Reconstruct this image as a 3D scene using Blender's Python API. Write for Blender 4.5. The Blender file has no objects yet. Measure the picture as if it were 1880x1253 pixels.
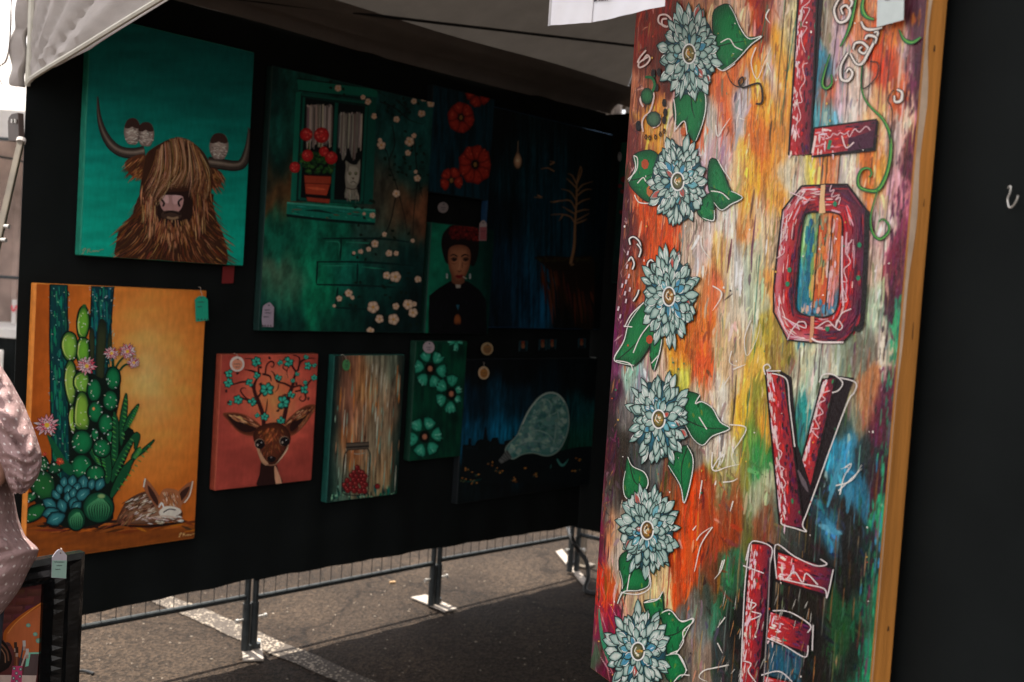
import bpy, math, random
import numpy as np
from mathutils.geometry import tessellate_polygon
from mathutils import Vector

# ---------------------------------------------------------------- camera, sky, sun, exposure
C = bpy.context.scene.collection
SC = bpy.context.scene
FPX, TILT, ROLL, EYE = 2000.0, math.radians(3.0), math.asin(.065), 1.45
_f = np.array([0, math.cos(TILT), -math.sin(TILT)])
_u0 = np.array([0, math.sin(TILT), math.cos(TILT)])
_r0 = np.array([1.0, 0, 0])
CR = math.cos(ROLL)*_r0 + math.sin(ROLL)*_u0
CU = math.cos(ROLL)*_u0 - math.sin(ROLL)*_r0
CAM = np.array([0, 0, EYE])
cam = bpy.data.cameras.new('camera'); cam_ob = bpy.data.objects.new('camera', cam); C.objects.link(cam_ob)
from mathutils import Matrix
M = Matrix(((CR[0], CU[0], -_f[0], 0), (CR[1], CU[1], -_f[1], 0), (CR[2], CU[2], -_f[2], EYE), (0, 0, 0, 1)))
cam_ob.matrix_world = M
cam.sensor_width = 36; cam.lens = 36*FPX/1880; cam.clip_start = .02; cam.clip_end = 2000
cam.dof.use_dof = True; cam.dof.focus_distance = 2.25; cam.dof.aperture_fstop = 5.0
SC.camera = cam_ob

SUN_EL, SUN_AZ = 69.0, -40.0          # the sun stands behind the picture wall
w = bpy.data.worlds.new('World'); SC.world = w; w.use_nodes = True
nt = w.node_tree; nt.nodes.clear()
wo = nt.nodes.new('ShaderNodeOutputWorld'); bg = nt.nodes.new('ShaderNodeBackground')
sky = nt.nodes.new('ShaderNodeTexSky'); sky.sky_type = 'NISHITA'; sky.sun_disc = False
sky.sun_elevation = math.radians(SUN_EL); sky.sun_rotation = math.radians(SUN_AZ)
sky.dust_density = 2.5; sky.air_density = 1.0
tc = nt.nodes.new('ShaderNodeTexCoord'); nz = nt.nodes.new('ShaderNodeTexNoise')
mp = nt.nodes.new('ShaderNodeMapping'); mp.inputs['Scale'].default_value = (1.3, 1.3, 5.0)
nz.inputs['Scale'].default_value = 2.2; nz.inputs['Detail'].default_value = 5
rp = nt.nodes.new('ShaderNodeValToRGB'); rp.color_ramp.elements[0].position = .30; rp.color_ramp.elements[1].position = .58
mx = nt.nodes.new('ShaderNodeMix'); mx.data_type = 'RGBA'
nt.links.new(tc.outputs['Generated'], mp.inputs['Vector']); nt.links.new(mp.outputs[0], nz.inputs['Vector'])
nt.links.new(nz.outputs['Fac'], rp.inputs[0]); nt.links.new(rp.outputs[0], mx.inputs['Factor'])
nt.links.new(sky.outputs[0], mx.inputs['A']); mx.inputs['B'].default_value = (9.0, 8.4, 7.9, 1)   # bright thin cloud
nt.links.new(mx.outputs['Result'], bg.inputs['Color'])
bg.inputs['Strength'].default_value = .10
nt.links.new(bg.outputs[0], wo.inputs[0])

sl = bpy.data.lights.new('sun', 'SUN'); sl.energy = 4.8; sl.angle = math.radians(.9); sl.color = (1, .93, .82)
so = bpy.data.objects.new('sun', sl); C.objects.link(so); so.location = (0, 0, 12)
_el, _az = math.radians(SUN_EL), math.radians(SUN_AZ)
_sd = Vector((math.sin(_az)*math.cos(_el), math.cos(_az)*math.cos(_el), math.sin(_el)))
so.rotation_euler = _sd.to_track_quat('Z', 'Y').to_euler()

SC.render.engine = 'CYCLES'
SC.view_settings.view_transform = 'Standard'; SC.view_settings.look = 'None'
SC.view_settings.gamma = 1; SC.view_settings.use_curve_mapping = False
SC.view_settings.exposure = 1.3
SC.cycles.use_denoising = True
SC.cycles.max_bounces = 8
SC.render.resolution_x, SC.render.resolution_y = 1024, 682

# ---------------------------------------------------------------- geometry of the place
def ray(x, y): return _f + CR*(x-940)/FPX + CU*(626.5-y)/FPX
def ground(x, y, z=0.0):
    d = ray(x, y); return CAM + d*((z-EYE)/d[2])
def at_depth(x, y, dep): return CAM + ray(x, y)*dep
def flat(v): v = np.array([v[0], v[1], 0.0]); return v/np.linalg.norm(v)
P1 = ground(462, 1200)
WD = flat(ray(2750, 640))               # along the picture wall, away from the viewer
WN = np.array([WD[1], -WD[0], 0])       # out of the picture wall into the booth
LD = -flat(ray(50, 470))                # along the right-hand panel, towards the viewer
UP = np.array([0, 0, 1.0])
def on_plane(x, y, P, N):
    d = ray(x, y); return CAM + d*(((P-CAM) @ N)/(d @ N))
def wall(s, z, out=0.0): return P1 + WD*s + UP*z + WN*out

def lin(c):
    c = np.asarray(c, float)/255.0
    return np.where(c <= .04045, c/12.92, ((c+.055)/1.055)**2.4)

# ---------------------------------------------------------------- object helpers
def tag(o, label=None, cat=None, group=None, kind=None):
    if label: o['label'] = label
    if cat: o['category'] = cat
    if group: o['group'] = group
    if kind: o['kind'] = kind
    return o
def empty(name, loc, rz=0.0, label=None, cat=None, group=None):
    o = bpy.data.objects.new(name, None); C.objects.link(o); o.empty_display_size = .1
    o.location = tuple(loc); o.rotation_euler = (0, 0, rz); return tag(o, label, cat, group)
def link(name, me, mat, parent=None, label=None):
    o = bpy.data.objects.new(name, me); C.objects.link(o)
    if mat is not None and len(me.materials) == 0: me.materials.append(mat)
    if parent is not None: o.parent = parent
    if label: o['label'] = label
    return o
class MB:
    """collects vertices and faces; pts are in the frame of the thing's Empty"""
    def __init__(s): s.v = []; s.f = []; s.c = []
    def add(s, v, f):
        k = len(s.v); s.v += [tuple(map(float, p)) for p in v]; s.f += [tuple(i+k for i in q) for q in f]
    def box(s, a, b):
        x0, y0, z0 = a; x1, y1, z1 = b
        s.add([(x0,y0,z0),(x1,y0,z0),(x1,y1,z0),(x0,y1,z0),(x0,y0,z1),(x1,y0,z1),(x1,y1,z1),(x0,y1,z1)],
              [(0,3,2,1),(4,5,6,7),(0,1,5,4),(1,2,6,5),(2,3,7,6),(3,0,4,7)])
    def tube(s, pts, r, n=10, cap=True, sq=False):
        P = [np.array(p, float) for p in pts]; k0 = len(s.v); m = len(P)
        rr = r if isinstance(r, (list, tuple)) else [r]*m
        t0 = P[1]-P[0]; a = np.cross(t0, (0, 0, 1.0))
        if np.linalg.norm(a) < 1e-6*max(1, np.linalg.norm(t0)): a = np.array([1.0, 0, 0])
        a /= np.linalg.norm(a)
        off = math.pi/4 if sq else 0; n = 4 if sq else n
        for i in range(m):
            t = P[min(i+1, m-1)]-P[max(i-1, 0)]; t = t/(np.linalg.norm(t)+1e-12)
            a = a - t*(a @ t); a /= (np.linalg.norm(a)+1e-12); b = np.cross(t, a)
            for j in range(n):
                q = 2*math.pi*j/n+off
                s.v.append(tuple(P[i]+(a*math.cos(q)+b*math.sin(q))*rr[i]))
        for i in range(m-1):
            for j in range(n):
                j2 = (j+1) % n
                s.f.append((k0+i*n+j, k0+i*n+j2, k0+(i+1)*n+j2, k0+(i+1)*n+j))
        if cap:
            s.f.append(tuple(k0+j for j in reversed(range(n)))); s.f.append(tuple(k0+(m-1)*n+j for j in range(n)))
    def sheet(s, grid, thick=0.0, nrm=None):
        """grid[i][j] of points; with thick a closed slab"""
        g = np.array(grid, float); a, b = g.shape[:2]; k = len(s.v)
        lay = [g] if not thick else [g, g+np.array(nrm)*thick]
        for L in lay: s.v += [tuple(p) for p in L.reshape(-1, 3)]
        for i in range(a-1):
            for j in range(b-1):
                q = (k+i*b+j, k+i*b+j+1, k+(i+1)*b+j+1, k+(i+1)*b+j)
                s.f.append(q)
                if thick: s.f.append(tuple(x+a*b for x in reversed(q)))
        if thick:
            n = a*b
            rim = [(0, j) for j in range(b)]+[(i, b-1) for i in range(1, a)]+[(a-1, j) for j in range(b-2, -1, -1)]+[(i, 0) for i in range(a-2, 0, -1)]
            ids = [k+i*b+j for i, j in rim]
            for p in range(len(ids)):
                q = ids[(p+1) % len(ids)]; s.f.append((ids[p], ids[p]+n, q+n, q))
    def mesh(s, name, smooth=False):
        me = bpy.data.meshes.new(name); me.from_pydata(s.v, [], s.f); me.update()
        if smooth:
            me.polygons.foreach_set('use_smooth', [True]*len(me.polygons)); me.set_sharp_from_angle(angle=math.radians(50))
        return me
    def build(s, name, mat, parent=None, label=None, smooth=False, bevel=0):
        o = link(name, s.mesh(name, smooth), mat, parent, label)
        if bevel:
            b = o.modifiers.new('bevel', 'BEVEL'); b.width = bevel; b.segments = 2; b.limit_method = 'ANGLE'
        return o

# ---------------------------------------------------------------- materials
def material(name, col, rough=.6, metal=0.0, var=.15, scale=20.0, bump=0.0, bscale=200.0, stretch=(1, 1, 1), trans=0.0, spec=.5, col2=None):
    m = bpy.data.materials.new(name); m.use_nodes = True; t = m.node_tree
    p = t.nodes['Principled BSDF']; out = t.nodes['Material Output']
    tc = t.nodes.new('ShaderNodeTexCoord'); mp = t.nodes.new('ShaderNodeMapping'); mp.inputs['Scale'].default_value = stretch
    t.links.new(tc.outputs['Object'], mp.inputs['Vector'])
    n = t.nodes.new('ShaderNodeTexNoise'); n.inputs['Scale'].default_value = scale; n.inputs['Detail'].default_value = 6
    t.links.new(mp.outputs[0], n.inputs['Vector'])
    r = t.nodes.new('ShaderNodeValToRGB'); r.color_ramp.elements[0].position = .3; r.color_ramp.elements[1].position = .7
    c = np.array(col, float); d = np.array(col2, float) if col2 is not None else np.clip(c*(1+var), 0, .9)
    r.color_ramp.elements[0].color = (*(c*(1-var)), 1); r.color_ramp.elements[1].color = (*d, 1)
    t.links.new(n.outputs['Fac'], r.inputs[0]); t.links.new(r.outputs[0], p.inputs['Base Color'])
    p.inputs['Roughness'].default_value = rough; p.inputs['Metallic'].default_value = metal
    p.inputs['Specular IOR Level'].default_value = spec
    if bump:
        n2 = t.nodes.new('ShaderNodeTexNoise'); n2.inputs['Scale'].default_value = bscale; n2.inputs['Detail'].default_value = 4
        t.links.new(mp.outputs[0], n2.inputs['Vector'])
        b = t.nodes.new('ShaderNodeBump'); b.inputs['Strength'].default_value = bump; b.inputs['Distance'].default_value = .01
        t.links.new(n2.outputs['Fac'], b.inputs['Height']); t.links.new(b.outputs[0], p.inputs['Normal'])
    if trans:
        tr = t.nodes.new('ShaderNodeBsdfTranslucent'); t.links.new(r.outputs[0], tr.inputs['Color'])
        ms = t.nodes.new('ShaderNodeMixShader'); ms.inputs[0].default_value = trans
        t.links.new(p.outputs[0], ms.inputs[1]); t.links.new(tr.outputs[0], ms.inputs[2]); t.links.new(ms.outputs[0], out.inputs['Surface'])
    return m
def paint_material(name, rough=.5, bump=.25, spec=.35):
    """dried paint on canvas: pigment from the painted colour, brush relief from noise"""
    m = bpy.data.materials.new(name); m.use_nodes = True; t = m.node_tree; p = t.nodes['Principled BSDF']
    a = t.nodes.new('ShaderNodeAttribute'); a.attribute_name = 'Col'
    tc = t.nodes.new('ShaderNodeTexCoord'); mp = t.nodes.new('ShaderNodeMapping'); mp.inputs['Scale'].default_value = (1, 1, .35)
    n = t.nodes.new('ShaderNodeTexNoise'); n.inputs['Scale'].default_value = 70; n.inputs['Detail'].default_value = 5
    t.links.new(tc.outputs['Object'], mp.inputs['Vector']); t.links.new(mp.outputs[0], n.inputs['Vector'])
    r = t.nodes.new('ShaderNodeMapRange'); r.inputs['From Min'].default_value = .3; r.inputs['From Max'].default_value = .7
    r.inputs['To Min'].default_value = .90; r.inputs['To Max'].default_value = 1.09
    t.links.new(n.outputs['Fac'], r.inputs['Value'])
    v = t.nodes.new('ShaderNodeVectorMath'); v.operation = 'SCALE'
    t.links.new(a.outputs['Color'], v.inputs[0]); t.links.new(r.outputs[0], v.inputs['Scale']); t.links.new(v.outputs[0], p.inputs['Base Color'])
    w_ = t.nodes.new('ShaderNodeTexNoise'); w_.inputs['Scale'].default_value = 420; w_.inputs['Detail'].default_value = 2
    t.links.new(mp.outputs[0], w_.inputs['Vector'])
    b = t.nodes.new('ShaderNodeBump'); b.inputs['Strength'].default_value = bump; b.inputs['Distance'].default_value = .004
    t.links.new(w_.outputs['Fac'], b.inputs['Height']); t.links.new(b.outputs[0], p.inputs['Normal'])
    p.inputs['Roughness'].default_value = rough; p.inputs['Specular IOR Level'].default_value = spec
    return m
MAT = {}
MAT['paint'] = paint_material('canvas_paint', .62, .18, .18)
MAT['gloss_paint'] = paint_material('thick_paint', .42, .35, .30)

# ---------------------------------------------------------------- paint on a flat canvas
def Z(ox, oy, sc):
    return lambda *p: [(ox+a/sc, oy+b/sc) for a, b in p]
def catmull(pts, n=6, closed=False):
    P = [np.array(p, float) for p in pts]; m = len(P)
    if m < 3: return P
    out = []
    for i in range(m if closed else m-1):
        if closed: a, b, c, d = P[i-1], P[i], P[(i+1) % m], P[(i+2) % m]
        else: a, b, c, d = P[max(i-1, 0)], P[i], P[i+1], P[min(i+2, m-1)]
        for k in range(n):
            t = k/n
            out.append(.5*((2*b)+(-a+c)*t+(2*a-5*b+4*c-d)*t*t+(-a+3*b-3*c+d)*t**3))
    if not closed: out.append(P[-1])
    return out
def vnoise(x, y, seed=0):
    """smooth value noise on arrays"""
    xi = np.floor(x).astype(np.int64); yi = np.floor(y).astype(np.int64); fx = x-xi; fy = y-yi
    fx = fx*fx*(3-2*fx); fy = fy*fy*(3-2*fy)
    def h(a, b):
        n = (a*374761393+b*668265263+seed*1442695041) & 0x7fffffff
        n = ((n ^ (n >> 13))*1274126177) & 0x7fffffff
        return ((n ^ (n >> 16)) & 0xffff)/65535.0
    return (h(xi, yi)*(1-fx)+h(xi+1, yi)*fx)*(1-fy)+(h(xi, yi+1)*(1-fx)+h(xi+1, yi+1)*fx)*fy
def fbm(x, y, seed=0, o=4):
    r = 0; a = .5; t = 0
    for k in range(o): r = r+a*vnoise(x*2**k, y*2**k, seed+k*17); t += a; a *= .5
    return r/t
class Art:
    """a canvas: an Empty at the lower left corner of its front face; x along it, z up, -y out of it"""
    def __init__(s, name, label, cat, P, D, gain=1.0, group=None, mat='paint'):
        s.w = s.h = 9.0; s.D = np.array(D); s.N = np.array([D[1], -D[0], 0]); s.P = np.array(P); s.gain = gain
        if s.N @ (CAM-s.P) < 0: s.N = -s.N
        s.mat = MAT[mat]
        s.root = empty(name, P, math.atan2(D[1], D[0]), label, cat, group)
    def uv(s, x, y):
        h = on_plane(x, y, s.P, s.N)-s.P; return (h @ s.D, h[2])
    def px(s, u, v):
        p = s.P+s.D*u+UP*v-CAM; zz = p @ _f
        return 940+FPX*(p @ CR)/zz, 626.5-FPX*(p @ CU)/zz
class Lay:
    """one painted part: flat shapes, each a hair's breadth over the one before"""
    def __init__(s, art, level=1, step=2.5e-6): s.a = art; s.y = level*.0005; s.step = step; s.v = []; s.f = []; s.c = []
    def _put(s, uv, faces, cols, ramp=0.0):
        s.y += s.step; k = len(s.v); n = len(uv)
        for i, (u, v) in enumerate(uv): s.v.append((min(max(u, .0012), s.a.w-.0012), -(s.y+ramp*i), min(max(v, .0012), s.a.h-.0012)))
        s.y += ramp*n
        s.f += [tuple(j+k for j in q) for q in faces]; s.c += list(cols)
    def fill(s, pts, col, smooth=0, col2=None, ax=None):
        """filled outline; col2 with ax (image direction) makes a painted blend"""
        P = [tuple(p) for p in (catmull(pts, smooth, True) if smooth else pts)]
        uv = [s.a.uv(*p) for p in P]
        tri = tessellate_polygon([[Vector((u, v, 0)) for u, v in uv]])
        c = lin(col)
        if col2 is None: cols = [c]*len(uv)
        else:
            d = lin(col2); q = [p[0]*ax[0]+p[1]*ax[1] for p in P]; lo, hi = min(q), max(q)
            cols = [c+(d-c)*((k-lo)/(hi-lo+1e-9)) for k in q]
        s._put(uv, tri, cols)
    def blob(s, pts, cin, cout, smooth=4, k=.55, off=(0, 0), mid=None):
        """outline with one tone at the rim and another inside"""
        P = catmull(pts, smooth, True) if smooth else [np.array(p, float) for p in pts]
        c = np.mean(P, axis=0)+np.array(off); n = len(P)
        inn = [c+(p-c)*k for p in P]
        uv = [s.a.uv(*p) for p in P]+[s.a.uv(*p) for p in inn]+[s.a.uv(*c)]
        F = [(i, (i+1) % n, n+(i+1) % n, n+i) for i in range(n)]+[(n+i, n+(i+1) % n, 2*n) for i in range(n)]
        a, b = lin(cin), lin(cout); mm = lin(mid) if mid is not None else a*.8+b*.2
        s._put(uv, F, [b]*n+[mm]*n+[a])
    def line(s, pts, w, col, col2=None, taper=(1, 1), smooth=5, closed=False, mid=1.0):
        P = catmull(pts, smooth, closed) if smooth and len(pts) > 2 else [np.array(p, float) for p in pts]
        if closed: P = P+[P[0]]
        n = len(P); uv = []; cols = []
        if n == 2: P = [P[0], (P[0]+P[1])/2, P[1]]; n = 3
        a = lin(col); b = lin(col2) if col2 is not None else a
        for i in range(n):
            t = P[min(i+1, n-1)]-P[max(i-1, 0)]; L = np.hypot(*t)+1e-9
            q = np.array([-t[1], t[0]])/L; x = i/(n-1)
            ww = w*.5*((taper[0]+(mid-taper[0])*x*2) if x < .5 else (mid+(taper[1]-mid)*(x*2-1)))
            uv.append(s.a.uv(*(P[i]+q*ww))); uv.append(s.a.uv(*(P[i]-q*ww))); cc = a+(b-a)*x; cols += [cc, cc]
        s._put(uv, [(2*i, 2*i+1, 2*i+3, 2*i+2) for i in range(n-1)], cols, 3e-8)
    def dot(s, c, rx, ry, col, n=10, cin=None):
        pts = [(c[0]+rx*math.cos(2*math.pi*i/n), c[1]+ry*math.sin(2*math.pi*i/n)) for i in range(n)]
        if cin is None: s.fill(pts, col)
        else: s.blob(pts, cin, col, 0)
    def petal(s, c, ang, r0, r1, w, sx, sy, cin, cout, tip=.5):
        """a pointed petal; (sx, sy) squash the circle"""
        ca, sa = math.cos(ang), math.sin(ang); L = r1-r0
        prof = [(0, .18), (.25, .75), (.55, 1.0), (.8, tip+.15), (1.0, 0.0), (.8, -tip-.15), (.55, -1.0), (.25, -.75), (0, -.18)]
        pts = [(c[0]+sx*((r0+L*a)*ca-w*b*sa), c[1]+sy*((r0+L*a)*sa+w*b*ca)) for a, b in prof]
        s.blob(pts, cin, cout, 0, .6)
        return pts
    def wash(s, x0, z0, x1, z1, nx, nz, fn, y=None):
        """a rectangle of ground colour: fn(px, py, u, v) gives sRGB 0-255 on arrays"""
        U, V = np.meshgrid(np.linspace(x0, x1, nx), np.linspace(z0, z1, nz))
        P = s.a.P+U[..., None]*s.a.D+V[..., None]*UP-CAM; zz = P @ _f
        X = 940+FPX*(P @ CR)/zz; Y = 626.5-FPX*(P @ CU)/zz
        col = lin(np.clip(fn(X, Y, U, V), 0, 255))
        yy = s.y if y is None else y; k = len(s.v)
        s.v += [(float(a), -yy, float(b)) for a, b in zip(U.ravel(), V.ravel())]
        s.c += list(col.reshape(-1, 3))
        s.f += [(k+i*nx+j, k+i*nx+j+1, k+(i+1)*nx+j+1, k+(i+1)*nx+j) for i in range(nz-1) for j in range(nx-1)]
    def build(s, name, parent=None, label=None, mat=None):
        me = bpy.data.meshes.new(name); me.from_pydata(s.v, [], s.f); me.update()
        ca = me.color_attributes.new('Col', 'FLOAT_COLOR', 'POINT')
        c = np.clip(np.array(s.c)*s.a.gain, 0, .86); c = np.hstack([c, np.ones((len(c), 1))])
        ca.data.foreach_set('color', c.astype(np.float32).ravel())
        return link(name, me, mat or s.a.mat, parent or s.a.root, label)
def bilerp(ctrl, X, Y, sx=45., sy=70., warp=18., seed=3):
    """scattered colour spots (x, y, r, g, b) blended on arrays of image points"""
    dx = (fbm(X/34., Y/110., seed)-.5)*2*warp*1.3; dy = (fbm(X/30., Y/90., seed+9)-.5)*2*warp*3.2
    A = np.array(ctrl, float); W = 0; R = 0
    for x, y, r, g, b in A:
        w_ = np.exp(-(((X+dx-x)/sx)**2+((Y+dy-y)/sy)**2))+1e-9/(1+((X-x)**2+(Y-y)**2))
        W = W+w_; R = R+w_[..., None]*np.array([r, g, b])
    return R/W[..., None]
rng = random.Random(7)
def J(c, a): return tuple(max(0, min(255, k+rng.uniform(-a, a))) for k in c)
def mix(a, b, t): return tuple(x+(y-x)*t for x, y in zip(a, b))
def canvas_box(art, w, h, th, col, nose=0):
    """stretched canvas: bevelled box behind the painted face"""
    mb = MB(); mb.box((0, 0, 0), (w, th, h))
    m = material('canvas_edge', lin(col)*art.gain, .7, var=.2, scale=30, bump=.2, bscale=500)
    return mb.build('canvas', m, art.root, bevel=.004)
# ---------------------------------------------------------------- the ground
def asphalt():
    m = bpy.data.materials.new('asphalt'); m.use_nodes = True; t = m.node_tree; p = t.nodes['Principled BSDF']
    tc = t.nodes.new('ShaderNodeTexCoord')
    def noise(sc, det): n = t.nodes.new('ShaderNodeTexNoise'); n.inputs['Scale'].default_value = sc; n.inputs['Detail'].default_value = det; t.links.new(tc.outputs['Object'], n.inputs['Vector']); return n
    a = noise(1.7, 6); b = noise(120, 3); v = t.nodes.new('ShaderNodeTexVoronoi'); v.inputs['Scale'].default_value = 95; t.links.new(tc.outputs['Object'], v.inputs['Vector'])
    r = t.nodes.new('ShaderNodeValToRGB'); r.color_ramp.elements[0].position = .3; r.color_ramp.elements[1].position = .75
    r.color_ramp.elements[0].color = (.025, .0168, .0116, 1); r.color_ramp.elements[1].color = (.060, .0425, .030, 1)
    t.links.new(a.outputs['Fac'], r.inputs[0])
    r2 = t.nodes.new('ShaderNodeValToRGB'); r2.color_ramp.elements[0].position = .25; r2.color_ramp.elements[1].position = .8
    r2.color_ramp.elements[0].color = (.35, .34, .33, 1); r2.color_ramp.elements[1].color = (1.5, 1.45, 1.4, 1)
    t.links.new(v.outputs['Color'], r2.inputs[0])
    mm = t.nodes.new('ShaderNodeMix'); mm.data_type = 'RGBA'; mm.blend_type = 'MULTIPLY'; mm.inputs['Factor'].default_value = .85
    wn = noise(2.6, 4); wv = t.nodes.new('ShaderNodeVectorMath'); wv.operation = 'SCALE'; wv.inputs['Scale'].default_value = .55; t.links.new(wn.outputs['Color'], wv.inputs[0])
    wa = t.nodes.new('ShaderNodeVectorMath'); wa.operation = 'ADD'; t.links.new(tc.outputs['Object'], wa.inputs[0]); t.links.new(wv.outputs[0], wa.inputs[1])
    vc = t.nodes.new('ShaderNodeTexVoronoi'); vc.feature = 'DISTANCE_TO_EDGE'; vc.inputs['Scale'].default_value = .8; t.links.new(wa.outputs[0], vc.inputs['Vector'])
    rc = t.nodes.new('ShaderNodeValToRGB'); rc.color_ramp.elements[0].position = .003; rc.color_ramp.elements[1].position = .012; rc.color_ramp.elements[0].color = (.45, .43, .42, 1); rc.color_ramp.elements[1].color = (1, 1, 1, 1); t.links.new(vc.outputs['Distance'], rc.inputs[0])
    ns = noise(.9, 3); rs = t.nodes.new('ShaderNodeValToRGB'); rs.color_ramp.elements[0].position = .35; rs.color_ramp.elements[1].position = .62; rs.color_ramp.elements[0].color = (.72, .71, .70, 1); rs.color_ramp.elements[1].color = (1.1, 1.1, 1.1, 1); t.links.new(ns.outputs['Fac'], rs.inputs[0])
    m1 = t.nodes.new('ShaderNodeMix'); m1.data_type = 'RGBA'; m1.blend_type = 'MULTIPLY'; m1.inputs['Factor'].default_value = 1; t.links.new(rc.outputs[0], m1.inputs['A']); t.links.new(rs.outputs[0], m1.inputs['B'])
    m2 = t.nodes.new('ShaderNodeMix'); m2.data_type = 'RGBA'; m2.blend_type = 'MULTIPLY'; m2.inputs['Factor'].default_value = 1; t.links.new(r.outputs[0], m2.inputs['A']); t.links.new(m1.outputs['Result'], m2.inputs['B'])
    t.links.new(m2.outputs['Result'], mm.inputs['A']); t.links.new(r2.outputs[0], mm.inputs['B']); t.links.new(mm.outputs['Result'], p.inputs['Base Color'])
    bp = t.nodes.new('ShaderNodeBump'); bp.inputs['Strength'].default_value = .8; bp.inputs['Distance'].default_value = .008
    ad = t.nodes.new('ShaderNodeMath'); ad.operation = 'ADD'; t.links.new(b.outputs['Fac'], ad.inputs[0]); t.links.new(v.outputs['Distance'], ad.inputs[1])
    t.links.new(ad.outputs[0], bp.inputs['Height']); t.links.new(bp.outputs[0], p.inputs['Normal'])
    p.inputs['Roughness'].default_value = .9; p.inputs['Specular IOR Level'].default_value = .2
    return m
asph = asphalt()
mb = MB(); n = 24
G = [[(x, y, 0) for y in np.linspace(-250, 250, n)] for x in np.linspace(-250, 250, n)]
mb.v = []; mb.sheet(G); mb.f = [tuple(reversed(q)) for q in mb.f]
tag(mb.build('ground', asph), kind='structure')

def worn_paint():
    m = bpy.data.materials.new('worn_white_paint'); m.use_nodes = True; t = m.node_tree; p = t.nodes['Principled BSDF']
    tc = t.nodes.new('ShaderNodeTexCoord'); v = t.nodes.new('ShaderNodeTexVoronoi'); v.inputs['Scale'].default_value = 70
    n = t.nodes.new('ShaderNodeTexNoise'); n.inputs['Scale'].default_value = 16; n.inputs['Detail'].default_value = 6
    for q in (v, n): t.links.new(tc.outputs['Object'], q.inputs['Vector'])
    a = t.nodes.new('ShaderNodeMath'); a.operation = 'ADD'; t.links.new(v.outputs['Distance'], a.inputs[0]); t.links.new(n.outputs['Fac'], a.inputs[1])
    r = t.nodes.new('ShaderNodeValToRGB'); r.color_ramp.elements[0].position = .70; r.color_ramp.elements[1].position = .92
    r.color_ramp.elements[0].color = (.36, .30, .235, 1); r.color_ramp.elements[1].color = (.060, .046, .036, 1)
    t.links.new(a.outputs[0], r.inputs[0]); t.links.new(r.outputs[0], p.inputs['Base Color']); p.inputs['Roughness'].default_value = .85
    b = t.nodes.new('ShaderNodeBump'); b.inputs['Strength'].default_value = .7; b.inputs['Distance'].default_value = .006; b.invert = True
    t.links.new(v.outputs['Distance'], b.inputs['Height']); t.links.new(b.outputs[0], p.inputs['Normal'])
    return m
wp = worn_paint()
a, b = ground(363, 1128.5), ground(650, 1251); d = flat(b-a); nn = np.array([d[1], -d[0], 0])
mb = MB(); rows = []
for k in range(90):
    c = a+d*(-3.0+k*.1); j1, j2 = rng.uniform(-.008, .008), rng.uniform(-.008, .008)
    rows.append([tuple(c-nn*(.055+j1)+UP*.004), tuple(c+nn*(.055+j2)+UP*.004)])
mb.sheet(rows); mb.f = [tuple(reversed(q)) for q in mb.f] if np.cross(np.array(rows[1][0])-np.array(rows[0][0]), np.array(rows[0][1])-np.array(rows[0][0]))[2] < 0 else mb.f
tag(mb.build('parking_line', wp), kind='structure')

# ---------------------------------------------------------------- display walls of black cloth on mesh panels
black_cloth = material('black_cloth', (.0088, .0106, .0106), .95, var=.15, scale=6, bump=.12, bscale=900, spec=.08)
steel = material('dark_steel_tube', (.045, .052, .055), .45, .6, var=.25, scale=30)
zinc = material('bright_zinc', (.62, .60, .56), .35, .6, var=.1)
plate_mat = material('painted_plate', (.33, .285, .245), .7, var=.2, scale=15, bump=.1)
GP = 'black cloth display screens'
WRZ = math.atan2(WD[1], WD[0])
def panel(P, D, width, zb, zt, rail, label, legs=(1, 1), waves=4, y0=.02, feet=True):
    rz = math.atan2(D[1], D[0]); t = empty('display_screen', P, rz, label, 'screen', GP)
    for k, on in enumerate(legs):
        if not on: continue
        x = .018 if k == 0 else width-.018
        m = MB(); m.tube([(x, y0, .16), (x, y0, zt-.02)], .0115, 10); o = m.build('upright', steel, t, smooth=False)
        if feet:
            m = MB(); m.tube([(x, y0, .012), (x, y0, .19)], .0150, 12); m.build('sleeve', steel, o)
            sx = -1 if k else 1
            m = MB(); bx = x+.014*sx; m.tube([(bx, y0, .13), (bx+sx*.028, y0, .13)], .004, 8)
            m.tube([(bx+sx*.026, y0-.004, .13), (bx+sx*.036, y0-.004, .13)], .009, 8); m.build('wing_bolt', zinc, o)
    m = MB(); m.tube([(.018, y0, rail[0]), (width-.018, y0, rail[1])], .0105, 10); m.build('bottom_rail', steel, t)
    m = MB(); m.tube([(.018, y0, zt-.03), (width-.018, y0, zt-.03)], .0105, 10); m.build('top_rail', steel, t)
    m = MB(); nw = int(width/.052)
    for i in range(1, nw):
        x = width*i/nw; zz = rail[0]+(rail[1]-rail[0])*i/nw
        m.tube([(x, y0, zz), (x, y0, zt-.03)], .0016, 5)
    for j in range(0, 20): m.tube([(.018, y0+.003, rail[0]+.075+j*.1), (width-.018, y0+.003, rail[1]+.075+j*.1)], .0016, 5)
    m.build('wire_grid', steel, t)
    m = MB(); nx, nz_ = 34, 30; g = []
    sd = rng.randint(0, 999)
    for i in range(nx+1):
        x = width*i/nx; r = []
        hem = zb[0]+(zb[1]-zb[0])*i/nx+.0010*math.sin(i*.55+sd)+.0006*math.sin(i*1.7+sd)
        for j in range(nz_+1):
            z = hem+(zt-hem)*j/nz_; low = 1-j/nz_
            e_ = min(1, 6*min(i, nx-i)/nx); y = .004+(.0045*math.sin(x*2*math.pi*waves/width+sd+z*.7)*(.3+low)+.003*math.sin(z*3+x*5))*e_
            r.append((x, y, z))
        g.append(r)
    m.sheet(g, .002, (0, 1, 0)); m.build('fabric_cover', black_cloth, t, smooth=True)
    return t
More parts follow.
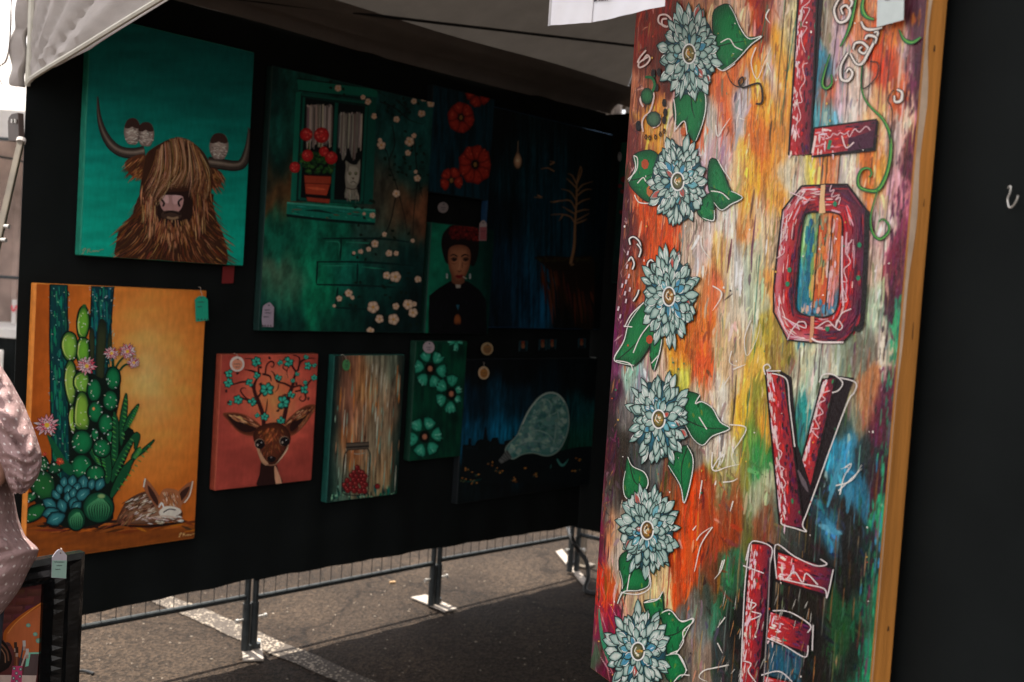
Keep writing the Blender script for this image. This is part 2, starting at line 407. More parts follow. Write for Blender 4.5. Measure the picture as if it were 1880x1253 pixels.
def wz(x, y): return on_plane(x, y, P1-WN*.02, WN)[2]
S0, S1, S2, S3 = -.925, 0.0, .965, 1.935
panel(wall(S0, 0), WD, S1-S0, (.262, .285), 2.325, (wz(140, 1153), wz(440, 1099)), 'black cloth display screen behind the shaggy bull and cactus paintings', (1, 1))
panel(wall(S1, 0), WD, S2-S1, (.278, .272), 2.325, (wz(500, 1091), wz(790, 1036)), 'black cloth display screen behind the green window painting', (1, 1))
panel(wall(S2, 0), WD, S3-S2, (.268, .250), 2.325, (wz(820, 1026), wz(1040, 988)), 'black cloth display screen behind the glowing bulb and lone tree painting', (1, 1))
BP = wall(S3+.006, 0, -.03)
panel(BP, WN, 1.0, (.235, .25), 2.32, (.20, .22), 'black cloth display screen closing the far end of the booth', (1, 1))
panel(BP+WN*1.0, WN, 1.0, (.25, .25), 2.32, (.22, .22), 'black cloth display screen hidden beside the word painting', (0, 1))
panel(BP+WN*2.0, WN, .95, (.25, .25), 2.32, (.22, .22), 'added black cloth screen out of view, blocking light at the far right corner', (1, 1))  # extra screen added out of view to darken the tent floor
# the near panel that carries the big word painting
E0 = CAM+ray(1125, 640)*2.2; E0[2] = 0
LN = np.array([LD[1], -LD[0], 0]);  LN = LN if LN @ (CAM-E0) > 0 else -LN
panel(E0-LN*.046+LD*.03, LD, 1.28, (.30, .30), 2.33, (.25, .25), 'black cloth display screen on the near right behind the word painting', (1, 1))
def foot(q, label):
    pts = [ground(*p) for p in q]; c = np.mean(pts, axis=0)
    t = empty('base_plate', c, 0, label, 'plate', 'flat feet under the display walls')
    m = MB(); b = [tuple(p-c+UP*.004) for p in pts]; u = [tuple(p-c+UP*.012) for p in pts]
    m.add(b+u, [(4, 5, 6, 7), (3, 2, 1, 0)]+[(i, (i+1) % 4, 4+(i+1) % 4, 4+i) for i in range(4)])
    m.build('plate', plate_mat, t, bevel=.002)
    m = MB()
    for k in (-1, 1):
        p = P1*0+WD*.018*k; m.tube([p+UP*.012, p+UP*.03], .0172, 12)
    m.build('socket', steel, t).location = (0, 0, 0)
    return t
foot([(446, 1217), (484, 1216), (478, 1177), (442, 1177)], 'pale flat foot under the panel joint, in front of the white parking line')
foot([(817, 1127), (840, 1122), (781, 1096), (754, 1101)], 'pale flat foot slanting under the middle panel joint, close to the shade edge')
foot([(1070, 1077), (1080, 1072), (1032, 1012), (1020, 1016)], 'pale flat foot at the far corner of the booth beside a black hose')
hose = material('black_rubber', (.012, .013, .014), .5, var=.2)
m = MB(); pts = [ground(1040, 1000)+UP*.10, on_plane(1050, 990, wall(1.9, 0, .1), WN), on_plane(1064, 1013, wall(1.9, 0, .16), WN), on_plane(1077, 1032, wall(1.9, 0, .2), WN), on_plane(1080, 1060, wall(1.9, 0, .22), WN), ground(1076, 1090)+UP*.01, ground(1120, 1095)+UP*.01]
m.tube(catmull(pts, 6), .011, 8); tag(m.build('rubber_hose', hose, smooth=True), 'black rubber hose looping down by the far corner foot', 'hose')
m = MB(); m.tube(catmull([ground(60, 1262)+UP*.006, ground(128, 1243)+UP*.006, ground(150, 1236)+UP*.008, ground(172, 1240)+UP*.006], 6), .005, 6)
tag(m.build('power_cord', hose, smooth=True), 'thin black cord on the asphalt beside the ornate frame', 'cord')
butt = ground(720, 1072); m = MB(); m.tube([butt+np.array([-.012, 0, .006]), butt+np.array([.014, .01, .006])], .0055, 8)
tag(m.build('cigarette_end', material('cigarette_paper', (.65, .42, .22), .8, var=.3)), 'small pale cigarette end on the sunlit asphalt', 'litter')
grit = MB()
for k in range(260):
    c_ = ground(rng.uniform(140, 1060), rng.uniform(1040, 1250)); r_ = rng.uniform(.002, .006); a_ = rng.uniform(0, 6.28)
    v_ = [c_+np.array([r_*math.cos(a_+q)*rng.uniform(.7, 1.3), r_*math.sin(a_+q)*rng.uniform(.7, 1.3), .001]) for q in (0, 1.57, 3.14, 4.71)]+[c_+UP*r_*rng.uniform(.7, 1.3)]
    grit.add(v_, [(0, 1, 4), (1, 2, 4), (2, 3, 4), (3, 0, 4)])
tag(grit.build('gravel', material('pale_grit', (.22, .18, .145), .9, var=.6, scale=8)), kind='stuff')
# things standing beyond the far corner
crate = material('weathered_grey_plastic', (.20, .17, .14), .7, var=.2)
c = ground(1020, 1000)+np.array([.25, .9, 0]); t = empty('storage_crate', c, .5, 'grey storage crate on the asphalt behind the far corner of the wall', 'crate')
m = MB(); m.box((-.28, -.2, .004), (.28, .2, .20)); m.build('body', crate, t, bevel=.01); m = MB(); m.box((-.30, -.22, .203), (.30, .22, .235)); m.build('lid', crate, t, bevel=.008)

# ---------------------------------------------------------------- the tent
TG = 2.43; TS = 3.05
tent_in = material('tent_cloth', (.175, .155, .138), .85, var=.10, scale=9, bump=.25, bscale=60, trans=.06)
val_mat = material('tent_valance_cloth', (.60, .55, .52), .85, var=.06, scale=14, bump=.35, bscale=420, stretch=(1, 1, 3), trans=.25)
piping = material('tent_hem', (.62, .60, .52), .8, var=.1)
webbing = material('brown_webbing', (.16, .12, .10), .9, var=.3, scale=50)
alu = material('tent_frame_metal', (.20, .17, .135), .45, .55, var=.2, scale=18)
brown = material('brown_bracket', (.055, .035, .028), .5, var=.3)
T0 = wall(S0-.01, 0, -.03); tent = empty('market_tent', T0, WRZ, 'white cloth market tent over the art booth, its corner valance folded', 'tent')
def tl(p):            # world point to the tent's frame
    d = np.array(p)-T0; return (float(d @ WD), float(-(d @ WN)), float(d[2]))
pk = (TS/2, -TS/2, 3.25)
cor = [(0, 0, TG), (TS, 0, TG), (TS, -TS, TG), (0, -TS, TG)]
for k in range(4):
    A, B = np.array(cor[k]), np.array(cor[(k+1) % 4]); N_ = 16; m = MB(); rows = []
    for i in range(N_+1):
        f = i/N_; r = []
        for j in range(N_+1):
            e = A+(B-A)*(j/N_); p = e+(np.array(pk)-e)*f
            p = p-np.array([0, 0, .10*math.sin(math.pi*f)*math.sin(math.pi*j/N_)+.012*math.sin(j*2.3+f*9)*f*(1-f)*3]); r.append(p)
        rows.append(r)
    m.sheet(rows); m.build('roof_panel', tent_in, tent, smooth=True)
for k in range(4):    # ridge rods and eave tubes
    A, B = np.array(cor[k]), np.array(cor[(k+1) % 4]); m = MB()
    dz = np.array([0, 0, -.05]); i0 = (np.array(pk)-A)*.03
    m.tube([A+dz+i0, B+dz+(np.array(pk)-B)*.03], .013, 4, sq=True); m.build('eave_bar', alu, tent)
    m = MB(); m.tube([A+dz, np.array(pk)+np.array([0, 0, -.14])], .011, 6); m.build('ridge_rod', alu, tent)
    m = MB(); x, y = A[0]+(.02 if A[0] == 0 else -.02)*(-1 if A[0] == 0 else 1), A[1]+(.05 if k in (0, 1) else -.05)
    if k == 0: x, y = .095, .036
    if k != 3:
        m.tube([(x, y, .01), (x, y, TG-.03)], .019, 4, sq=True); o = m.build('leg', alu, tent)
        m = MB(); m.box((x-.05, y-.05, 0.004), (x+.05, y+.05, .014)); m.build('foot', alu, o)
# inner eave skirt along the wall, hanging in long folds
for k, (za, zb_, yo) in enumerate([(2.318, 2.42, -.03), (2.36, 2.43, -.11)]):
    m = MB(); g = []
    for i in range(61):
        x = TS*i/60*(.95 if k == 0 else 1.0); r = []
        for j in range(7):
            q = j/6; r.append((x, yo-.10*q+.012*math.sin(q*7+k)+.006*math.sin(x*6+q*4), za+(zb_-za)*q+.006*math.sin(x*2.7+k)))
        g.append(r)
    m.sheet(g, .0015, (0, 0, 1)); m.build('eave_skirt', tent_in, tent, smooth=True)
for nm_, a, b in (('far_valance', (TS+.015, .0), (TS+.015, -TS)), ('back_valance', (.3, .02), (TS+.015, .02))):
    m = MB(); g = []
    for i in range(61):
        f = i/60; x, y = a[0]+(b[0]-a[0])*f, a[1]+(b[1]-a[1])*f; w_ = .008*math.sin(i*1.3)
        g.append([(x+w_*(a[0] == b[0])*q, y+w_*(a[1] == b[1])*q, TG+.02-.33*q) for q in np.linspace(0, 1, 6)])
    m.sheet(g, .0015, (1, 0, 0) if a[0] == b[0] else (0, 1, 0)); m.build('valance', val_mat, tent, smooth=True)
m = MB(); g = []      # added unseen cloth wall opposite the picture wall, keeps light off the ground
for i in range(81):
    g.append([(.9+(TS-.9)*i/80, -TS+.02+.015*math.sin(i*.9), z) for z in np.linspace(.03, TG-.02, 6)])
m.sheet(g, .0015, (0, 1, 0)); m.build('added_shade_wall', tent_in, tent, smooth=True)
rn = np.cross(np.array(cor[1])-np.array(cor[0]), np.array(pk)-np.array(cor[0])); rn = rn/np.linalg.norm(rn); rw = WD*rn[0]-WN*rn[1]+UP*rn[2]
rp0 = T0+WD*cor[0][0]-WN*cor[0][1]+UP*(cor[0][2]-.12)
cp = [on_plane(x, y, rp0, rw) for x, y in ((380, -9), (450, 0), (800, 42), (1175, 86), (1400, 112))]
m = MB(); m.tube([tl(p) for p in cp], .006, 6); m.build('guy_cord', hose, tent)
# the open side: valance gathered down to the corner post
VP_ = wall(S0, 0, .0); VNn = WD
def vpt(x, y): return on_plane(x, y, VP_, VNn)
hem = catmull([(51, 156), (62, 143), (100, 119), (140, 95), (200, 58), (295, 0), (420, -74), (640, -190)], 8)
H = [tl(vpt(*p)) for p in hem]; m = MB(); g = []
for i, h in enumerate(H):
    r = []; ft = i/(len(H)-1)
    for j in range(29):
        q = j/28; z = h[2]+(2.62-h[2])*q
        top = np.array([h[0], h[1]*(1-.0*q), z])
        ang = math.atan2(z-1.93, -h[1]+.02); am = .017*min(1, 5*ft)*(1-.2*q)
        top[0] += am*(1-abs(math.sin(ang*12))**.7)*1.6+.004*math.sin(ang*61+1)
        r.append(top)
    g.append(r)
m.sheet(g, .0015, (1, 0, 0)); m.build('valance', val_mat, tent, smooth=True)
m = MB(); m.tube([np.array(h)+np.array([-.003, 0, 0]) for h in H], .0075, 6); m.build('hem_piping', piping, tent, smooth=True)
m = MB(); m.tube([tl(vpt(50.5, 158)), tl(vpt(55, 80)), tl(vpt(59, -40))], .009, 6); m.build('corner_seam', piping, tent, smooth=True)
left = catmull([(44, -30), (41, 10), (34, 45), (26, 62), (23, 90), (24, 118), (29, 140), (31, 160)], 5)
right = catmull([(58, -30), (57, 10), (56, 45), (55, 62), (54, 90), (53, 118), (51, 140), (47, 161)], 5)
m = MB(); g = []
for i, (a, b) in enumerate(zip(left, right)):
    r = []
    for j in range(13):
        q = j/12; p = a+(b-a)*q; w_ = np.array(tl(vpt(*p))); w_[0] += -.012+.016*math.sin(q*9+i*.05)+.006*math.sin(i*.5+q*3); r.append(w_)
    g.append(r)
m.sheet(g, .002, (1, 0, 0)); m.build('corner_flap', val_mat, tent, smooth=True)
for path, wd in (([(4, -20), (4, 10), (5, 45), (9, 62), (13, 76), (13.5, 95), (11, 113), (20, 123)], .012), ([(42, -10), (41, 20), (40, 60), (36, 100), (31, 117), (24, 123)], .010), ([(22, 124), (17, 132), (18, 145), (25, 160)], .005)):
    m = MB(); pts = [np.array(tl(vpt(*p)))+np.array([-.035, 0, 0]) for p in catmull(path, 5)]; g = []
    for i, p in enumerate(pts):
        t_ = pts[min(i+1, len(pts)-1)]-pts[max(i-1, 0)]; q = np.cross(t_, (1, 0, 0)); q /= np.linalg.norm(q)+1e-9
        tw = .3+.7*abs(math.cos(i*.35)); g.append([p-q*wd*.5*tw, p+q*wd*.5*tw])
    m.sheet(g, .0015, (1, 0, 0)); m.build('strap', webbing, tent)
# corner bracket and the slanting strut
m = MB(); bq = [tl(vpt(*p)) for p in [(33, 262), (32, 226), (34, 218), (39, 212), (51, 210), (53, 262)]]
m.add([(p[0]-.03, p[1], p[2]) for p in bq]+[(p[0]-.012, p[1], p[2]) for p in bq], [(0, 1, 2, 3, 4, 5), (11, 10, 9, 8, 7, 6)]+[(i, 6+i, 6+(i+1) % 6, (i+1) % 6) for i in range(6)])
o = m.build('corner_bracket', brown, tent, bevel=.002)
m = MB()
for x in (43, 49): p = tl(vpt(x, 226)); m.tube([(p[0]-.034, p[1], p[2]-.006), (p[0]-.034, p[1], p[2]+.006)], .004, 6)
m.build('rivet', zinc, o)
sa, sb = at_depth(38, 262, 3.15), at_depth(-12, 480, 2.95); sd_ = sb-sa; sb = sa+sd_*(sa[2]-.012)/(sa[2]-sb[2])
strut = empty('slanting_pole', sb*np.array([1, 1, 0]), 0, 'tan metal pole with a pale end cap slanting down from the tent corner', 'pole')
m = MB(); m.tube([sb-strut.location, sa-np.array(strut.location)], .0125, 4, sq=True); m.build('tube', material('tan_pole_paint', (.105, .082, .055), .5, var=.3, scale=14), strut, bevel=.003)
m = MB(); m.tube([sa-np.array(strut.location), sa-np.array(strut.location)-sd_/np.linalg.norm(sd_)*.012], .0132, 12); m.build('end_cap', material('pale_cap', (.6, .56, .52), .6), strut)
for q in (.72, .83):
    m = MB(); p = sa+sd_*q*1.0-np.array(strut.location); m.tube([p+np.array([.008, -.002, 0]), p+np.array([.024, -.006, 0])], .006, 8); m.build('bolt', zinc, strut)

# ---------------------------------------------------------------- the stall across the lane, at the left edge
NY = 6.5
def nz_at(y): return EYE+(461-y)*NY/FPX
nw_ = material('white_stall_cloth', (.80, .78, .76), .8, var=.04, trans=.6)
ncur = material('beige_stall_curtain', (.44, .34, .30), .9, var=.35, scale=5, trans=.15)
st = empty('neighbour_tent', (-3.6, NY, 0), 0, 'white market tent across the lane seen past the black wall', 'tent')
m = MB(); g = []
for i in range(41):
    x = -1.6+2.6*i/40; g.append([(x, .01*math.sin(i*1.3), nz_at(256)), (x, 0, nz_at(205)), (x, 1.2, nz_at(205)+.55)])
m.sheet(g, .002, (0, 1, 0)); m.build('valance', nw_, st)
m = MB(); m.tube([(-1.6, -.03, nz_at(260)), (1.0, -.03, nz_at(259))], .014, 4, sq=True); m.build('frame_bar', steel, st)
m = MB(); m.tube(catmull([(-1.6, .3, nz_at(265)), (.2, .3, nz_at(280)), (.55, .3, nz_at(292)), (.75, .3, nz_at(288)), (1.0, .3, nz_at(270))], 6), .008, 6); m.build('cable', hose, st)
m = MB(); g = []
for i in range(81):
    x = -1.6+2.6*i/80; g.append([(x, .9+.05*math.sin(i*.8)+.05*math.sin(i*.33)+.03*math.sin(i*2.1), z) for z in np.linspace(.05, 2.3, 8)])
m.sheet(g, .002, (0, 1, 0)); m.build('back_curtain', ncur, st, smooth=True)
for x in (-1.58, .98):
    m = MB(); m.tube([(x, .0, .004), (x, .0, 2.2)], .018, 4, sq=True); m.build('leg', steel, st)
tb = empty('display_table', (-3.6, NY-.1, 0), 0, 'white topped stall table with a black skirt across the lane', 'table')
m = MB(); m.box((-1.4, -.25, nz_at(612)), (.95, .35, nz_at(596))); m.build('table_top', nw_, tb, bevel=.004)
m = MB(); g = []
for i in range(61):
    x = -1.38+2.31*i/60; g.append([(x, -.22+.012*math.sin(i*1.1), nz_at(613)), (x, -.24+.012*math.sin(i*1.1), .02)])
m.sheet(g, .002, (0, 1, 0)); m.build('skirt', black_cloth, tb)
bx = empty('white_box', (-3.25, NY-.45, 0), 0, 'white box standing in front of the black table skirt', 'box')
m = MB(); m.box((-.35, -.08, .5), (.4, .06, nz_at(632))); m.build('box_body', nw_, bx, bevel=.004)
m = MB(); m.box((-.30, -.07, .004), (.36, .05, .497)); m.build('stand', black_cloth, bx)
rk = empty('garment_rail', (-3.2, NY+.25, 0), 0, 'dark clothes rail above the stall table', 'rail')
m = MB(); m.tube([(-.7, 0, nz_at(511)), (.45, 0, nz_at(511))], .010, 8); m.build('rod', steel, rk)
for x in (-.7, .18):
    m = MB(); m.tube([(x, 0, nz_at(596)+.002), (x, 0, nz_at(511))], .008, 8); m.build('post', steel, rk)
leather = material('brown_leather', (.16, .075, .05), .45, var=.3, scale=8, bump=.2)
for k, (x, yy, r_) in enumerate([(20, 538, .075), (31, 565, .06), (8, 572, .05)]):
    X = (x-940)/FPX*NY; t = empty('leather_bag', (X, NY+.25, nz_at(yy)-r_*1.1), 0, ['large brown leather bag hanging highest on the clothes rail', 'smaller brown leather bag hanging next to the wall edge', 'smallest brown leather bag hanging low at the picture edge'][k], 'bag', 'leather bags on the clothes rail')
    m = MB(); rows = []
    for i in range(9):
        f = i/8; h = 2*r_*f; ww = r_*(.75+.45*math.sin(math.pi*(1-f)*.8+.3)); dd = .025+.03*math.sin(math.pi*(1-f))
        rows.append([(ww*math.cos(a), dd*math.sin(a), h) for a in np.linspace(0, 2*math.pi, 17)])
    m.sheet(rows); m.f.append(tuple(range(16))); m.f.append(tuple(8*17+i for i in range(16))); m.build('pouch', leather, t, smooth=True)
    top = nz_at(511)-(nz_at(yy)-r_*1.1); m = MB(); m.tube(catmull([(-r_*.7, 0, 2*r_), (-r_*.2, 0, (2*r_+top)/2), (0, 0, top+.008), (r_*.2, 0, (2*r_+top)/2), (r_*.7, 0, 2*r_)], 5), .006, 6); m.build('strap', leather, t, smooth=True)
pinkb = material('red_beads', (.75, .06, .09), .3, var=.3)
for k, x in enumerate((20, 30)):
    X = (x-940)/FPX*NY; t = empty('necklace_stand', (X, NY+.02, nz_at(596)+.001), 0, ['white card stand with a red bead necklace, by the table centre', 'white card stand with a red bead necklace, against the wall edge'][k], 'jewellery', 'necklace stands on the stall table')
    m = MB(); m.box((-.013, -.004, 0), (.013, .004, .15)); m.build('card', nw_, t, bevel=.002)
    m = MB()
    for i in range(9): a = math.pi*(i/8); m.tube([(.011*math.cos(a), -.008, .11-.028*math.sin(a)-.004), (.011*math.cos(a), -.008, .11-.028*math.sin(a)+.004)], .005, 6)
    m.build('beads', pinkb, t)
# ---------------------------------------------------------------- the big word painting on the near right
LW, LZ0, LZ1, LT = .785, .675, 2.12, .036
GL = .97
love = Art('word_painting', 'tall painting of four red letters with white dahlias down its side', 'painting', E0+UP*LZ0, LD, GL, mat='gloss_paint')
wood = material('orange_stained_wood', (.52, .215, .045), .42, var=.36, scale=7, stretch=(9, 9, .45), bump=.2, bscale=60)
H_ = LZ1-LZ0; love.w, love.h = LW, H_
m = MB(); m.box((0, 0, 0), (LW, LT, H_)); m.build('wood_panel', wood, love.root, bevel=.0025)
CT = []
def zc(ox, oy, sc, *rows):
    for x, y, r, g, b in rows: CT.append((ox+x/sc, oy+y/sc, r, g, b))
zc(0, 0, 1, (1185,60,140,48,30),(1190,25,120,45,30),(1195,110,100,50,40),(1180,160,170,105,75),(1190,235,205,145,65),(1174,270,125,62,55),(1190,390,205,85,35),(1210,430,210,92,38),
 (1240,240,230,195,175),(1262,232,215,110,70),(1310,245,220,208,195),(1322,285,226,188,190),(1335,165,205,112,65),(1330,220,205,100,58),(1355,205,215,205,205),(1290,420,222,200,185),
 (1340,400,235,225,212),(1350,320,225,190,150),(1368,310,228,172,75),(1390,310,215,140,55),(1392,110,214,132,62),(1400,40,180,70,42),(1365,50,215,175,150),(1410,15,130,60,45),(1400,180,220,152,65),
 (1392,250,205,115,55),(1400,375,222,200,182),(1400,70,95,45,40),(1425,20,215,180,160),(1430,85,215,155,70),(1442,150,216,150,70),(1452,50,200,185,140),(1415,130,228,205,188),(1430,255,200,135,65),(1405,345,205,158,90),
 (1440,300,212,198,168),(1520,55,150,135,112),(1517,125,70,130,150),(1540,80,218,185,188),(1528,160,205,95,60),(1545,175,216,186,196),(1572,150,232,206,188),(1524,205,80,140,150),(1562,200,240,228,215),
 (1585,40,205,130,90),(1605,90,205,85,45),(1622,125,198,78,45),(1645,150,205,100,55),(1602,215,225,175,130),(1640,55,205,110,60),(1660,100,218,180,180),(1682,100,78,36,48),(1690,30,95,62,74),(1690,175,76,30,46),
 (1665,205,228,198,178),(1652,250,216,180,170),(1672,270,92,32,46),(1622,320,216,160,70),(1600,295,210,120,60),(1562,310,228,212,192),(1525,305,216,130,80),(1490,315,206,186,92),(1470,320,212,202,182),(1642,340,216,164,172),
 (1668,372,190,112,132),(1662,430,122,42,78),(1628,400,226,202,192),(1370,345,222,168,72),(1378,420,205,140,80),(1395,405,215,190,150),(1412,350,222,152,62),(1415,450,208,182,148),(1420,525,210,150,85),
 (1390,565,192,196,166),(1368,570,222,212,192),(1432,650,152,132,70),(1402,625,182,162,72),(1380,690,226,180,78),(1398,735,135,140,60),(1368,770,226,182,62),(1410,750,202,152,62),(1480,655,192,196,166),(1500,715,190,196,172),
 (1522,655,202,206,186),(1555,640,130,140,120),(1602,570,172,192,166),(1602,515,222,190,170),(1616,450,222,182,176),(1626,355,222,190,190),(1642,480,112,36,62),(1645,560,78,28,46),(1622,645,192,180,160),(1582,655,108,108,95),
 (1595,720,180,122,82),(1570,735,120,128,110),(1632,735,92,42,62),(1652,600,50,150,110),(1655,520,110,60,70),(1500,440,120,150,120),(1525,450,212,105,55),(1515,520,205,100,60),(1535,500,215,150,140),(1535,570,90,135,160),(1475,500,45,130,150),(1488,480,130,165,110),(1483,560,50,120,140),
 (1342,690,222,192,152),(1332,765,228,218,200),(1390,805,132,142,62),(1398,835,52,132,72),(1342,850,205,205,170),(1328,885,150,145,75),(1362,870,132,132,62),(1345,915,152,82,46),(1335,965,172,76,36),(1372,900,142,152,112),
 (1402,900,192,196,160),(1402,960,152,92,62),(1372,985,130,130,72),(1455,720,180,176,152),(1470,770,45,140,135),(1465,830,60,120,110),(1552,780,58,72,66),(1585,725,165,112,72),(1540,870,55,135,160),(1560,830,55,130,155),(1525,920,40,48,48),
 (1580,900,50,112,136),(1520,968,62,140,170),(1600,850,42,56,56),(1622,765,88,36,58),(1645,800,36,132,92),(1615,870,64,28,42),(1622,950,40,140,105),(1600,1020,28,60,56),(1592,1100,40,110,80),(1582,1220,45,150,105),
 (1540,1150,42,100,62),(1500,1005,40,42,40),(1450,985,72,76,72),(1432,950,105,120,104),(1345,1050,62,130,92),(1330,1095,44,90,60),(1335,1185,58,64,62),(1480,1105,46,40,34),(1562,1050,34,38,38),(1425,1215,58,120,148),
 (1500,1190,38,38,36),(1352,1150,34,38,38),(1395,1090,40,46,42),(1560,980,40,44,44),(1570,1200,36,52,44),
 (1118,850,72,26,44),(1135,885,58,50,44),(1145,830,54,50,44),(1200,870,96,100,100),(1190,905,84,86,86),(1130,925,92,86,80),(1140,975,152,142,126),(1230,895,122,78,52),(1242,935,165,78,38),(1272,960,205,76,28),(1282,1005,206,82,28),
 (1262,1055,192,78,34),(1302,930,170,72,36),(1302,1010,160,66,36),(1328,905,150,145,105),(1312,1060,108,66,42),(1292,1095,62,72,62),(1280,1135,112,112,106),(1312,1110,62,120,92),(1135,1015,218,202,182),(1130,985,200,120,70),
 (1122,1065,202,92,42),(1105,1000,104,26,62),(1105,1060,216,52,32),(1110,1095,210,70,38),(1100,1135,132,32,72),(1130,1155,140,32,72),(1095,1185,70,90,70),(1162,1095,216,182,152),(1192,1085,222,192,142),(1120,1215,92,22,52),(1250,1235,105,98,88),(1275,1195,130,112,98),
 (1150,440,80,34,48),(1165,445,130,60,45),(1200,440,206,86,36),(1232,440,200,80,36),(1262,445,222,202,182),(1292,455,228,205,200),(1142,530,92,40,50),(1160,500,160,85,50),(1140,600,102,36,72),(1124,660,102,42,82),(1158,690,165,196,172),
 (1130,730,64,36,52),(1125,800,50,38,42),(1150,770,112,106,102),(1172,705,140,150,160),(1202,672,225,200,175),(1232,645,222,152,56),(1242,605,215,125,50),(1275,625,196,102,46),(1292,600,208,115,50),(1292,680,202,92,50),(1302,500,216,162,112),(1318,525,205,110,70),(1330,465,222,182,112),
 (1342,560,222,200,170),(1352,480,236,228,215),(1362,622,222,190,150),(1332,655,220,190,152),(1330,735,238,232,216),(1320,800,230,218,200),(1352,760,222,172,60),(1380,830,100,150,80),(1358,830,150,140,72),(1380,560,182,200,176),(1392,480,196,202,176),
 (1240,690,190,190,90),(1180,845,74,80,80),(1272,805,118,112,104),(1290,750,215,190,160))
def love_ground(X, Y, U, V):
    c = bilerp(CT, X, Y, 12, 27, 12, 5); c = 118+(c-118)*1.16; mu = c.mean(-1, keepdims=True); c = mu+(c-mu)*1.07; c = c*(1-.10*np.clip((mu-165)/40, 0, 1))
    st = fbm(X/1.7, Y/48., 21, 3)-.5; st2 = fbm(X/7., Y/160., 33, 3)-.5; bl = fbm(X/14., Y/22., 41, 3)-.5
    md = fbm(X/4.2, Y/36., 27, 2)-.5; fine = fbm(X/1.1, Y/30., 23, 2)-.5; k = 1+.42*st+.30*fine+.22*st2+.18*bl+.34*md
    c = c*k[..., None]
    tint = (fbm(X/5., Y/120., 55, 2)-.5)[..., None]*np.array([22, 2, -20.])
    c = c+tint*(c.mean(-1, keepdims=True)/150.)
    sc = np.clip((fbm(X/2.4, Y/12., 77, 4)-.62)*10, 0, 1)[..., None]*.24; c = c*(1-sc)+np.array([236, 224, 208.])*sc*np.clip(c.mean(-1, keepdims=True)/120, .1, 1)+c*0
    dk = np.clip((fbm(X/2.2, Y/46., 91, 4)-.62)*10, 0, 1)[..., None]*.42; c = c*(1-dk)+np.array([70, 40, 30.])*dk
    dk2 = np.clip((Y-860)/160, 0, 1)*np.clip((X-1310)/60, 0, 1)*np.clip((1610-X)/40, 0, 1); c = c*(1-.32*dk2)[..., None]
    return c
class Dabs:
    """brush marks worked into the ground colours of a wash"""
    def __init__(s, art): s.a = art; s.q = []
    def line(s, pts, w, col, col2=None, taper=(1, 1), smooth=3, closed=False, mid=1.0):
        P = catmull(pts, smooth) if smooth and len(pts) > 2 else [np.array(p, float) for p in pts]
        if len(P) == 2: P = [P[0], (P[0]+P[1])/2, P[1]]
        uv = np.array([s.a.uv(*p) for p in P]); k = np.linalg.norm(np.array(s.a.uv(P[0][0]+1, P[0][1]))-np.array(s.a.uv(*P[0])))*.5+np.linalg.norm(np.array(s.a.uv(P[0][0], P[0][1]+1))-np.array(s.a.uv(*P[0])))*.5
        x = np.linspace(0, 1, len(P)); wd = np.where(x < .5, taper[0]+(mid-taper[0])*x*2, mid+(taper[1]-mid)*(x*2-1))*w*k*.5
        s.q.append((uv, wd, np.array(col, float)))
    def apply(s, c, U, V):
        u, v = U[0], V[:, 0]; r_ = np.random.RandomState(4)
        for uv, wd, col in s.q:
            m_ = wd.max()+.002; i0, i1 = np.searchsorted(u, [uv[:, 0].min()-m_, uv[:, 0].max()+m_]); j0, j1 = np.searchsorted(v, [uv[:, 1].min()-m_, uv[:, 1].max()+m_])
            if i1 <= i0 or j1 <= j0: continue
            uu, vv = U[j0:j1, i0:i1], V[j0:j1, i0:i1]; al = np.zeros(uu.shape)
            for k in range(len(uv)-1):
                a, b = uv[k], uv[k+1]; d = b-a; t = np.clip(((uu-a[0])*d[0]+(vv-a[1])*d[1])/(d @ d+1e-12), 0, 1)
                ds = np.hypot(uu-a[0]-d[0]*t, vv-a[1]-d[1]*t); al = np.maximum(al, np.clip((wd[k]+(wd[k+1]-wd[k])*t-ds)/.0010+.5, 0, 1))
            al *= .62+.38*vnoise(uu*900+r_.rand()*50, vv*60+r_.rand()*50, 3)
            c[j0:j1, i0:i1] = c[j0:j1, i0:i1]*(1-al[..., None])+col*al[..., None]
        return c
L = Dabs(love)
# overlapping dabs of the brush, each close to the tone it crosses
bx_ = [(rng.uniform(1095, 1700), rng.uniform(-70, 1240)) for _ in range(3000)]; bx_ = [(x, y) for x, y in bx_ if x > 1171-(y-60)*.081 and x < 1702-y*.0835]
bc_ = love_ground(np.array([b[0]+rng.gauss(0, 5) for b in bx_]), np.array([b[1]+rng.gauss(0, 12) for b in bx_]), 0, 0)
for (x, y), c in zip(bx_, bc_):
    ln = rng.uniform(8, 46); k = rng.gauss(0, 1)*.21; c = tuple(float(max(0, min(250, v*(1+k)+rng.uniform(-20, 20)))) for v in c)
    if rng.random() < .10 and sum(c) > 330: c = mix(c, (240, 228, 212), .6)
    dx = -ln*.08+rng.gauss(0, 4); w_ = rng.uniform(1.5, 7.5)
    if y > 840 and x > 1310 and rng.random() < .4: dx = rng.uniform(6, 22); ln *= .5
    L.line([(x, y), (x+dx*.5+rng.uniform(-2, 2), y+ln*.5), (x+dx, y+ln)], w_, c, taper=(rng.uniform(.3, 1), rng.uniform(.1, .6)), smooth=2)
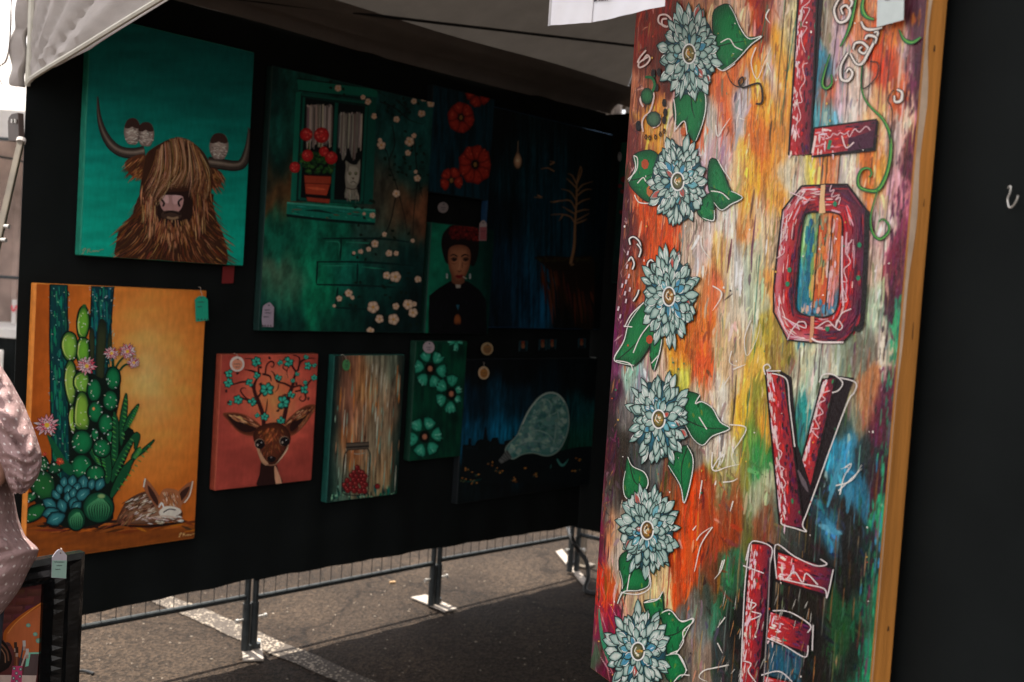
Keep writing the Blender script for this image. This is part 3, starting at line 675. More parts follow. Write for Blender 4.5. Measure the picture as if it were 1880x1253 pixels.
# long margin strokes: maroon above, green below
for k in range(190):
    y = rng.uniform(-60, 1250); xr = 1702-y*.0835; ln = rng.uniform(8, 34)
    if y < 110: c, dx = rng.choice([(90,60,80),(60,32,46),(200,110,60),(120,60,50)]), rng.uniform(8, 40)
    elif y < 540: c, dx = rng.choice([(78,28,48),(62,24,42),(96,36,64),(120,46,80),(50,22,36)]), rng.uniform(3, 34)*(.7+.3*math.sin(y*.02))
    else: c, dx = (rng.choice([(30,150,104),(24,130,92),(44,170,120),(28,116,84)]), rng.uniform(1, 13)) if rng.random() < .62 else (rng.choice([(70,26,44),(52,22,36),(40,30,36)]), rng.uniform(10, 32))
    if 930 < y < 1040 and dx < 12 and rng.random() < .6: c = (50,140,180)
    L.line([(xr-dx, y), (xr-dx-ln*.084, y+ln)], rng.uniform(3, 7), J(c, 10), taper=(.5, .3))
for k in range(120):
    y = rng.uniform(40, 1180); xl = 1171-(y-60)*.081; L.line([(xl+rng.uniform(2, 22), y), (xl+rng.uniform(2, 22), y+rng.uniform(4, 14))], rng.uniform(1, 2.2), rng.choice([(222,180,170),(206,140,110),(236,214,206),(60,30,34),(90,36,60)] if y < 650 else [(120,50,90),(190,130,70),(56,30,40),(40,36,38),(150,90,60)]), taper=(.4, .3))
# drips and plank lines
for k in range(460):
    x = rng.uniform(1165, 1680); y = rng.uniform(-60, 1180); ln = rng.uniform(25, 150)
    near = min(CT, key=lambda q: (q[0]-x)**2*2+(q[1]-y-ln*.4)**2*.5)
    c = J(mix(near[2:], rng.choice([(236,226,210),(205,95,45),(120,60,40),(60,120,110),(220,170,70),(110,35,60)]), rng.uniform(.15, .6)), 14)
    x2 = x-ln*.078; L.line([(x, y), ((x+x2)/2+rng.uniform(-2, 2), y+ln/2), (x2, y+ln)], rng.uniform(1.0, 4.0), c, taper=(.5, .15))
for k in range(170):      # maroon scuffs along both long edges, green along the lower right
    y = rng.uniform(-60, 1253)
    xr = 1697-(y)*.083; xl = 1171-(y-60)*.081
    if rng.random() < .5:
        c = rng.choice([(88,30,50),(70,26,44),(120,42,78),(60,26,40)]) if y < 560 or rng.random() < .35 else rng.choice([(36,140,98),(30,120,90),(52,165,115),(60,26,40),(45,120,160)])
        x = xr-rng.uniform(2, 26)
        if y < 80 and rng.random() < .6: continue
    else:
        c = rng.choice([(96,34,64),(120,40,80),(70,30,40),(190,120,80),(110,50,45),(60,40,36)]) if y > 420 else rng.choice([(110,46,34),(150,80,60),(196,130,110),(70,36,32),(180,110,60)])
        x = xl+rng.uniform(2, 26)
    ln = rng.uniform(8, 42); L.line([(x, y), (x-ln*.08+rng.uniform(-3, 3), y+ln)], rng.uniform(2, 6), J(c, 10), taper=(.3, .2))
for x0, y0, y1 in [(1585,120,215),(1604,60,205),(1625,60,190),(1640,60,230),(1558,150,220),(1538,50,210),(1520,285,340),(1512,285,345),(1462,288,345),(1478,630,670),(1510,630,720),(1470,640,830),(1500,640,690),(1543,285,345),(1520,400,600),(1537,400,560),(1602,290,340),(1640,300,560),(1616,640,660),(1608,390,640),(1455,20,230),(1445,-20,240),(1440,830,880)]:
    xs = x0; L.line([(xs, y0), (xs-(y1-y0)*.05+rng.uniform(-2,2), (y0+y1)/2), (xs-(y1-y0)*.085, y1)], 2.6, J((52,34,28), 8), taper=(.8, .5))
for p in [[(1467,0),(1450,110),(1432,235)],[(1410,10),(1392,110)],[(1395,470),(1388,560),(1380,640)],[(1388,625),(1372,760),(1362,840)]]:
    L.line(p, 2.4, (40,110,85), taper=(1, .4))
for p, c, wd in [([(1352,690),(1349,740),(1344,790)],(48,34,30),5),([(1344,440),(1336,500)],(92,36,46),7),([(1385,350),(1378,400)],(80,50,44),6),([(1388,395),(1381,460),(1380,500)],(90,40,76),5),([(1430,390),(1436,430)],(70,60,50),3),([(1345,540),(1330,552)],(60,44,40),3),
                 ([(1370,700),(1355,760)],(226,176,58),12),([(1392,640),(1372,720)],(226,178,70),14),([(1462,300),(1452,330)],(222,190,150),9),([(1300,505),(1290,560)],(214,120,60),11),([(1262,985),(1270,1060)],(214,84,26),18),([(1290,940),(1285,1010)],(176,70,34),12),
                 ([(1330,905),(1322,975)],(150,70,38),14),([(1545,840),(1520,930)],(70,155,182),13),([(1562,880),(1556,940)],(58,135,165),16),([(1505,965),(1545,980)],(96,170,195),12),([(1518,955),(1540,985)],(60,140,172),14),([(1527,700),(1480,850)],(44,128,120),6)]:
    L.line(p, wd, c, J(c, 18), taper=(.4, .3))
for k in range(60):       # dark lower right: thin ochre drips and grey dry brush
    x = rng.uniform(1330, 1600); y = rng.uniform(880, 1230); ln = rng.uniform(20, 90)
    L.line([(x, y), (x-ln*.08, y+ln)], rng.uniform(1, 3), rng.choice([(150,92,44),(110,72,38),(84,88,84),(60,64,60),(196,150,96),(40,96,70)]), taper=(.4, .2))
for k in range(26):
    x = rng.uniform(1092, 1150); y = rng.uniform(1000, 1240); L.line([(x, y), (x+rng.uniform(8, 26), y+rng.uniform(20, 60))], rng.uniform(1, 4), rng.choice([(214,56,32),(150,36,80),(222,120,130),(120,26,60),(230,190,190),(205,80,40)]), taper=(.3, .1))
Lfill_ = [(1098,1122),(1102,1150),(1112,1195),(1127,1222),(1122,1228),(1108,1210),(1097,1165)]
L.line([(1100,1120),(1104,1160),(1114,1198),(1125,1226)], 11, (38,160,112), taper=(.3,.3))
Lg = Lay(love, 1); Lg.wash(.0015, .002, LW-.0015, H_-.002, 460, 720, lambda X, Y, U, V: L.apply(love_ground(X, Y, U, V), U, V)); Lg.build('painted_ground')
# letters: dark side first, red face, then white scribble
RED, DRK, PUR = (196,34,34), (46,22,34), (92,34,66)
def scrib(Lx, a, b, wdt, n, col=(232,190,194), lw=2.0, amp=.8):
    lw *= .8
    a = np.array(a, float); b = np.array(b, float); t = b-a; q = np.array([-t[1], t[0]])/np.hypot(*t); pts = []
    for i in range(n):
        f = i/(n-1); pts.append(a+t*f+q*wdt*amp*(1 if i % 2 else -1)*rng.uniform(.35, 1)+t/n*rng.uniform(-.6, .6))
    Lx.line(pts, lw, col, smooth=4)
def bar(Lx, face, dark, red2=(170,28,36), patches=10, white=.5, edge=True):
    if dark: Lx.fill(dark, (25,14,20))
    Lx.fill(face, (206,44,44), col2=(72,22,48), ax=(1, .08))
    A, B, Cc, D_ = [np.array(p, float) for p in (face[0], face[1], face[2], face[3])]   # TL TR BR BL
    for k in range(patches*8):
        f, g = rng.random(), rng.random(); p = (A+(B-A)*f)*(1-g)+(D_+(Cc-D_)*f)*g
        t = (D_-A)/np.hypot(*(D_-A)) if np.hypot(*(D_-A)) > np.hypot(*(B-A)) else (B-A)/np.hypot(*(B-A))
        ln = rng.uniform(4, 15); g_ = f+rng.uniform(-.09, .09)
        c = rng.choice([(238,206,206),(230,160,166),(214,90,92),(240,222,220),(204,44,40)]) if g_ < .25 else rng.choice([(210,36,32),(226,52,40),(188,26,36),(160,24,40),(222,110,112)]) if g_ < .56 else rng.choice([(78,26,58),(54,20,42),(110,26,50),(96,36,78),(40,18,32)])
        if rng.random() < .012: c = (30,130,92)
        lim = np.hypot(*(D_-A)) if np.hypot(*(D_-A)) > np.hypot(*(B-A)) else np.hypot(*(B-A)); pos = (p-A) @ t; ln = min(ln, max(2, lim-pos)); pp = p+t*ln
        Lx.line([p, pp], rng.uniform(1.6, 4.6), J(c, 12), taper=(.6, .3))
    for k in range(int(patches*white*4)):
        f, g = rng.uniform(.02, .34), rng.random(); p = (A+(B-A)*f)*(1-g)+(D_+(Cc-D_)*f)*g; t = (D_-A)/np.hypot(*(D_-A)); ln = rng.uniform(5, 22)
        Lx.line([p, p+t*ln+np.array([rng.uniform(-3, 3), 0])], rng.uniform(1.5, 4.5), J((234,202,204), 10), taper=(.5, .2))
    if edge: Lx.line(face+[face[0]], 3.4, (22,15,18), smooth=0)
LB = 'painted_letter'
L = Lay(love, 3)
bar(L, [(1473,-95),(1506,-95),(1490,284),(1450,286)], [(1495,-95),(1520,-95),(1494,222),(1491,285),(1480,285)], patches=26)
scrib(L, (1487,-40), (1476,90), 9, 9); scrib(L, (1480,110), (1466,250), 8, 9)
bar(L, [(1497,236),(1612,220),(1606,272),(1492,288)], [(1497,240),(1615,222),(1610,278),(1495,290)], patches=9, white=.3)
L.fill([(1560,255),(1607,240),(1605,271),(1558,279)], (70,26,52))
scrib(L, (1505,252), (1560,244), 6, 9); scrib(L, (1555,248), (1600,234), 8, 6); L.line([(1500,250),(1494,282)], 4, (236,206,200)); L.line([(1548,250),(1556,272),(1570,262)], 2.4, (236,210,208)); L.line([(1527,258),(1523,275)], 6, (30,130,90))
L.build(LB, label='red painted letter L')
L = Lay(love, 3); OZ = Z(1360, 320, 2.724)
outer = OZ((310,60),(405,56),(430,52),(540,52),(640,185),(632,420),(605,745),(515,845),(360,842),(240,830),(170,690),(172,560),(190,380),(215,180))
inner = OZ((345,195),(400,190),(480,195),(515,240),(505,420),(490,660),(440,712),(375,714),(310,700),(280,650),(292,480),(320,230))
Nn = max(len(outer), len(inner))
oc, ic = outer, catmull(inner, 5, True)
def resample(P, n):
    P = [np.array(p) for p in P]; P.append(P[0]); d = np.r_[0, np.cumsum([np.hypot(*(P[i+1]-P[i])) for i in range(len(P)-1)])]
    q = np.linspace(0, d[-1], n, endpoint=False); A = np.array(P); return np.c_[np.interp(q, d, A[:, 0]), np.interp(q, d, A[:, 1])]
cen = np.array([1505, 485.])
def byang(P, n=64):
    P = np.array(resample(P, 400)); a = np.arctan2(P[:, 1]-cen[1], (P[:, 0]-cen[0])*1.7); o = []
    for k in range(n):
        t = -math.pi+2*math.pi*k/n; i = np.argmin(np.abs((a-t+math.pi) % (2*math.pi)-math.pi)); o.append(P[i])
    return o
A_, B_ = byang(oc), byang(ic); n = len(A_); uv = [love.uv(*p) for p in A_]+[love.uv(*((p+q)/2)) for p, q in zip(A_, B_)]+[love.uv(*p) for p in B_]
F = [(i, (i+1) % n, n+(i+1) % n, n+i) for i in range(n)]+[(n+i, n+(i+1) % n, 2*n+(i+1) % n, 2*n+i) for i in range(n)]
def ocol(p, k):
    x = p[0]; left = x < 1500
    if k == 0: return (206,120,126) if left else (64,24,50)
    if k == 1: return (188,36,40) if left else (112,32,56)
    return (58,22,40) if left else (178,40,44)
L._put(uv, F, [lin(J(ocol(p, k), 10)) for k in range(3) for p in A_])
Li = Lay(love, 2)
for k in range(150):
    f, g_ = rng.random(), rng.random(); y_ = 396+g_*180; x_ = 1484+f*58-(y_-396)*.07+(14 if y_ < 405 else 0)*.3; ln = rng.uniform(10, 34)
    c = rng.choice([(30,120,140),(44,140,150),(24,100,130)]) if f < .22 else rng.choice([(150,170,80),(120,160,90),(206,170,80)]) if f < .36 else rng.choice([(212,100,48),(200,86,44),(222,124,66),(216,150,96)]) if f < .74 else rng.choice([(222,150,146),(230,190,186),(206,112,96)])
    if g_ > .84: c = rng.choice([(70,130,165),(96,150,180),(214,176,150)])
    Li.line([(x_, y_), (x_-ln*.08, min(y_+ln, 576))], rng.uniform(3, 8), J(c, 10), taper=(.5, .4))
for x_ in (1506, 1530): Li.line([(x_, 396), (x_-6, 480), (x_-14, 578)], 2.4, (60,36,28))
Li.build('painted_streaks')
for k in range(330):
    i = rng.randrange(n); f = rng.random(); p = A_[i]*(1-f)+B_[i]*f; q = A_[(i+2) % n]*(1-f)+B_[(i+2) % n]*f; left = p[0] < 1500
    c = rng.choice([(222,46,38),(200,34,36),(150,30,50),(228,170,176)]) if (left and f < .6) or (not left and f > .45) else rng.choice([(84,30,66),(62,24,48),(120,34,60),(160,34,44)])
    L.line([p, p+(q-p)*rng.uniform(.5, 1.8)], rng.uniform(1.6, 4.6), J(c, 10), taper=(.5, .3))
    if left and f < .35: L.line([p, p+(q-p)*rng.uniform(.5, 1.4)], rng.uniform(1.5, 4), J((234,204,206), 10), taper=(.4, .2))
L.line(OZ((640,185),(632,420),(612,745),(570,770)), 9, (24,22,24)); L.line(outer, 3.2, (26,18,22), closed=True, smooth=0); L.line(inner, 2.8, (26,18,22), closed=True)
L.fill(OZ((408,55),(430,55),(425,120),(430,195),(398,198),(402,120)), (222,180,130)); L.fill(OZ((357,712),(374,712),(372,790),(362,842),(350,842)), (210,150,110))
scrib(L, (1446,390), (1436,470), 9, 8); scrib(L, (1560,445), (1550,560), 10, 8, lw=2.2); scrib(L, (1462,352), (1480,372), 8, 7); scrib(L, (1525,345), (1545,372), 9, 8)
for p in ([(240,830),(262,780),(300,735)],[(215,712),(270,745),(330,770),(325,740),(290,745),(300,780)],[(385,770),(440,735),(470,760),(500,780),(515,760),(490,730),(480,770)],[(480,770),(510,700),(560,675)],[(250,90),(340,130)],[(330,85),(300,125)]): L.line(OZ(*p), 2.0, (232,206,206))
L.line(OZ((515,310),(512,500),(520,660)), 3, (236,200,206)); L.line(OZ((360,820),(400,840),(520,842)), 3.4, (238,222,216)); 
for p in OZ((478,150),(440,775),(250,480),(240,550),(600,355),(595,520)): L.dot(p, 4, 5, (28,128,90))
L.build(LB, label='red painted letter O')
L = Lay(love, 3); VZ = Z(1320, 660, 2.113)
bar(L, VZ((405,78),(458,72),(360,500),(322,400)), VZ((430,60),(528,72),(362,535),(320,420)), patches=16); 
bar(L, VZ((185,42),(258,62),(335,655),(240,640)), VZ((240,42),(285,70),(308,330),(362,500),(338,662),(300,660)), patches=30)
L.line(VZ((312,430),(335,480),(352,515)), 9, (96,84,90), taper=(.3, .2))
for p in ([(185,60),(178,30),(195,20),(205,35),(190,45),(245,45)],[(210,55),(250,65),(272,90),(280,180),(300,340)],[(395,90),(410,60),(450,60),(485,90),(470,120),(445,130)],[(475,72),(535,90),(530,130),(495,190),(360,560),(330,640),(345,668),(300,655),(250,640),(250,615)]): L.line(VZ(*p), 2.1, (232,224,218))
scrib(L, VZ((235,320))[0], VZ((262,500))[0], 8, 8, lw=2.3); scrib(L, VZ((420,120))[0], VZ((375,300))[0], 12, 9, lw=2.3)
L.build(LB, label='red painted letter V')
L = Lay(love, 3)
bar(L, VZ((125,712),(215,722),(150,1330),(75,1330)), VZ((190,705),(222,722),(172,1330),(140,1330)), patches=30)
bar(L, VZ((232,745),(447,812),(424,915),(225,855)), VZ((225,735),(450,812),(428,925),(222,862)), patches=12, white=.2)
bar(L, VZ((203,975),(368,1035),(348,1140),(190,1085)), VZ((200,968),(372,1035),(352,1150),(188,1090)), patches=10, white=.15)
bar(L, VZ((178,1225),(330,1262),(312,1330),(165,1330)), None, patches=8, white=.6)
for p in ([(110,780),(125,720),(150,705),(210,730),(205,790)],[(125,715),(105,900),(90,1253)],[(230,850),(225,720),(300,765),(380,800),(425,795),(400,775)],[(450,815),(425,925),(415,890),(330,870),(240,850)],[(270,850),(300,825),(330,865),(345,830),(390,875)],[(215,975),(280,980),(360,1030),(350,1060)],[(372,1030),(368,1130)],[(190,1080),(260,1110),(340,1155),(352,1110)],[(170,1225),(240,1210),(290,1250)],[(118,940),(150,950),(130,975),(170,990),(130,1010)],[(100,1170),(130,1180),(120,1210),(150,1253)],[(100,800),(180,830)]): L.line(VZ(*p), 2.0, (232,222,220))
L.line(VZ((205,770),(195,1000),(180,1253)), 2.2, (150,140,140))

L.build(LB, label='red painted letter E')
# dahlias
def dahlia(c, rx, ry, seed):
    r_ = random.Random(seed); Lp = Lay(love, 7); c = np.array(c, float); tone = r_.uniform(-.05, .35); rx *= r_.uniform(.96, 1.06); ry *= r_.uniform(.95, 1.04)
    Lp.blob([(c[0]+rx*.86*math.cos(a)*r_.uniform(.92, 1.05), c[1]+ry*.86*math.sin(a)*r_.uniform(.92, 1.05)) for a in np.linspace(0, 2*math.pi, 26)[:-1]], (44,124,150), (26,58,60), 2)
    for ring, (ra, rb, n, w) in enumerate([(.70, 1.06, 25, .10), (.56, .92, 23, .10), (.42, .76, 19, .10), (.30, .60, 15, .095), (.18, .44, 11, .085)]):
        n += r_.randint(-2, 2)
        for k in range(n):
            if r_.random() < .07: continue
            a = 2*math.pi*(k+.5*(ring % 2))/n+r_.uniform(-.16, .16); e = rb*r_.uniform(.80, 1.10); ww = w*r_.uniform(.62, 1.12)
            sh = min(1, r_.random()*.9+tone+.12*ring); cin = mix((232,236,226), (168,196,186), sh*.8); co = mix((70,128,120), (150,186,176), r_.random()*(1-.14*ring))
            if ring >= 3 and r_.random() < .34: cin = r_.choice([(96,178,206),(70,150,190),(120,190,205)])
            if r_.random() < .03: cin = (206,60,48)
            q = c+np.array([r_.uniform(-1, 1), r_.uniform(-1, 1)])
            Lp.petal(q, a, ra-.06, e+.035, ww+.022, rx, ry, (24,40,42), (18,30,32), .45)
            pts = Lp.petal(q, a, ra-.03, e, ww, rx, ry, cin, co, .45)
            if r_.random() < .62: Lp.line([pts[1], pts[2], pts[3]] if r_.random() < .5 else [pts[7], pts[6], pts[5]], 1.9, (236,238,232), smooth=3, taper=(.4, .6))
            if r_.random() < .5:
                b = q+np.array([math.cos(a)*rx, math.sin(a)*ry])*(ra+.03); t = q+np.array([math.cos(a)*rx, math.sin(a)*ry])*(ra+(e-ra)*.6); Lp.line([b, t], 1.7, (70,120,120), taper=(1, .2))
            if r_.random() < .35:
                b = q+np.array([math.cos(a+.05)*rx, math.sin(a+.05)*ry])*(ra+(e-ra)*.35); t = q+np.array([math.cos(a)*rx, math.sin(a)*ry])*(ra+(e-ra)*.72); Lp.line([b, t], r_.uniform(2, 4), (226,232,226), taper=(.4, .5))
    o = Lp.build('painted_flower')
    Lc = Lay(love, 7); Lc.y = Lp.y+.0003
    Lc.dot(c, rx*.20, ry*.19, (36,38,32), 14, r_.choice([(150,130,60),(120,120,80),(170,120,50),(90,100,70)])); 
    for k in range(14): a = r_.uniform(0, 6.3); d = r_.uniform(0, .13); Lc.dot((c[0]+rx*d*math.cos(a), c[1]+ry*d*math.sin(a)), r_.uniform(1.2, 3), r_.uniform(1.2, 3.4), r_.choice([(204,160,70),(30,30,26),(190,120,60),(232,220,190),(90,110,80)]), 6)
    Lc.line([(c[0]+rx*.21*math.cos(a), c[1]+ry*.20*math.sin(a)) for a in np.linspace(0, 6.1, 12)], 2.8, (240,240,236), smooth=3); Lc.line([(c[0]-rx*.05, c[1]-ry*.1), (c[0]-rx*.1, c[1]), (c[0], c[1]+ry*.08)], 1.6, (240,236,226))
    Lc.build('flower_centre', o)
for k, (c, rx, ry) in enumerate([((1269,100),57,88),((1248,334),55,85),((1232,545),55,85),((1213,770),54,85),((1192,974),57,84),((1175,1196),55,85)]): dahlia(c, rx, ry, 50+k)
GRN, GRD = (22,112,62), (14,70,42)
def leaf(out, vein=None, white=(0, .5), spots=(), extra=()):
    Ll = Lay(love, 6); P = out
    Ll.line(P, 3.6, (20,30,26), closed=True, smooth=3); Ll.blob(P, (14,126,66), (6,78,44), 3, .6)
    for k in range(12):
        i = rng.randrange(len(P)); a = np.array(P[i]); b = np.mean(np.array(P), axis=0); f = rng.uniform(.15, .6); p = a+(b-a)*f
        Ll.line([p, p+np.array([rng.uniform(-7, 7), rng.uniform(8, 20)])*.7], rng.uniform(2, 5), J(rng.choice([(22,124,70),(8,76,46),(34,132,72),(12,96,58),(90,130,50)]), 8), taper=(.4, .2))
    n = len(P); i0, i1 = int(white[0]*n), int(white[1]*n)
    Ll.line([P[i % n] for i in range(i0, i1+1)], 2.1, (236,236,228), smooth=5, taper=(.5, .4))
    if vein: Ll.line(vein, 2.2, (16,44,30), taper=(1, .3))
    for s in extra: Ll.line(s, 1.9, (238,232,224))
    for s, c in spots: Ll.dot(s, rng.uniform(5, 8), rng.uniform(7, 12), c, 7)
    Ll.build('painted_leaf')
A1, A2, A3 = Z(1120, 0, 2.847), Z(1100, 420, 2.847), Z(1060, 820, 2.893)
leaf(A1((545,80),(590,32),(630,30),(655,70),(690,150),(735,205),(800,192),(745,235),(700,285),(655,330),(600,368),(565,345),(555,250)), A1((560,250),(630,230),(735,215)), (.18, .80), extra=[A1((585,225),(630,205),(660,245),(700,265)), A1((560,350),(600,372),(660,335))])
leaf(A1((345,520),(400,470),(460,480),(500,485),(508,560),(490,650),(455,740),(420,700),(400,630),(360,660),(340,590)), A1((430,480),(435,560),(450,620)), (.25, .62), spots=[(A1((390,690))[0], (205,100,50))], extra=[A1((340,520),(350,600),(345,690)), A1((350,680),(395,635),(410,710))])
leaf(A1((130,815),(215,788),(262,830),(245,920),(240,1000),(215,1058),(150,1015),(105,950),(140,880)), A1((115,945),(180,930),(240,905)), (.8, 1.0), spots=[(A1((190,860))[0], (190,80,44)), (A1((215,1000))[0], (200,110,60))], extra=[A1((150,960),(180,930),(200,950),(250,905)), A1((135,1020),(160,1060),(230,1065)), A1((100,940),(145,890),(150,830),(130,815))])
leaf(A1((470,1070),(535,1010),(552,1100),(548,1155),(490,1140),(465,1110)), None, (.4, .7))
leaf(A1((530,840),(570,845),(600,905),(640,1000),(700,1035),(640,1070),(590,1100),(550,1060),(520,960)), A1((530,980),(600,1010),(640,1040)), (.35, .85), extra=[A1((570,835),(600,890),(640,945)), A1((535,1000),(590,1010),(630,1045))])
leaf(A2((240,385),(285,470),(305,520),(255,640),(190,715),(125,705),(85,680),(135,590),(165,490)), A2((100,690),(200,600),(280,490)), (.55, 1.0), spots=[(A2((270,580))[0], (190,72,40))], extra=[A2((140,515),(175,450),(240,388)), A2((185,650),(225,560),(280,490)), A2((95,690),(165,705),(185,745)), A2((135,510),(180,515))])
leaf(A2((290,560),(335,580),(322,650),(293,745),(275,650)), None, (.2, .6), extra=[A2((320,660),(280,705))])
leaf(A2((445,865),(480,855),(532,875),(515,912),(545,905),(600,940),(640,1010),(690,1047),(600,1085),(550,1132),(500,1100),(460,1030),(445,950)), A2((460,1000),(560,1040),(670,1045)), (.25, .88), extra=[A2((535,870),(510,915),(545,905),(600,935)), A2((530,985),(570,1050))])
leaf(A3((490,100),(530,30),(590,-5),(622,65),(612,170),(575,300),(555,210)), A3((590,10),(560,120),(570,270)), (.3, 1.0))
leaf(A3((275,55),(300,105),(365,140),(382,205),(330,270),(268,275),(250,210),(262,130)), A3((285,90),(310,185),(360,220)), (.0, .95))
leaf(A3((235,585),(285,560),(325,640),(388,690),(385,740),(330,765),(252,772),(220,835),(248,740),(232,660)), A3((240,770),(290,690),(320,610)), (.35, .9), extra=[A3((270,770),(295,640),(330,620)), A3((240,775),(330,785),(395,745),(385,660))])
leaf(A3((360,830),(400,815),(452,808),(458,770),(465,870),(470,900),(400,915)), None, (.0, .4), extra=[A3((360,830),(430,815),(460,770))])
leaf(A3((455,885),(500,868),(555,925),(620,918),(595,970),(550,1060),(540,1100),(490,1110),(470,1000)), A3((470,1010),(540,990),(610,930)), (.0, .6), extra=[A3((460,880),(505,872),(560,930),(620,912),(620,935),(570,980),(570,1040),(530,1100)), A3((540,1085),(500,1100))])
leaf(A3((475,1110),(545,1105),(585,1185),(560,1225),(500,1250),(465,1180)), None, (.0, .6), extra=[A3((545,1105),(590,1190)), A3((520,1250),(555,1215),(605,1215))])
# green scroll vines and pale curls
Lv = Lay(love, 6); V4 = Z(1380, 0, 2.724)
def vine(p, w, light=True):
    Lv.line(p, w+2.6, (22,34,24), taper=(.3, .4)); Lv.line(p, w, (24,122,60), taper=(.25, .4))
    if light: Lv.line([(x+1.2, y) for x, y in p], w*.35, (120,180,70), taper=(.1, .2))
vine(V4((560,330),(556,420),(570,490),(610,545),(665,600),(700,680),(702,780),(680,880),(640,950),(590,955),(545,935),(540,890),(560,850),(595,845),(608,870),(595,890)), 6)
vine(V4((640,950),(612,1040),(602,1110),(615,1170),(650,1198),(690,1165),(692,1125),(665,1098),(645,1110)), 4.6)
vine(V4((535,-60),(525,20),(505,110),(480,180),(450,236)), 5); vine(V4((575,-40),(560,40),(580,85),(620,100)), 8); vine(V4((745,150),(770,200),(810,215),(852,190)), 7)
vine(V4((400,270),(375,350),(360,420),(380,445),(408,420),(405,375)), 5)
Lv.line(V4((565,335),(562,440),(600,425),(635,380),(640,320),(600,310)), 2.4, (40,30,24)); Lv.line(V4((700,720),(712,560),(690,500),(720,450)), 2.2, (40,34,28))
Lv.build('painted_vine')
Lc = Lay(love, 6)
def curl(p, w=5, c=(232,222,212)): Lc.line(p, w+2.2, (44,32,28)); Lc.line(p, w, c, taper=(.6, .5))
for p in ([(450,-10),(420,50),(440,110),(480,105),(500,60),(480,30),(455,45),(465,75)],[(555,110),(575,145),(620,150),(660,140)],[(490,265),(455,330),(455,395),(490,405),(512,370),(495,345),(480,365)],[(515,250),(525,220),(560,215),(590,245),(570,270),(545,255),(560,235)],[(500,270),(530,320),(560,320),(590,270),(640,170),(620,165)],[(575,200),(590,180),(630,190),(625,220)],[(735,450),(760,465),(755,505),(725,510),(722,480)],[(650,130),(690,110),(715,120)],[(480,-20),(510,10),(500,40)]): curl(V4(*p))
for p in ([(300,140),(262,120),(265,85),(300,80),(325,105),(310,140),(282,135),(280,105),(305,100)],[(205,300),(160,330),(160,355),(195,340),(215,310),(200,290),(180,320)],[(195,265),(165,300),(150,330)],[(180,560),(165,520),(195,475),(235,490),(225,560),(205,600)],[(180,690),(175,640),(200,600),(262,600),(265,650),(230,670)],[(250,610),(230,640),(260,655)]): Lc.line(A1(*p), 3.2, (236,206,196))
for x, y in ((232,385),(262,380),(250,460),(290,540),(295,590),(290,630)): Lc.dot(A1((x, y))[0], 4, 8, (34,26,24), 8)
for x, y in ((195,730),(215,735),(245,730),(270,715),(290,700)): Lc.line(A1((x-6, y-25),(x+6, y-12),(x, y),(x-6, y-12),(x+4, y-25)), 1.6, (40,28,24))
Lc.line(A1((190,405),(225,410),(240,445),(225,490)), 5, (30,110,60)); Lc.dot(A1((200,505))[0], 12, 16, (30,40,34), 10, (44,120,70)); Lc.dot(A1((235,625))[0], 14, 15, (30,34,32), 10, (80,120,90)); Lc.dot(A1((155,660))[0], 5, 10, (30,30,32))
for p in ([(170,85),(165,55),(190,45),(220,75),(225,130)],[(160,170),(175,150),(190,185),(180,215)],[(205,80),(225,110),(215,150)],[(215,320),(205,350),(185,380)],[(260,205),(262,180),(280,165),(300,190)],[(255,240),(268,232),(272,250)]): Lc.line(A2(*p), 6, (30,30,32)); Lc.line(A2(*p), 2.6, (238,232,226))
for x, y in ((155,200),(165,250),(150,280),(170,320),(145,340),(150,380),(120,460),(110,420),(160,130),(130,300)): Lc.line(A2((x, y-12), (x-5, y+10)), 3, (222,200,206))
Lc.line(A1((615,372),(640,430),(675,455),(705,435),(700,405),(680,430),(700,460),(750,445),(790,440),(805,490),(800,540),(770,545)), 3.6, (40,30,26), taper=(.4, 1))
o = Lc.build('painted_curls'); o['kind'] = 'stuff'
# loose white handwriting strokes and spatter
Ls = Lay(love, 6)
for p in (A1((770,250),(745,330),(775,415),(815,330),(850,250)), A1((840,50),(822,90),(845,125)), A1((560,655),(570,715),(600,670),(635,620)), A1((685,620),(715,630)), A1((830,330),(850,380)),
          A2((540,40),(545,100),(590,160)), A2((600,300),(645,330),(640,370),(600,430)), A2((800,480),(768,570),(780,665),(830,580),(850,500)), A2((700,640),(690,700),(735,722)), A2((690,1025),(775,1040),(745,1110),(700,1180),(725,1240)), A2((600,1253),(640,1190),(660,1185),(640,1240)), A2((660,820),(690,770)),
          A3((725,30),(722,110),(745,130),(800,110),(868,95)), A3((770,60),(790,40),(775,90)), A3((830,0),(840,40)), A3((670,180),(655,280)), A3((620,445),(640,420)), A3((725,428),(665,520),(635,640),(630,665)), A3((640,500),(665,465),(720,428)), A3((790,600),(770,660),(735,705)), A3((812,1160),(740,1175),(680,1190),(655,1225),(700,1250)), A3((780,190),(830,185),(860,170)), A3((835,290),(820,345)), A3((740,205),(745,180)),
          VZ((460,490),(520,470),(560,410)), VZ((475,525),(490,460),(510,420),(480,425)), VZ((495,420),(520,405),(505,440)), VZ((470,510),(560,425)), VZ((60,40),(85,30),(110,20)), VZ((20,780),(5,830)), VZ((30,1000),(0,1040)), VZ((0,1100),(20,1140))):
    Ls.line(p, 2.4, (236,230,220), taper=(.9, .25), mid=rng.uniform(.5, 1.1))
for k in range(150):
    x, y = rng.uniform(1100, 1640), rng.uniform(-30, 1245)
    if x < 1171-(y-60)*.081+6 or x > 1690-y*.083: continue
    Ls.dot((x, y), rng.uniform(.7, 2.0), rng.uniform(.8, 2.6), rng.choice([(240,232,222),(240,232,222),(44,34,30),(200,70,40),(40,130,90),(226,180,80)]), 6)
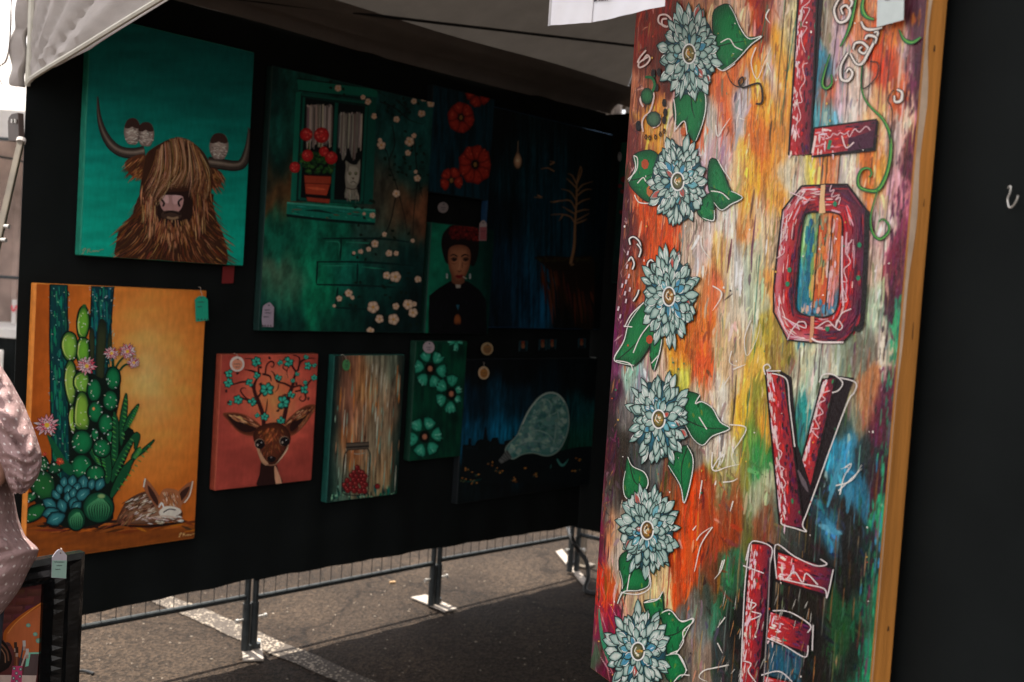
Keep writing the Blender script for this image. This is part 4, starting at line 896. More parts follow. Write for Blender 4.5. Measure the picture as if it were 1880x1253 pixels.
for k in range(70):
    x, y = rng.uniform(1320, 1500), rng.uniform(1080, 1245)
    Ls.line([(x, y), (x-rng.uniform(2, 8), y+rng.uniform(8, 30))], rng.uniform(.8, 1.8), rng.choice([(200,196,186),(150,146,138),(176,120,70)]), taper=(.3, .2))
o = Ls.build('white_scribbles'); o['kind'] = 'stuff'
# the stained wooden edge: pale primed strip, spilled dark paint
sd = Lay(love, 1)
Pw = MB(); g = []
for j in range(60):
    z = .002+(H_-.004)*j/59; a = .010+.004*math.sin(z*9)+.003*math.sin(z*37); a *= min(1, max(0, (z-.55)/.5)); g.append([(LW+.0006, .0012, z), (LW+.0006, .0012+max(a, .0012), z)])
Pw.sheet(g); Pw.build('primed_strip', material('beige_primer', (.62, .46, .33), .6, var=.2, scale=30), love.root)
bl = MB(); dark_paint = material('spilled_dark_paint', (.03, .022, .02), .4, var=.3)
for zc_, yc_, rz_, ry_ in ((.135, .018, .03, .011), (.10, .012, .022, .009), (.075, .02, .016, .008), (.165, .024, .012, .006)):
    ps = [(LW+.0010+.0001*len(bl.v), yc_+ry_*math.cos(a)*(1+.25*math.sin(3*a+zc_*90)), zc_+rz_*math.sin(a)*(1+.25*math.sin(4*a))) for a in np.linspace(0, 2*math.pi, 19)[:-1]]
    bl.add([(ps[0][0], q[1], q[2]) for q in ps], [tuple(range(18))])
for k in range(5):
    z_, y_ = rng.uniform(.05, 1.3), rng.uniform(.003, .03); ln = rng.uniform(.004, .03); w_ = rng.uniform(.0006, .0018)
    bl.add([(LW+.0014, y_-w_, z_), (LW+.0014, y_+w_, z_), (LW+.0014, y_+w_*.5, z_+ln), (LW+.0014, y_-w_*.5, z_+ln)], [(0, 1, 2, 3)])
bl.build('paint_spill', dark_paint, love.root)['kind'] = 'stuff'
hk = empty('steel_hook', on_plane(1857, 362, E0-LN*.05, LN), math.atan2(LD[1], LD[0]), 'small bent steel hook pinned in the bare black cloth', 'hook')
m = MB(); hp = [on_plane(x, y, E0-LN*.038, LN)-np.array(hk.location) for x, y in ((1851,346),(1853,343),(1856,344),(1854,355),(1850,365),(1851,376),(1853,381),(1857,381),(1862,376),(1867,367),(1869,359))]
rm = Matrix.Rotation(-math.atan2(LD[1], LD[0]), 3, 'Z')
m.tube([rm @ Vector(p) for p in catmull(hp, 4)], .0011, 6); m.build('wire', zinc, hk, smooth=True)
# ---------------------------------------------------------------- the paintings on the black wall
GP2 = 'paintings hung on the black wall'
def hang(name, label, tlp, brp, edge, gain, top=None, th=.036, cat='painting'):
    """a stretched canvas on the wall whose front face spans these image points"""
    f = wall(0, 0, th+.006); u0, v1 = None, None
    a = on_plane(*tlp, f, WN); b = on_plane(*brp, f, WN)
    s0, s1 = (a-f) @ WD, (b-f) @ WD; z1, z0 = (a[2] if top is None else top), b[2]
    A = Art(name, label, cat, f+WD*s0+UP*z0, WD, gain, GP2)
    A.w, A.h = s1-s0, z1-z0
    canvas_box(A, A.w, A.h, th, edge); A.edge = edge
    return A
def backdrop(A, fn, nx=90, nz_=110, name='painted_ground'):
    L = Lay(A, 1); L.wash(.003, .003, A.w-.003, A.h-.003, nx, nz_, fn); return L.build(name)
def T3(c): return np.array(c, float)
def lerp3(t, *stops):
    """t array in 0..1 -> colours"""
    n = len(stops)-1; t = np.clip(t, 0, 1)*n; i = np.clip(t.astype(int), 0, n-1); f = (t-i)[..., None]; S = np.array(stops, float)
    return S[i]*(1-f)+S[i+1]*f
def signature(A, x, y, s, col):
    L = Lay(A, 8)
    L.line([(x+a*s, y-b*s) for a, b in ((0,0),(2,3),(5,4),(3,1),(1,-2),(-1,-4),(2,-3))], s*1.1, col); L.line([(x+a*s, y-b*s) for a, b in ((7,-3),(8,4),(8,0),(11,4),(9,1),(13,-2))], s*1.0, col)
    L.line([(x+a*s, y-b*s) for a, b in ((14,-1),(15,1),(16,-1),(17,1),(18,-1),(19,1),(20,0),(21,1),(22,-1),(24,1),(26,2),(30,2.5))], s*.9, col); L.build('signature')
# --- the shaggy bull
G1 = 1.3
bull = hang('animal_painting', 'painting of a shaggy brown horned bull on a teal ground', (163,95), (447,489), (16,120,98), G1, top=2.205)
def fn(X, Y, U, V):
    t = fbm(X/60., Y/14., 3, 4); c = lerp3(V/bull.h, (3,160,136), (2,150,128), (2,130,116), (3,108,100), (4,88,84))  # eave shade painted into the teal, darker towards the top
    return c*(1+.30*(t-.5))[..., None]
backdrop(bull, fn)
q = Z(0, 0, 2.41)
for side in (0, 1):
    L = Lay(bull, 2)
    if not side: P = q((640,672),(590,680),(535,672),(490,640),(455,580),(437,510),(432,430)); 
    else: P = q((920,720),(980,728),(1040,735),(1075,720),(1095,660),(1102,600),(1100,568))
    for wd, c in ((19,(34,30,28)),(14,(66,56,50)),(7,(104,92,82)),(3,(140,126,112))): L.line([(x-(19-wd)*.08, y-(19-wd)*.12) for x, y in P], wd, c, mix(c, (38,34,34), .6), taper=(1.15, .12), mid=.95)
    L.build('painted_horn')
def owl(x0, y0, x1, y1):
    L = Lay(bull, 3); cx = (x0+x1)/2; w_, h = (x1-x0)/2*1.12, y1-y0
    pts = [(cx-w_*.9, y0+h*.25), (cx-w_*.5, y0+2), (cx+w_*.5, y0), (cx+w_*.95, y0+h*.25), (cx+w_, y0+h*.6), (cx+w_*.6, y1-4), (cx, y1), (cx-w_*.6, y1-6), (cx-w_, y0+h*.6)]
    L.blob(q(*pts), (176,160,150), (120,106,100), 3)
    L.fill(q((cx-w_*.95, y0+h*.32),(cx-w_*.6, y0+h*.04),(cx, y0-h*.04),(cx+w_*.6, y0+h*.03),(cx+w_*.98, y0+h*.32),(cx+w_*.4, y0+h*.38),(cx, y0+h*.30),(cx-w_*.4, y0+h*.37)), (62,42,38), 3)
    for k in range(60):
        a, r_ = rng.uniform(0, 6.28), rng.random()**.5; x = cx+w_*.85*r_*math.cos(a); y = y0+h*.66+h*.30*r_*math.sin(a)
        L.line(q((x-5, y+rng.uniform(-5, 5)), (x+5, y+rng.uniform(-4, 6))), 1.1, rng.choice([(206,194,184),(96,84,80),(150,132,124),(220,210,200)]))
    L.build('painted_bird')
owl(552,528,616,640); owl(612,545,676,648); owl(930,594,1004,706)
def furpatch(L, outline, n, fl, cols, w_=(2, 5), ln=(18, 50), sc=None):
    """strands inside an outline (crop coordinates); fl(x, y) gives the hair direction"""
    sc = sc or q
    P = np.array(outline, float); lo, hi = P.min(0), P.max(0)
    def inside(x, y):
        c = False; j = len(P)-1
        for i in range(len(P)):
            if (P[i][1] > y) != (P[j][1] > y) and x < (P[j][0]-P[i][0])*(y-P[i][1])/(P[j][1]-P[i][1]+1e-9)+P[i][0]: c = not c
            j = i
        return c
    k = 0
    while k < n:
        x, y = rng.uniform(lo[0], hi[0]), rng.uniform(lo[1], hi[1])
        if not inside(x, y): continue
        k += 1; pts = [(x, y)]; l_ = rng.uniform(*ln)
        for s_ in range(4):
            dx, dy = fl(pts[-1][0], pts[-1][1]); h = math.hypot(dx, dy)+1e-6; pts.append((pts[-1][0]+dx/h*l_/4+rng.uniform(-1.5, 1.5), pts[-1][1]+dy/h*l_/4))
        L.line(sc(*pts), rng.uniform(*w_)/2.41, J(rng.choice(cols), 10), taper=(.6, .15), smooth=3)
dkb = [(64,34,20),(88,46,26),(110,60,32),(46,26,18),(132,76,42)]; midb = [(124,74,42),(150,96,58),(98,56,34),(70,40,26),(176,122,78)]; ltb = [(170,118,80),(192,142,104),(128,80,52),(96,56,36),(206,164,124),(60,36,24),(46,28,20),(112,68,42)]
L = Lay(bull, 4)
body = [(520,1140),(512,1080),(530,1010),(580,960),(600,900),(650,850),(920,850),(940,900),(960,980),(990,1050),(1003,1170),(900,1168),(700,1150)]
L.fill(q(*body), (60,34,22), 3); furpatch(L, body, 560, lambda x, y: ((x-760)*.35+14*math.sin(y*.05), 60), dkb+midb, (1.6, 4.5), (30, 80))
for s_ in (0, 1):
    ear = [(640,690),(590,692),(550,720),(570,770),(610,790),(650,780)] if not s_ else [(925,745),(960,752),(985,780),(970,820),(935,835),(915,800)]
    L.blob(q(*ear), (70,40,26), (92,52,32), 3); furpatch(L, ear, 60, lambda x, y: ((-30 if not s_ else 20), 30), midb, (3, 5), (20, 46))
L.build('painted_body')
L = Lay(bull, 8)
head = [(640,690),(700,640),(780,612),(850,640),(910,700),(930,800),(920,880),(880,960),(840,1030),(760,1085),(690,1030),(640,960),(615,880),(625,780)]
L.fill(q(*head), (84,50,30), 3)
furpatch(L, [(640,700),(620,860),(640,960),(700,1040),(700,860),(690,740)], 170, lambda x, y: (-6+8*math.sin(y*.03), 60), midb+ltb, (3, 6), (40, 90))
furpatch(L, [(860,700),(925,780),(920,880),(870,980),(830,1000),(830,860),(840,760)], 150, lambda x, y: (8, 60), midb+dkb+ltb[:2], (3, 6), (40, 90))
L.fill(q((700,845),(830,840),(850,930),(830,985),(760,1005),(700,980),(690,900)), (40,24,20), 3)
furpatch(L, [(690,960),(830,970),(840,1030),(760,1085),(700,1040)], 120, lambda x, y: ((x-760)*.2, 40), ltb[:3]+midb, (3, 5), (22, 50))
L.fill(q((705,870),(760,864),(806,872),(800,920),(770,945),(730,940),(708,915)), (176,134,130), 3); L.fill(q((715,868),(740,866),(742,900),(716,890)), (206,168,166), 3); L.fill(q((760,866),(800,870),(798,890),(765,905)), (200,160,158), 3)
L.line(q((708,880),(722,900),(716,915)), 3.6, (30,20,22)); L.line(q((803,878),(786,895),(792,915)), 3.6, (30,20,22)); L.fill(q((720,935),(780,935),(800,960),(760,975),(712,962)), (64,46,38), 3); L.line(q((722,945),(755,938),(795,950)), 2.5, (20,14,14)); L.line(q((735,962),(760,968),(785,962)), 4, (136,110,84))
L.dot(q((848,792))[0], 5.5, 6, (22,18,18)); L.dot(q((845,790))[0], 1.2, 1.2, (190,190,190))
L.fill(q((640,700),(700,640),(780,610),(860,640),(915,705),(930,800),(880,800),(830,845),(740,850),(690,870),(630,850)), (62,36,24), 3)
def fringe(t):
    """one hair of the fringe, from the crown down; t runs from the left to the right of the head"""
    x0 = 690+190*t; y0 = 612+62*((x0-785)/100.)**2+rng.uniform(-5, 9)
    if t < .34: ex, ey = 632+200*t+rng.uniform(-10, 10), 845+rng.uniform(-30, 70)
    elif t < .72: ex, ey = 694+330*(t-.34)+rng.uniform(-14, 14), 832+rng.uniform(-16, 12)-26*(t-.34)
    else: ex, ey = 838+300*(t-.72)+rng.uniform(-10, 10), 840+rng.uniform(-50, 60)
    b = (34*math.sin(math.pi*min(1, t*1.25)) if t < .75 else 24)+rng.uniform(-5, 5)
    return [(x0, y0), (x0+(ex-x0)*.22+b*.7, y0+(ey-y0)*.33), (x0+(ex-x0)*.58+b, y0+(ey-y0)*.68), (ex, ey)]
for k in range(80): L.line(q(*fringe(rng.random())), rng.uniform(2.5, 5.5), J(rng.choice([(44,26,18),(70,42,28),(92,56,36)]), 8), taper=(.6, .15))
for k in range(330): L.line(q(*fringe(rng.random())), rng.uniform(.6, 1.9), J(rng.choice([(186,138,100),(150,102,68),(206,164,128),(112,70,44),(60,36,24),(44,28,20),(136,88,56)]), 12), taper=(.7, .15))
furpatch(L, [(640,850),(690,840),(690,1000),(650,1010),(630,930)], 50, lambda x, y: (-4, 60), ltb, (3, 5), (50, 90)); furpatch(L, [(850,850),(900,850),(900,960),(860,1000)], 50, lambda x, y: (2, 60), ltb, (3, 5), (50, 90))
L.build('painted_head')
signature(bull, *q((362,1112))[0], 1.3, (120,150,120))
# --- cactus and sleeping fox
G2 = 1.2
cac = hang('desert_painting', 'orange painting of tall green cacti and a sleeping pale fox', (66,520), (357,989), (196,116,36), G2)
q = Z(0, 500, 2.4095)
def fn(X, Y, U, V):
    cx, cy = 270., 690.; r_ = np.hypot((X-cx)/150., (Y-cy)/250.); t = fbm(X/50.+.3*Y/50., Y/20., 5, 4); sw = fbm(np.arctan2(Y-cy, X-cx)*3, r_*9, 15, 3)
    c = lerp3(np.clip(r_/1.7+.10*(sw-.5), 0, 1), (242,182,108), (230,150,70), (210,116,42), (182,90,28), (148,70,20))
    fl = np.clip((Y-958+10*(fbm(X/30., Y/30., 8)-.5))/10, 0, 1)[..., None]; st = fbm(X/40., Y/5., 25, 4)[..., None]
    d = T3((164,86,26))*(1-st)+T3((104,52,22))*st; c = c*(1-fl)+d*fl
    return c*(1+.18*(t-.5))[..., None]
backdrop(cac, fn)
L = Lay(cac, 2)
for k in range(60): x = rng.uniform(100, 840); L.line(q((x, 1115+rng.uniform(-20, 40)), (x+rng.uniform(40, 160), 1112+rng.uniform(-20, 40))), rng.uniform(2, 6), J(rng.choice([(120,60,24),(84,42,20),(186,104,34),(150,80,28)]), 10), taper=(.2, .2))
for k in range(26): x = rng.uniform(150, 520); L.line(q((x, 1118+rng.uniform(-20, 22)), (x+rng.uniform(40, 120), 1116+rng.uniform(-20, 22))), rng.uniform(3, 7), J((44,26,20), 8), taper=(.2, .2))
L.build('painted_soil')
def spines(L, pts, n, col=(216,226,206), ln=7):
    P = np.array(pts); c = P.mean(0)
    for k in range(n): i = rng.randrange(len(P)); p = c+(P[i]-c)*rng.random()**.5; a = rng.uniform(0, 6.28); L.line(q(tuple(p), (p[0]+ln*math.cos(a), p[1]+ln*math.sin(a))), 1.3, J(col, 20))
def column(pts, lo, hi, dk, level):
    L = Lay(cac, level); L.fill(q(*pts), dk); P = np.array(pts); lx, rx = P[:, 0].min(), P[:, 0].max(); ty, by = P[:, 1].min(), P[:, 1].max()
    for k in range(140):
        f = rng.random(); x = lx+8+(rx-lx-16)*f; y = rng.uniform(ty, by-60); ln = rng.uniform(20, 70); c = mix(hi, lo, abs(f-.35)*1.5) if rng.random() < .85 else dk
        y2 = min(y+ln, by-4); L.line(q((x, max(y, ty)), (x+2, y2)), rng.uniform(2, 5), J(c, 14), taper=(.5, .3))
    for x in np.linspace(lx+14, rx-14, 4): L.line(q((x, ty+3), (x+4, (ty+by)/2), (x+8, by-6)), 1.6, mix(dk, lo, .3))
    for k in range(90): x = rng.choice([lx+2, rx-4, rng.uniform(lx, rx), rng.uniform(lx, rx)]); y = rng.uniform(ty+5, by-10); L.line(q((x, y), (x+rng.uniform(-9, 9), y+rng.uniform(-6, 4))), 1.3, J((150,190,176), 24))
    L.line(q(*pts), 2.4, (14,30,26), closed=True, smooth=0); return L.build('painted_cactus')
column([(220,55),(297,55),(298,300),(300,560),(306,800),(310,940),(232,940),(222,560),(218,300)], (10,84,74), (22,130,100), (10,58,62), 2)
column([(405,60),(503,62),(492,200),(478,330),(470,560),(400,560),(398,250)], (8,74,80), (20,120,104), (10,50,60), 2)
L = Lay(cac, 4)
for pts in ([(440,210),(462,214),(470,260),(462,420),(455,560),(425,560),(422,380),(428,260)], [(395,255),(410,250),(418,300),(412,440),(398,440),(392,340)], [(478,275),(492,280),(494,330),(485,380),(474,360)]): L.blob(q(*pts), (52,60,36), (24,34,26), 3)
L.build('painted_cactus')
def lobe(L, pts, cin=(112,180,54), cout=(18,72,34), rim=True, hl=(186,206,110), sp=8):
    P = q(*pts); L.line(P, 4.6, (10,22,18), closed=True, smooth=4); L.blob(P, cin, cout, 4, .62)
    a = np.array(pts, float); c = a.mean(0)
    if rim: i = [k for k in range(len(pts)) if a[k][0] < c[0]+2]; s_ = sorted([tuple(c+(a[k]-c)*.80) for k in i], key=lambda p: p[1]); L.line(q(*s_), 3, hl, taper=(.1, .1))
    spines(L, pts, sp)
L = Lay(cac, 4.5); L.fill(q((300,560),(340,430),(400,440),(450,470),(520,430),(530,560),(512,650),(560,680),(600,720),(560,820),(500,980),(500,1090),(440,1112),(320,1135),(250,1110),(200,1070),(150,1010),(190,900),(240,880),(310,930)), (12,26,20), 2); L.build('painted_undergrowth')
L = Lay(cac, 5)
lobe(L, [(370,150),(388,180),(392,230),(380,280),(362,296),(345,275),(340,220),(350,170)]); lobe(L, [(358,292),(385,300),(392,350),(385,395),(350,400),(338,360),(345,310)]); L.dot(q((371,150))[0], 4, 4, (40,90,44))
lobe(L, [(300,265),(330,280),(338,330),(330,380),(305,395),(282,370),(270,325),(278,285)], (140,196,72)); lobe(L, [(308,390),(330,420),(334,500),(325,570),(310,590),(295,550),(285,480),(290,420)], (150,190,80)); lobe(L, [(318,590),(330,620),(332,690),(320,710),(308,680),(305,620)], (150,200,60))
lobe(L, [(360,440),(388,460),(390,510),(370,540),(345,530),(326,500),(330,460)], (130,190,70)); lobe(L, [(358,530),(382,550),(392,620),(388,690),(355,700),(330,680),(328,620),(338,555)], (140,190,66))
L.build('painted_cactus')
GA, GB = (22,126,74), (5,52,36)
L = Lay(cac, 6)
for c, rx, ry in (((415,522),30,50),((498,470),31,50),((486,568),32,44),((420,618),32,46),((466,672),32,46),((418,718),16,26),((486,730),16,30),((508,742),14,28)):
    lobe(L, [(c[0]+rx*math.cos(a), c[1]+ry*math.sin(a)) for a in np.linspace(0, 6.28, 11)[:-1]], GA, GB, False, sp=6)
L.dot(q((412,604))[0], 2.4, 3, (226,150,90)); L.build('painted_cactus')
L = Lay(cac, 7)       # striped upright leaves
for pts in ([(555,535),(560,600),(550,700),(535,770),(525,720),(530,640)],[(612,582),(590,640),(555,700),(545,690),(570,630)],[(500,615),(520,660),(522,740),(515,850),(500,870),(490,800),(498,700)],[(590,715),(612,715),(615,735),(595,790),(590,745),(560,800),(520,880),(495,930),(490,890),(530,800)],[(680,740),(640,790),(590,830),(565,890),(520,960),(490,1000),(488,970),(530,880),(575,830)],[(440,745),(470,760),(490,850),(485,920),(465,930),(455,850),(430,790)],[(380,735),(410,770),(440,830),(445,870),(420,840),(395,800)],[(620,775),(600,800),(585,830),(580,815),(600,785)]):
    L.line(q(*pts), 3, (10,24,18), closed=True, smooth=3); L.fill(q(*pts), (20,80,48), 3)
    a = np.array(pts, float); d = a[np.argmax(a[:, 1])]-a[np.argmin(a[:, 1])]; t0 = a[np.argmin(a[:, 1])]
    for k in range(10):
        p = t0+d*(.12+.08*k)+np.array([4, 0]); L.line(q((p[0]-9, p[1]-5), (p[0]+7, p[1]+6)), 2.4, J((70,150,74), 16), taper=(.4, .3))
L.build('painted_leaves')
L = Lay(cac, 8)
for c, rx, ry in (((360,752),46,52),((448,778),38,40),((358,860),46,52),((420,892),40,38)): lobe(L, [(c[0]+rx*math.cos(a), c[1]+ry*math.sin(a)) for a in np.linspace(0, 6.28, 13)[:-1]], GA, GB, False, sp=8)
lobe(L, [(190,880),(230,910),(236,970),(215,1005),(170,1000),(135,950),(150,900)], (34,104,50), (12,54,36), False, sp=12); lobe(L, [(150,978),(155,1000),(125,1015),(98,1005),(105,985)], (30,110,60), (14,60,40), False, sp=6); lobe(L, [(190,1022),(205,1050),(160,1092),(110,1106),(104,1080),(130,1040)], (30,110,54), (12,56,36), False, sp=6)
lobe(L, [(190,815),(208,840),(205,870),(180,875),(172,850)], (30,100,56), (12,56,36), False, sp=8); lobe(L, [(235,842),(270,850),(262,880),(225,890),(212,865)], (24,90,56), (12,50,36), False, sp=8)
L.fill(q((205,720),(235,745),(290,830),(318,860),(320,900),(280,880),(235,800)), (16,86,54), 3)
L.build('painted_cactus')
L = Lay(cac, 9)       # blue rosette and ribbed barrels
for x, y, a, s_ in ((280,935,-1.5,34),(315,932,-1.4,38),(365,940,-1.5,46),(402,945,-1.4,34),(435,945,-1.1,40),(250,990,-2.2,34),(262,965,-1.8,30),(300,975,-1.6,40),(335,960,-1.2,34),(300,1005,-1.7,36),(320,985,-1.4,34),(355,990,-.7,50),(225,1028,-2.6,44),(232,1062,2.9,48),(275,1040,-1.9,42),(320,1030,-1.3,40),(255,1085,2.7,56),(330,1040,-.8,36)):
    cx, cy = q((x, y))[0]; w_ = .42
    L.petal((cx, cy), a, -.62, 1.1, .66, s_/2.41*1.02, s_/2.41*.98, (10,30,34), (8,24,28), .5); L.petal((cx, cy), a, -.55, 1.0, .54, s_/2.41*1.02, s_/2.41*.98, (52,128,132), (14,60,70), .5)
    p = (cx+s_/2.41*.5*math.cos(a), cy+s_/2.41*.5*math.sin(a)); L.line([p, (cx, cy)], 1.5, (130,196,190), taper=(.2, .5))
L.build('painted_rosette')
L = Lay(cac, 10)
for c, rx, ry, n in (((432,1040),66,66,9),((334,1092),38,48,6)):
    lobe(L, [(c[0]+rx*math.cos(a), c[1]+ry*math.sin(a)) for a in np.linspace(0, 6.28, 15)[:-1]], (30,110,70), (12,60,44), False, sp=0)
    for k in range(n):
        f = (k+.5)/n*2-1; L.line(q((c[0]+f*rx*.15+8, c[1]-ry*.62), (c[0]+f*rx*.8, c[1]), (c[0]+f*rx*.62, c[1]+ry*.75)), 3.2, (84,164,110), (20,80,56), taper=(.3, .3)); L.line(q((c[0]+f*rx*.15+12, c[1]-ry*.6), (c[0]+f*rx*.8+7, c[1]), (c[0]+f*rx*.62+5, c[1]+ry*.75)), 2, (8,34,26), taper=(.4, .4))
L.dot(q((445,990))[0], 8, 5, (40,110,70), 10, (150,180,120)); L.build('painted_cactus')
def bloom(cx, cy, r_, level=11, cols=((226,150,160),(240,206,210),(206,70,90)), n=15, ctr=(232,180,60), fl=.9):
    L = Lay(cac, level); x, y = q((cx, cy))[0]; r_ = r_/2.41
    for ring in range(3):
        for k in range(n-ring*3):
            a = 2*math.pi*(k+.5*(ring % 2))/(n-ring*3)+rng.uniform(-.12, .12); e = (1-.27*ring)*rng.uniform(.85, 1.1)
            L.petal((x, y), a, .1, e+.06, .15, r_, r_*fl, (70,20,34), (60,16,30), .4); L.petal((x, y), a, .1, e, .12, r_, r_*fl, rng.choice(cols[1:2]+cols[:1]+cols), rng.choice(cols), .4)
    L.dot((x, y), r_*.2, r_*.2, ctr); return L.build('painted_bloom')
bloom(380,415,46); bloom(490,358,36); bloom(560,350,40); bloom(588,400,30,12); bloom(204,676,56)
L = Lay(cac, 10)
for p in ([(498,420),(497,390),(493,365)],[(510,420),(525,395),(550,370)],[(525,435),(550,410),(585,405)]): L.line(q(*p), 4, (14,66,44), taper=(1, .6))
L.build('painted_stems')
bloom(262,836,20,11,((226,70,44),(240,110,70),(200,44,30)),12,(240,120,60)); bloom(194,804,12,11,((226,70,54),(230,110,80),(200,44,40)),8,(220,90,60))
L = Lay(cac, 6); q2 = q
fx = [(520,1110),(530,1060),(560,1010),(610,980),(650,970),(690,1000),(720,1010),(770,1030),(805,1060),(795,1090),(740,1105),(640,1115)]
L.line(q((520,1118),(640,1124),(760,1112),(820,1100)), 6, (44,24,18), taper=(.3, .3)); L.blob(q(*fx), (150,112,86), (84,52,36), 3)
furpatch(L, [(520,1105),(540,1050),(590,1000),(640,1000),(620,1060),(580,1105)], 90, lambda x, y: (-20, 26), [(84,48,30),(120,70,44),(160,110,80),(60,36,26)], (3, 6), (16, 34)); furpatch(L, [(560,1010),(640,975),(690,1010),(700,1060),(640,1090),(600,1080)], 150, lambda x, y: (-26, 14), [(210,192,174),(150,112,84),(104,60,38),(226,214,200),(70,44,32),(60,38,28)], (3, 5), (14, 30))
L.fill(q((640,910),(690,970),(715,1020),(700,1050),(660,1000),(632,950)), (150,92,62), 2); L.fill(q((650,940),(680,975),(700,1020),(690,1030),(660,985)), (60,34,28), 2); L.fill(q((850,922),(838,980),(800,1030),(770,1020),(790,965)), (150,92,62), 2); L.fill(q((838,945),(822,985),(795,1015),(785,1000),(800,968)), (60,34,28), 2)
L.fill(q((700,1000),(720,960),(760,958),(790,975),(800,1040),(770,1075),(720,1080),(700,1050)), (168,104,66), 3); furpatch(L, [(715,965),(785,975),(790,1030),(720,1020)], 70, lambda x, y: (6, 20), [(150,88,54),(190,126,84),(110,64,42),(220,190,164)], (3, 5), (12, 26))
L.fill(q((700,1060),(730,1035),(780,1040),(800,1060),(770,1080),(720,1085)), (226,214,202), 3); L.line(q((720,1062),(745,1048),(775,1052)), 2.2, (40,26,24)); L.line(q((700,1040),(712,1020),(722,1040)), 3, (236,228,218)); L.line(q((640,1090),(720,1082),(800,1085)), 6, (206,186,168), taper=(.4, .2))
furpatch(L, [(620,1085),(800,1075),(800,1100),(640,1112)], 60, lambda x, y: (20, 4), [(220,204,190),(150,110,84),(236,226,214),(100,66,50)], (3, 5), (14, 28)); L.line(q((640,912),(632,950)), 2.4, (230,220,208)); L.line(q((850,924),(836,985),(812,1020)), 2.2, (226,210,196))
L.build('painted_fox')
signature(cac, *q((790,1162))[0], .95, (226,180,120))
# --- the little deer
G3 = 1.5
deer = hang('deer_painting', 'small red painting of a big eyed fawn with flowering branch antlers', (407,651), (572,882), (150,66,46), G3)
q = Z(370, 600, 3.685)
def fn(X, Y, U, V):
    t = fbm(X/24., Y/16., 9, 4); r_ = np.hypot((X-502)/62., (Y-735)/75.); c = lerp3(np.clip(r_/1.6, 0, 1), (222,136,80), (212,112,74), (198,94,72), (178,76,62), (150,62,52))
    return c*(1+.32*(t-.5))[..., None]
backdrop(deer, fn, 60, 80)
L = Lay(deer, 2)
for p, w_ in (([(420,670),(415,600),(385,510),(355,430),(365,370),(400,320)],26),([(400,320),(340,300),(290,290)],13),([(410,320),(460,335),(470,370)],13),([(430,320),(440,260),(470,235),(490,250),(480,275),(465,265)],10),([(385,310),(380,250),(345,220),(290,215)],11),([(350,420),(320,380),(270,375),(200,395),(170,390)],13),([(370,500),(310,490),(265,440),(275,415),(300,418)],10),([(390,520),(340,510),(240,470),(215,480)],11),([(380,480),(410,440),(440,420)],14),([(425,620),(440,540),(445,490)],9),
          ([(550,660),(570,560),(590,470),(615,400),(630,330),(650,290)],26),([(640,310),(600,250),(570,220),(530,245)],13),([(650,300),(670,240),(720,215),(770,215)],12),([(660,260),(660,210),(615,190)],11),([(610,410),(560,385),(510,370),(490,320),(470,300)],13),([(620,410),(670,400),(690,440),(705,480),(685,505),(660,490),(675,470)],11),([(630,440),(690,420),(740,360),(770,330)],11),([(600,470),(560,460),(530,480)],9),([(580,300),(550,280),(560,255),(590,270),(575,300),(585,350)],7),([(520,390),(515,420),(495,445)],6),([(560,540),(520,560),(515,580)],7),([(150,310),(180,340)],7)):
    L.line(q(*p), w_/3.685, (58,24,24), taper=(1.1, .35))
L.build('painted_antlers')
L = Lay(deer, 3)
for x, y, r_ in ((370,238,34),(325,380,28),(372,330,24),(440,425,46),(180,380,32),(185,318,28),(245,495,32),(340,508,30),(425,610,28),(375,600,18),(585,238,34),(530,245,20),(716,265,28),(706,205,18),(762,262,16),(760,345,22),(518,345,24),(700,378,16),(695,425,30),(605,460,26),(548,512,44),(535,635,28),(615,365,16),(190,515,18),(645,320,16)):
    x, y = q((x, y))[0]; r_ /= 3.685
    for k in range(6): a = k*1.047+rng.random(); L.petal((x, y), a, 0, 1.18, .42, r_, r_, (20,40,38), (16,34,32), .6); L.petal((x, y), a, .05, 1, .34, r_, r_, (64,176,150), (16,104,92), .6)
    L.dot((x, y), r_*.2, r_*.2, (20,50,44))
for x, y in ((165,440),(400,385),(245,315),(720,490),(460,215),(510,570),(640,390),(185,515),(400,275)): x, y = q((x, y))[0]; L.petal((x, y), rng.uniform(0, 6), -.5, 1, .5, 4.5, 4.5, (56,36,34), (50,26,26), .6)
L.build('painted_blossoms')
L = Lay(deer, 4)
for ear, inn in (([(140,590),(210,580),(300,600),(400,670),(370,735),(300,735),(240,705),(180,640)],[(170,595),(280,625),(370,690),(300,715),(230,680)]),([(768,530),(700,535),(620,590),(560,660),(590,735),(640,720),(700,660),(740,600)],[(740,545),(670,585),(600,660),(610,710),(690,630)])):
    L.blob(q(*ear), (66,30,22), (120,64,40), 3, .8); L.fill(q(*inn), (40,20,18), 3)
furpatch(L, [(140,590),(300,605),(370,680),(200,620)], 40, lambda x, y: (30, 16), [(206,150,110),(160,100,66),(110,60,40)], (3, 7), (20, 60), q); furpatch(L, [(768,530),(650,570),(570,660),(700,600)], 50, lambda x, y: (-30, 26), [(206,150,110),(160,100,66),(96,50,34)], (3, 7), (20, 60), q); furpatch(L, [(640,720),(740,600),(760,560),(650,680)], 40, lambda x, y: (20, -30), [(150,94,66),(110,62,42)], (3, 7), (20, 50), q)
L.fill(q((410,900),(500,930),(520,1000),(540,1062),(375,1082),(390,1000)), (40,20,18), 3); L.fill(q((490,940),(515,980),(540,1060),(500,1064)), (190,140,110), 3)
L.blob(q((380,680),(440,655),(510,648),(570,680),(600,740),(590,800),(545,880),(500,935),(430,935),(390,890),(370,820),(345,740)), (94,47,30), (52,25,18), 3, .6)
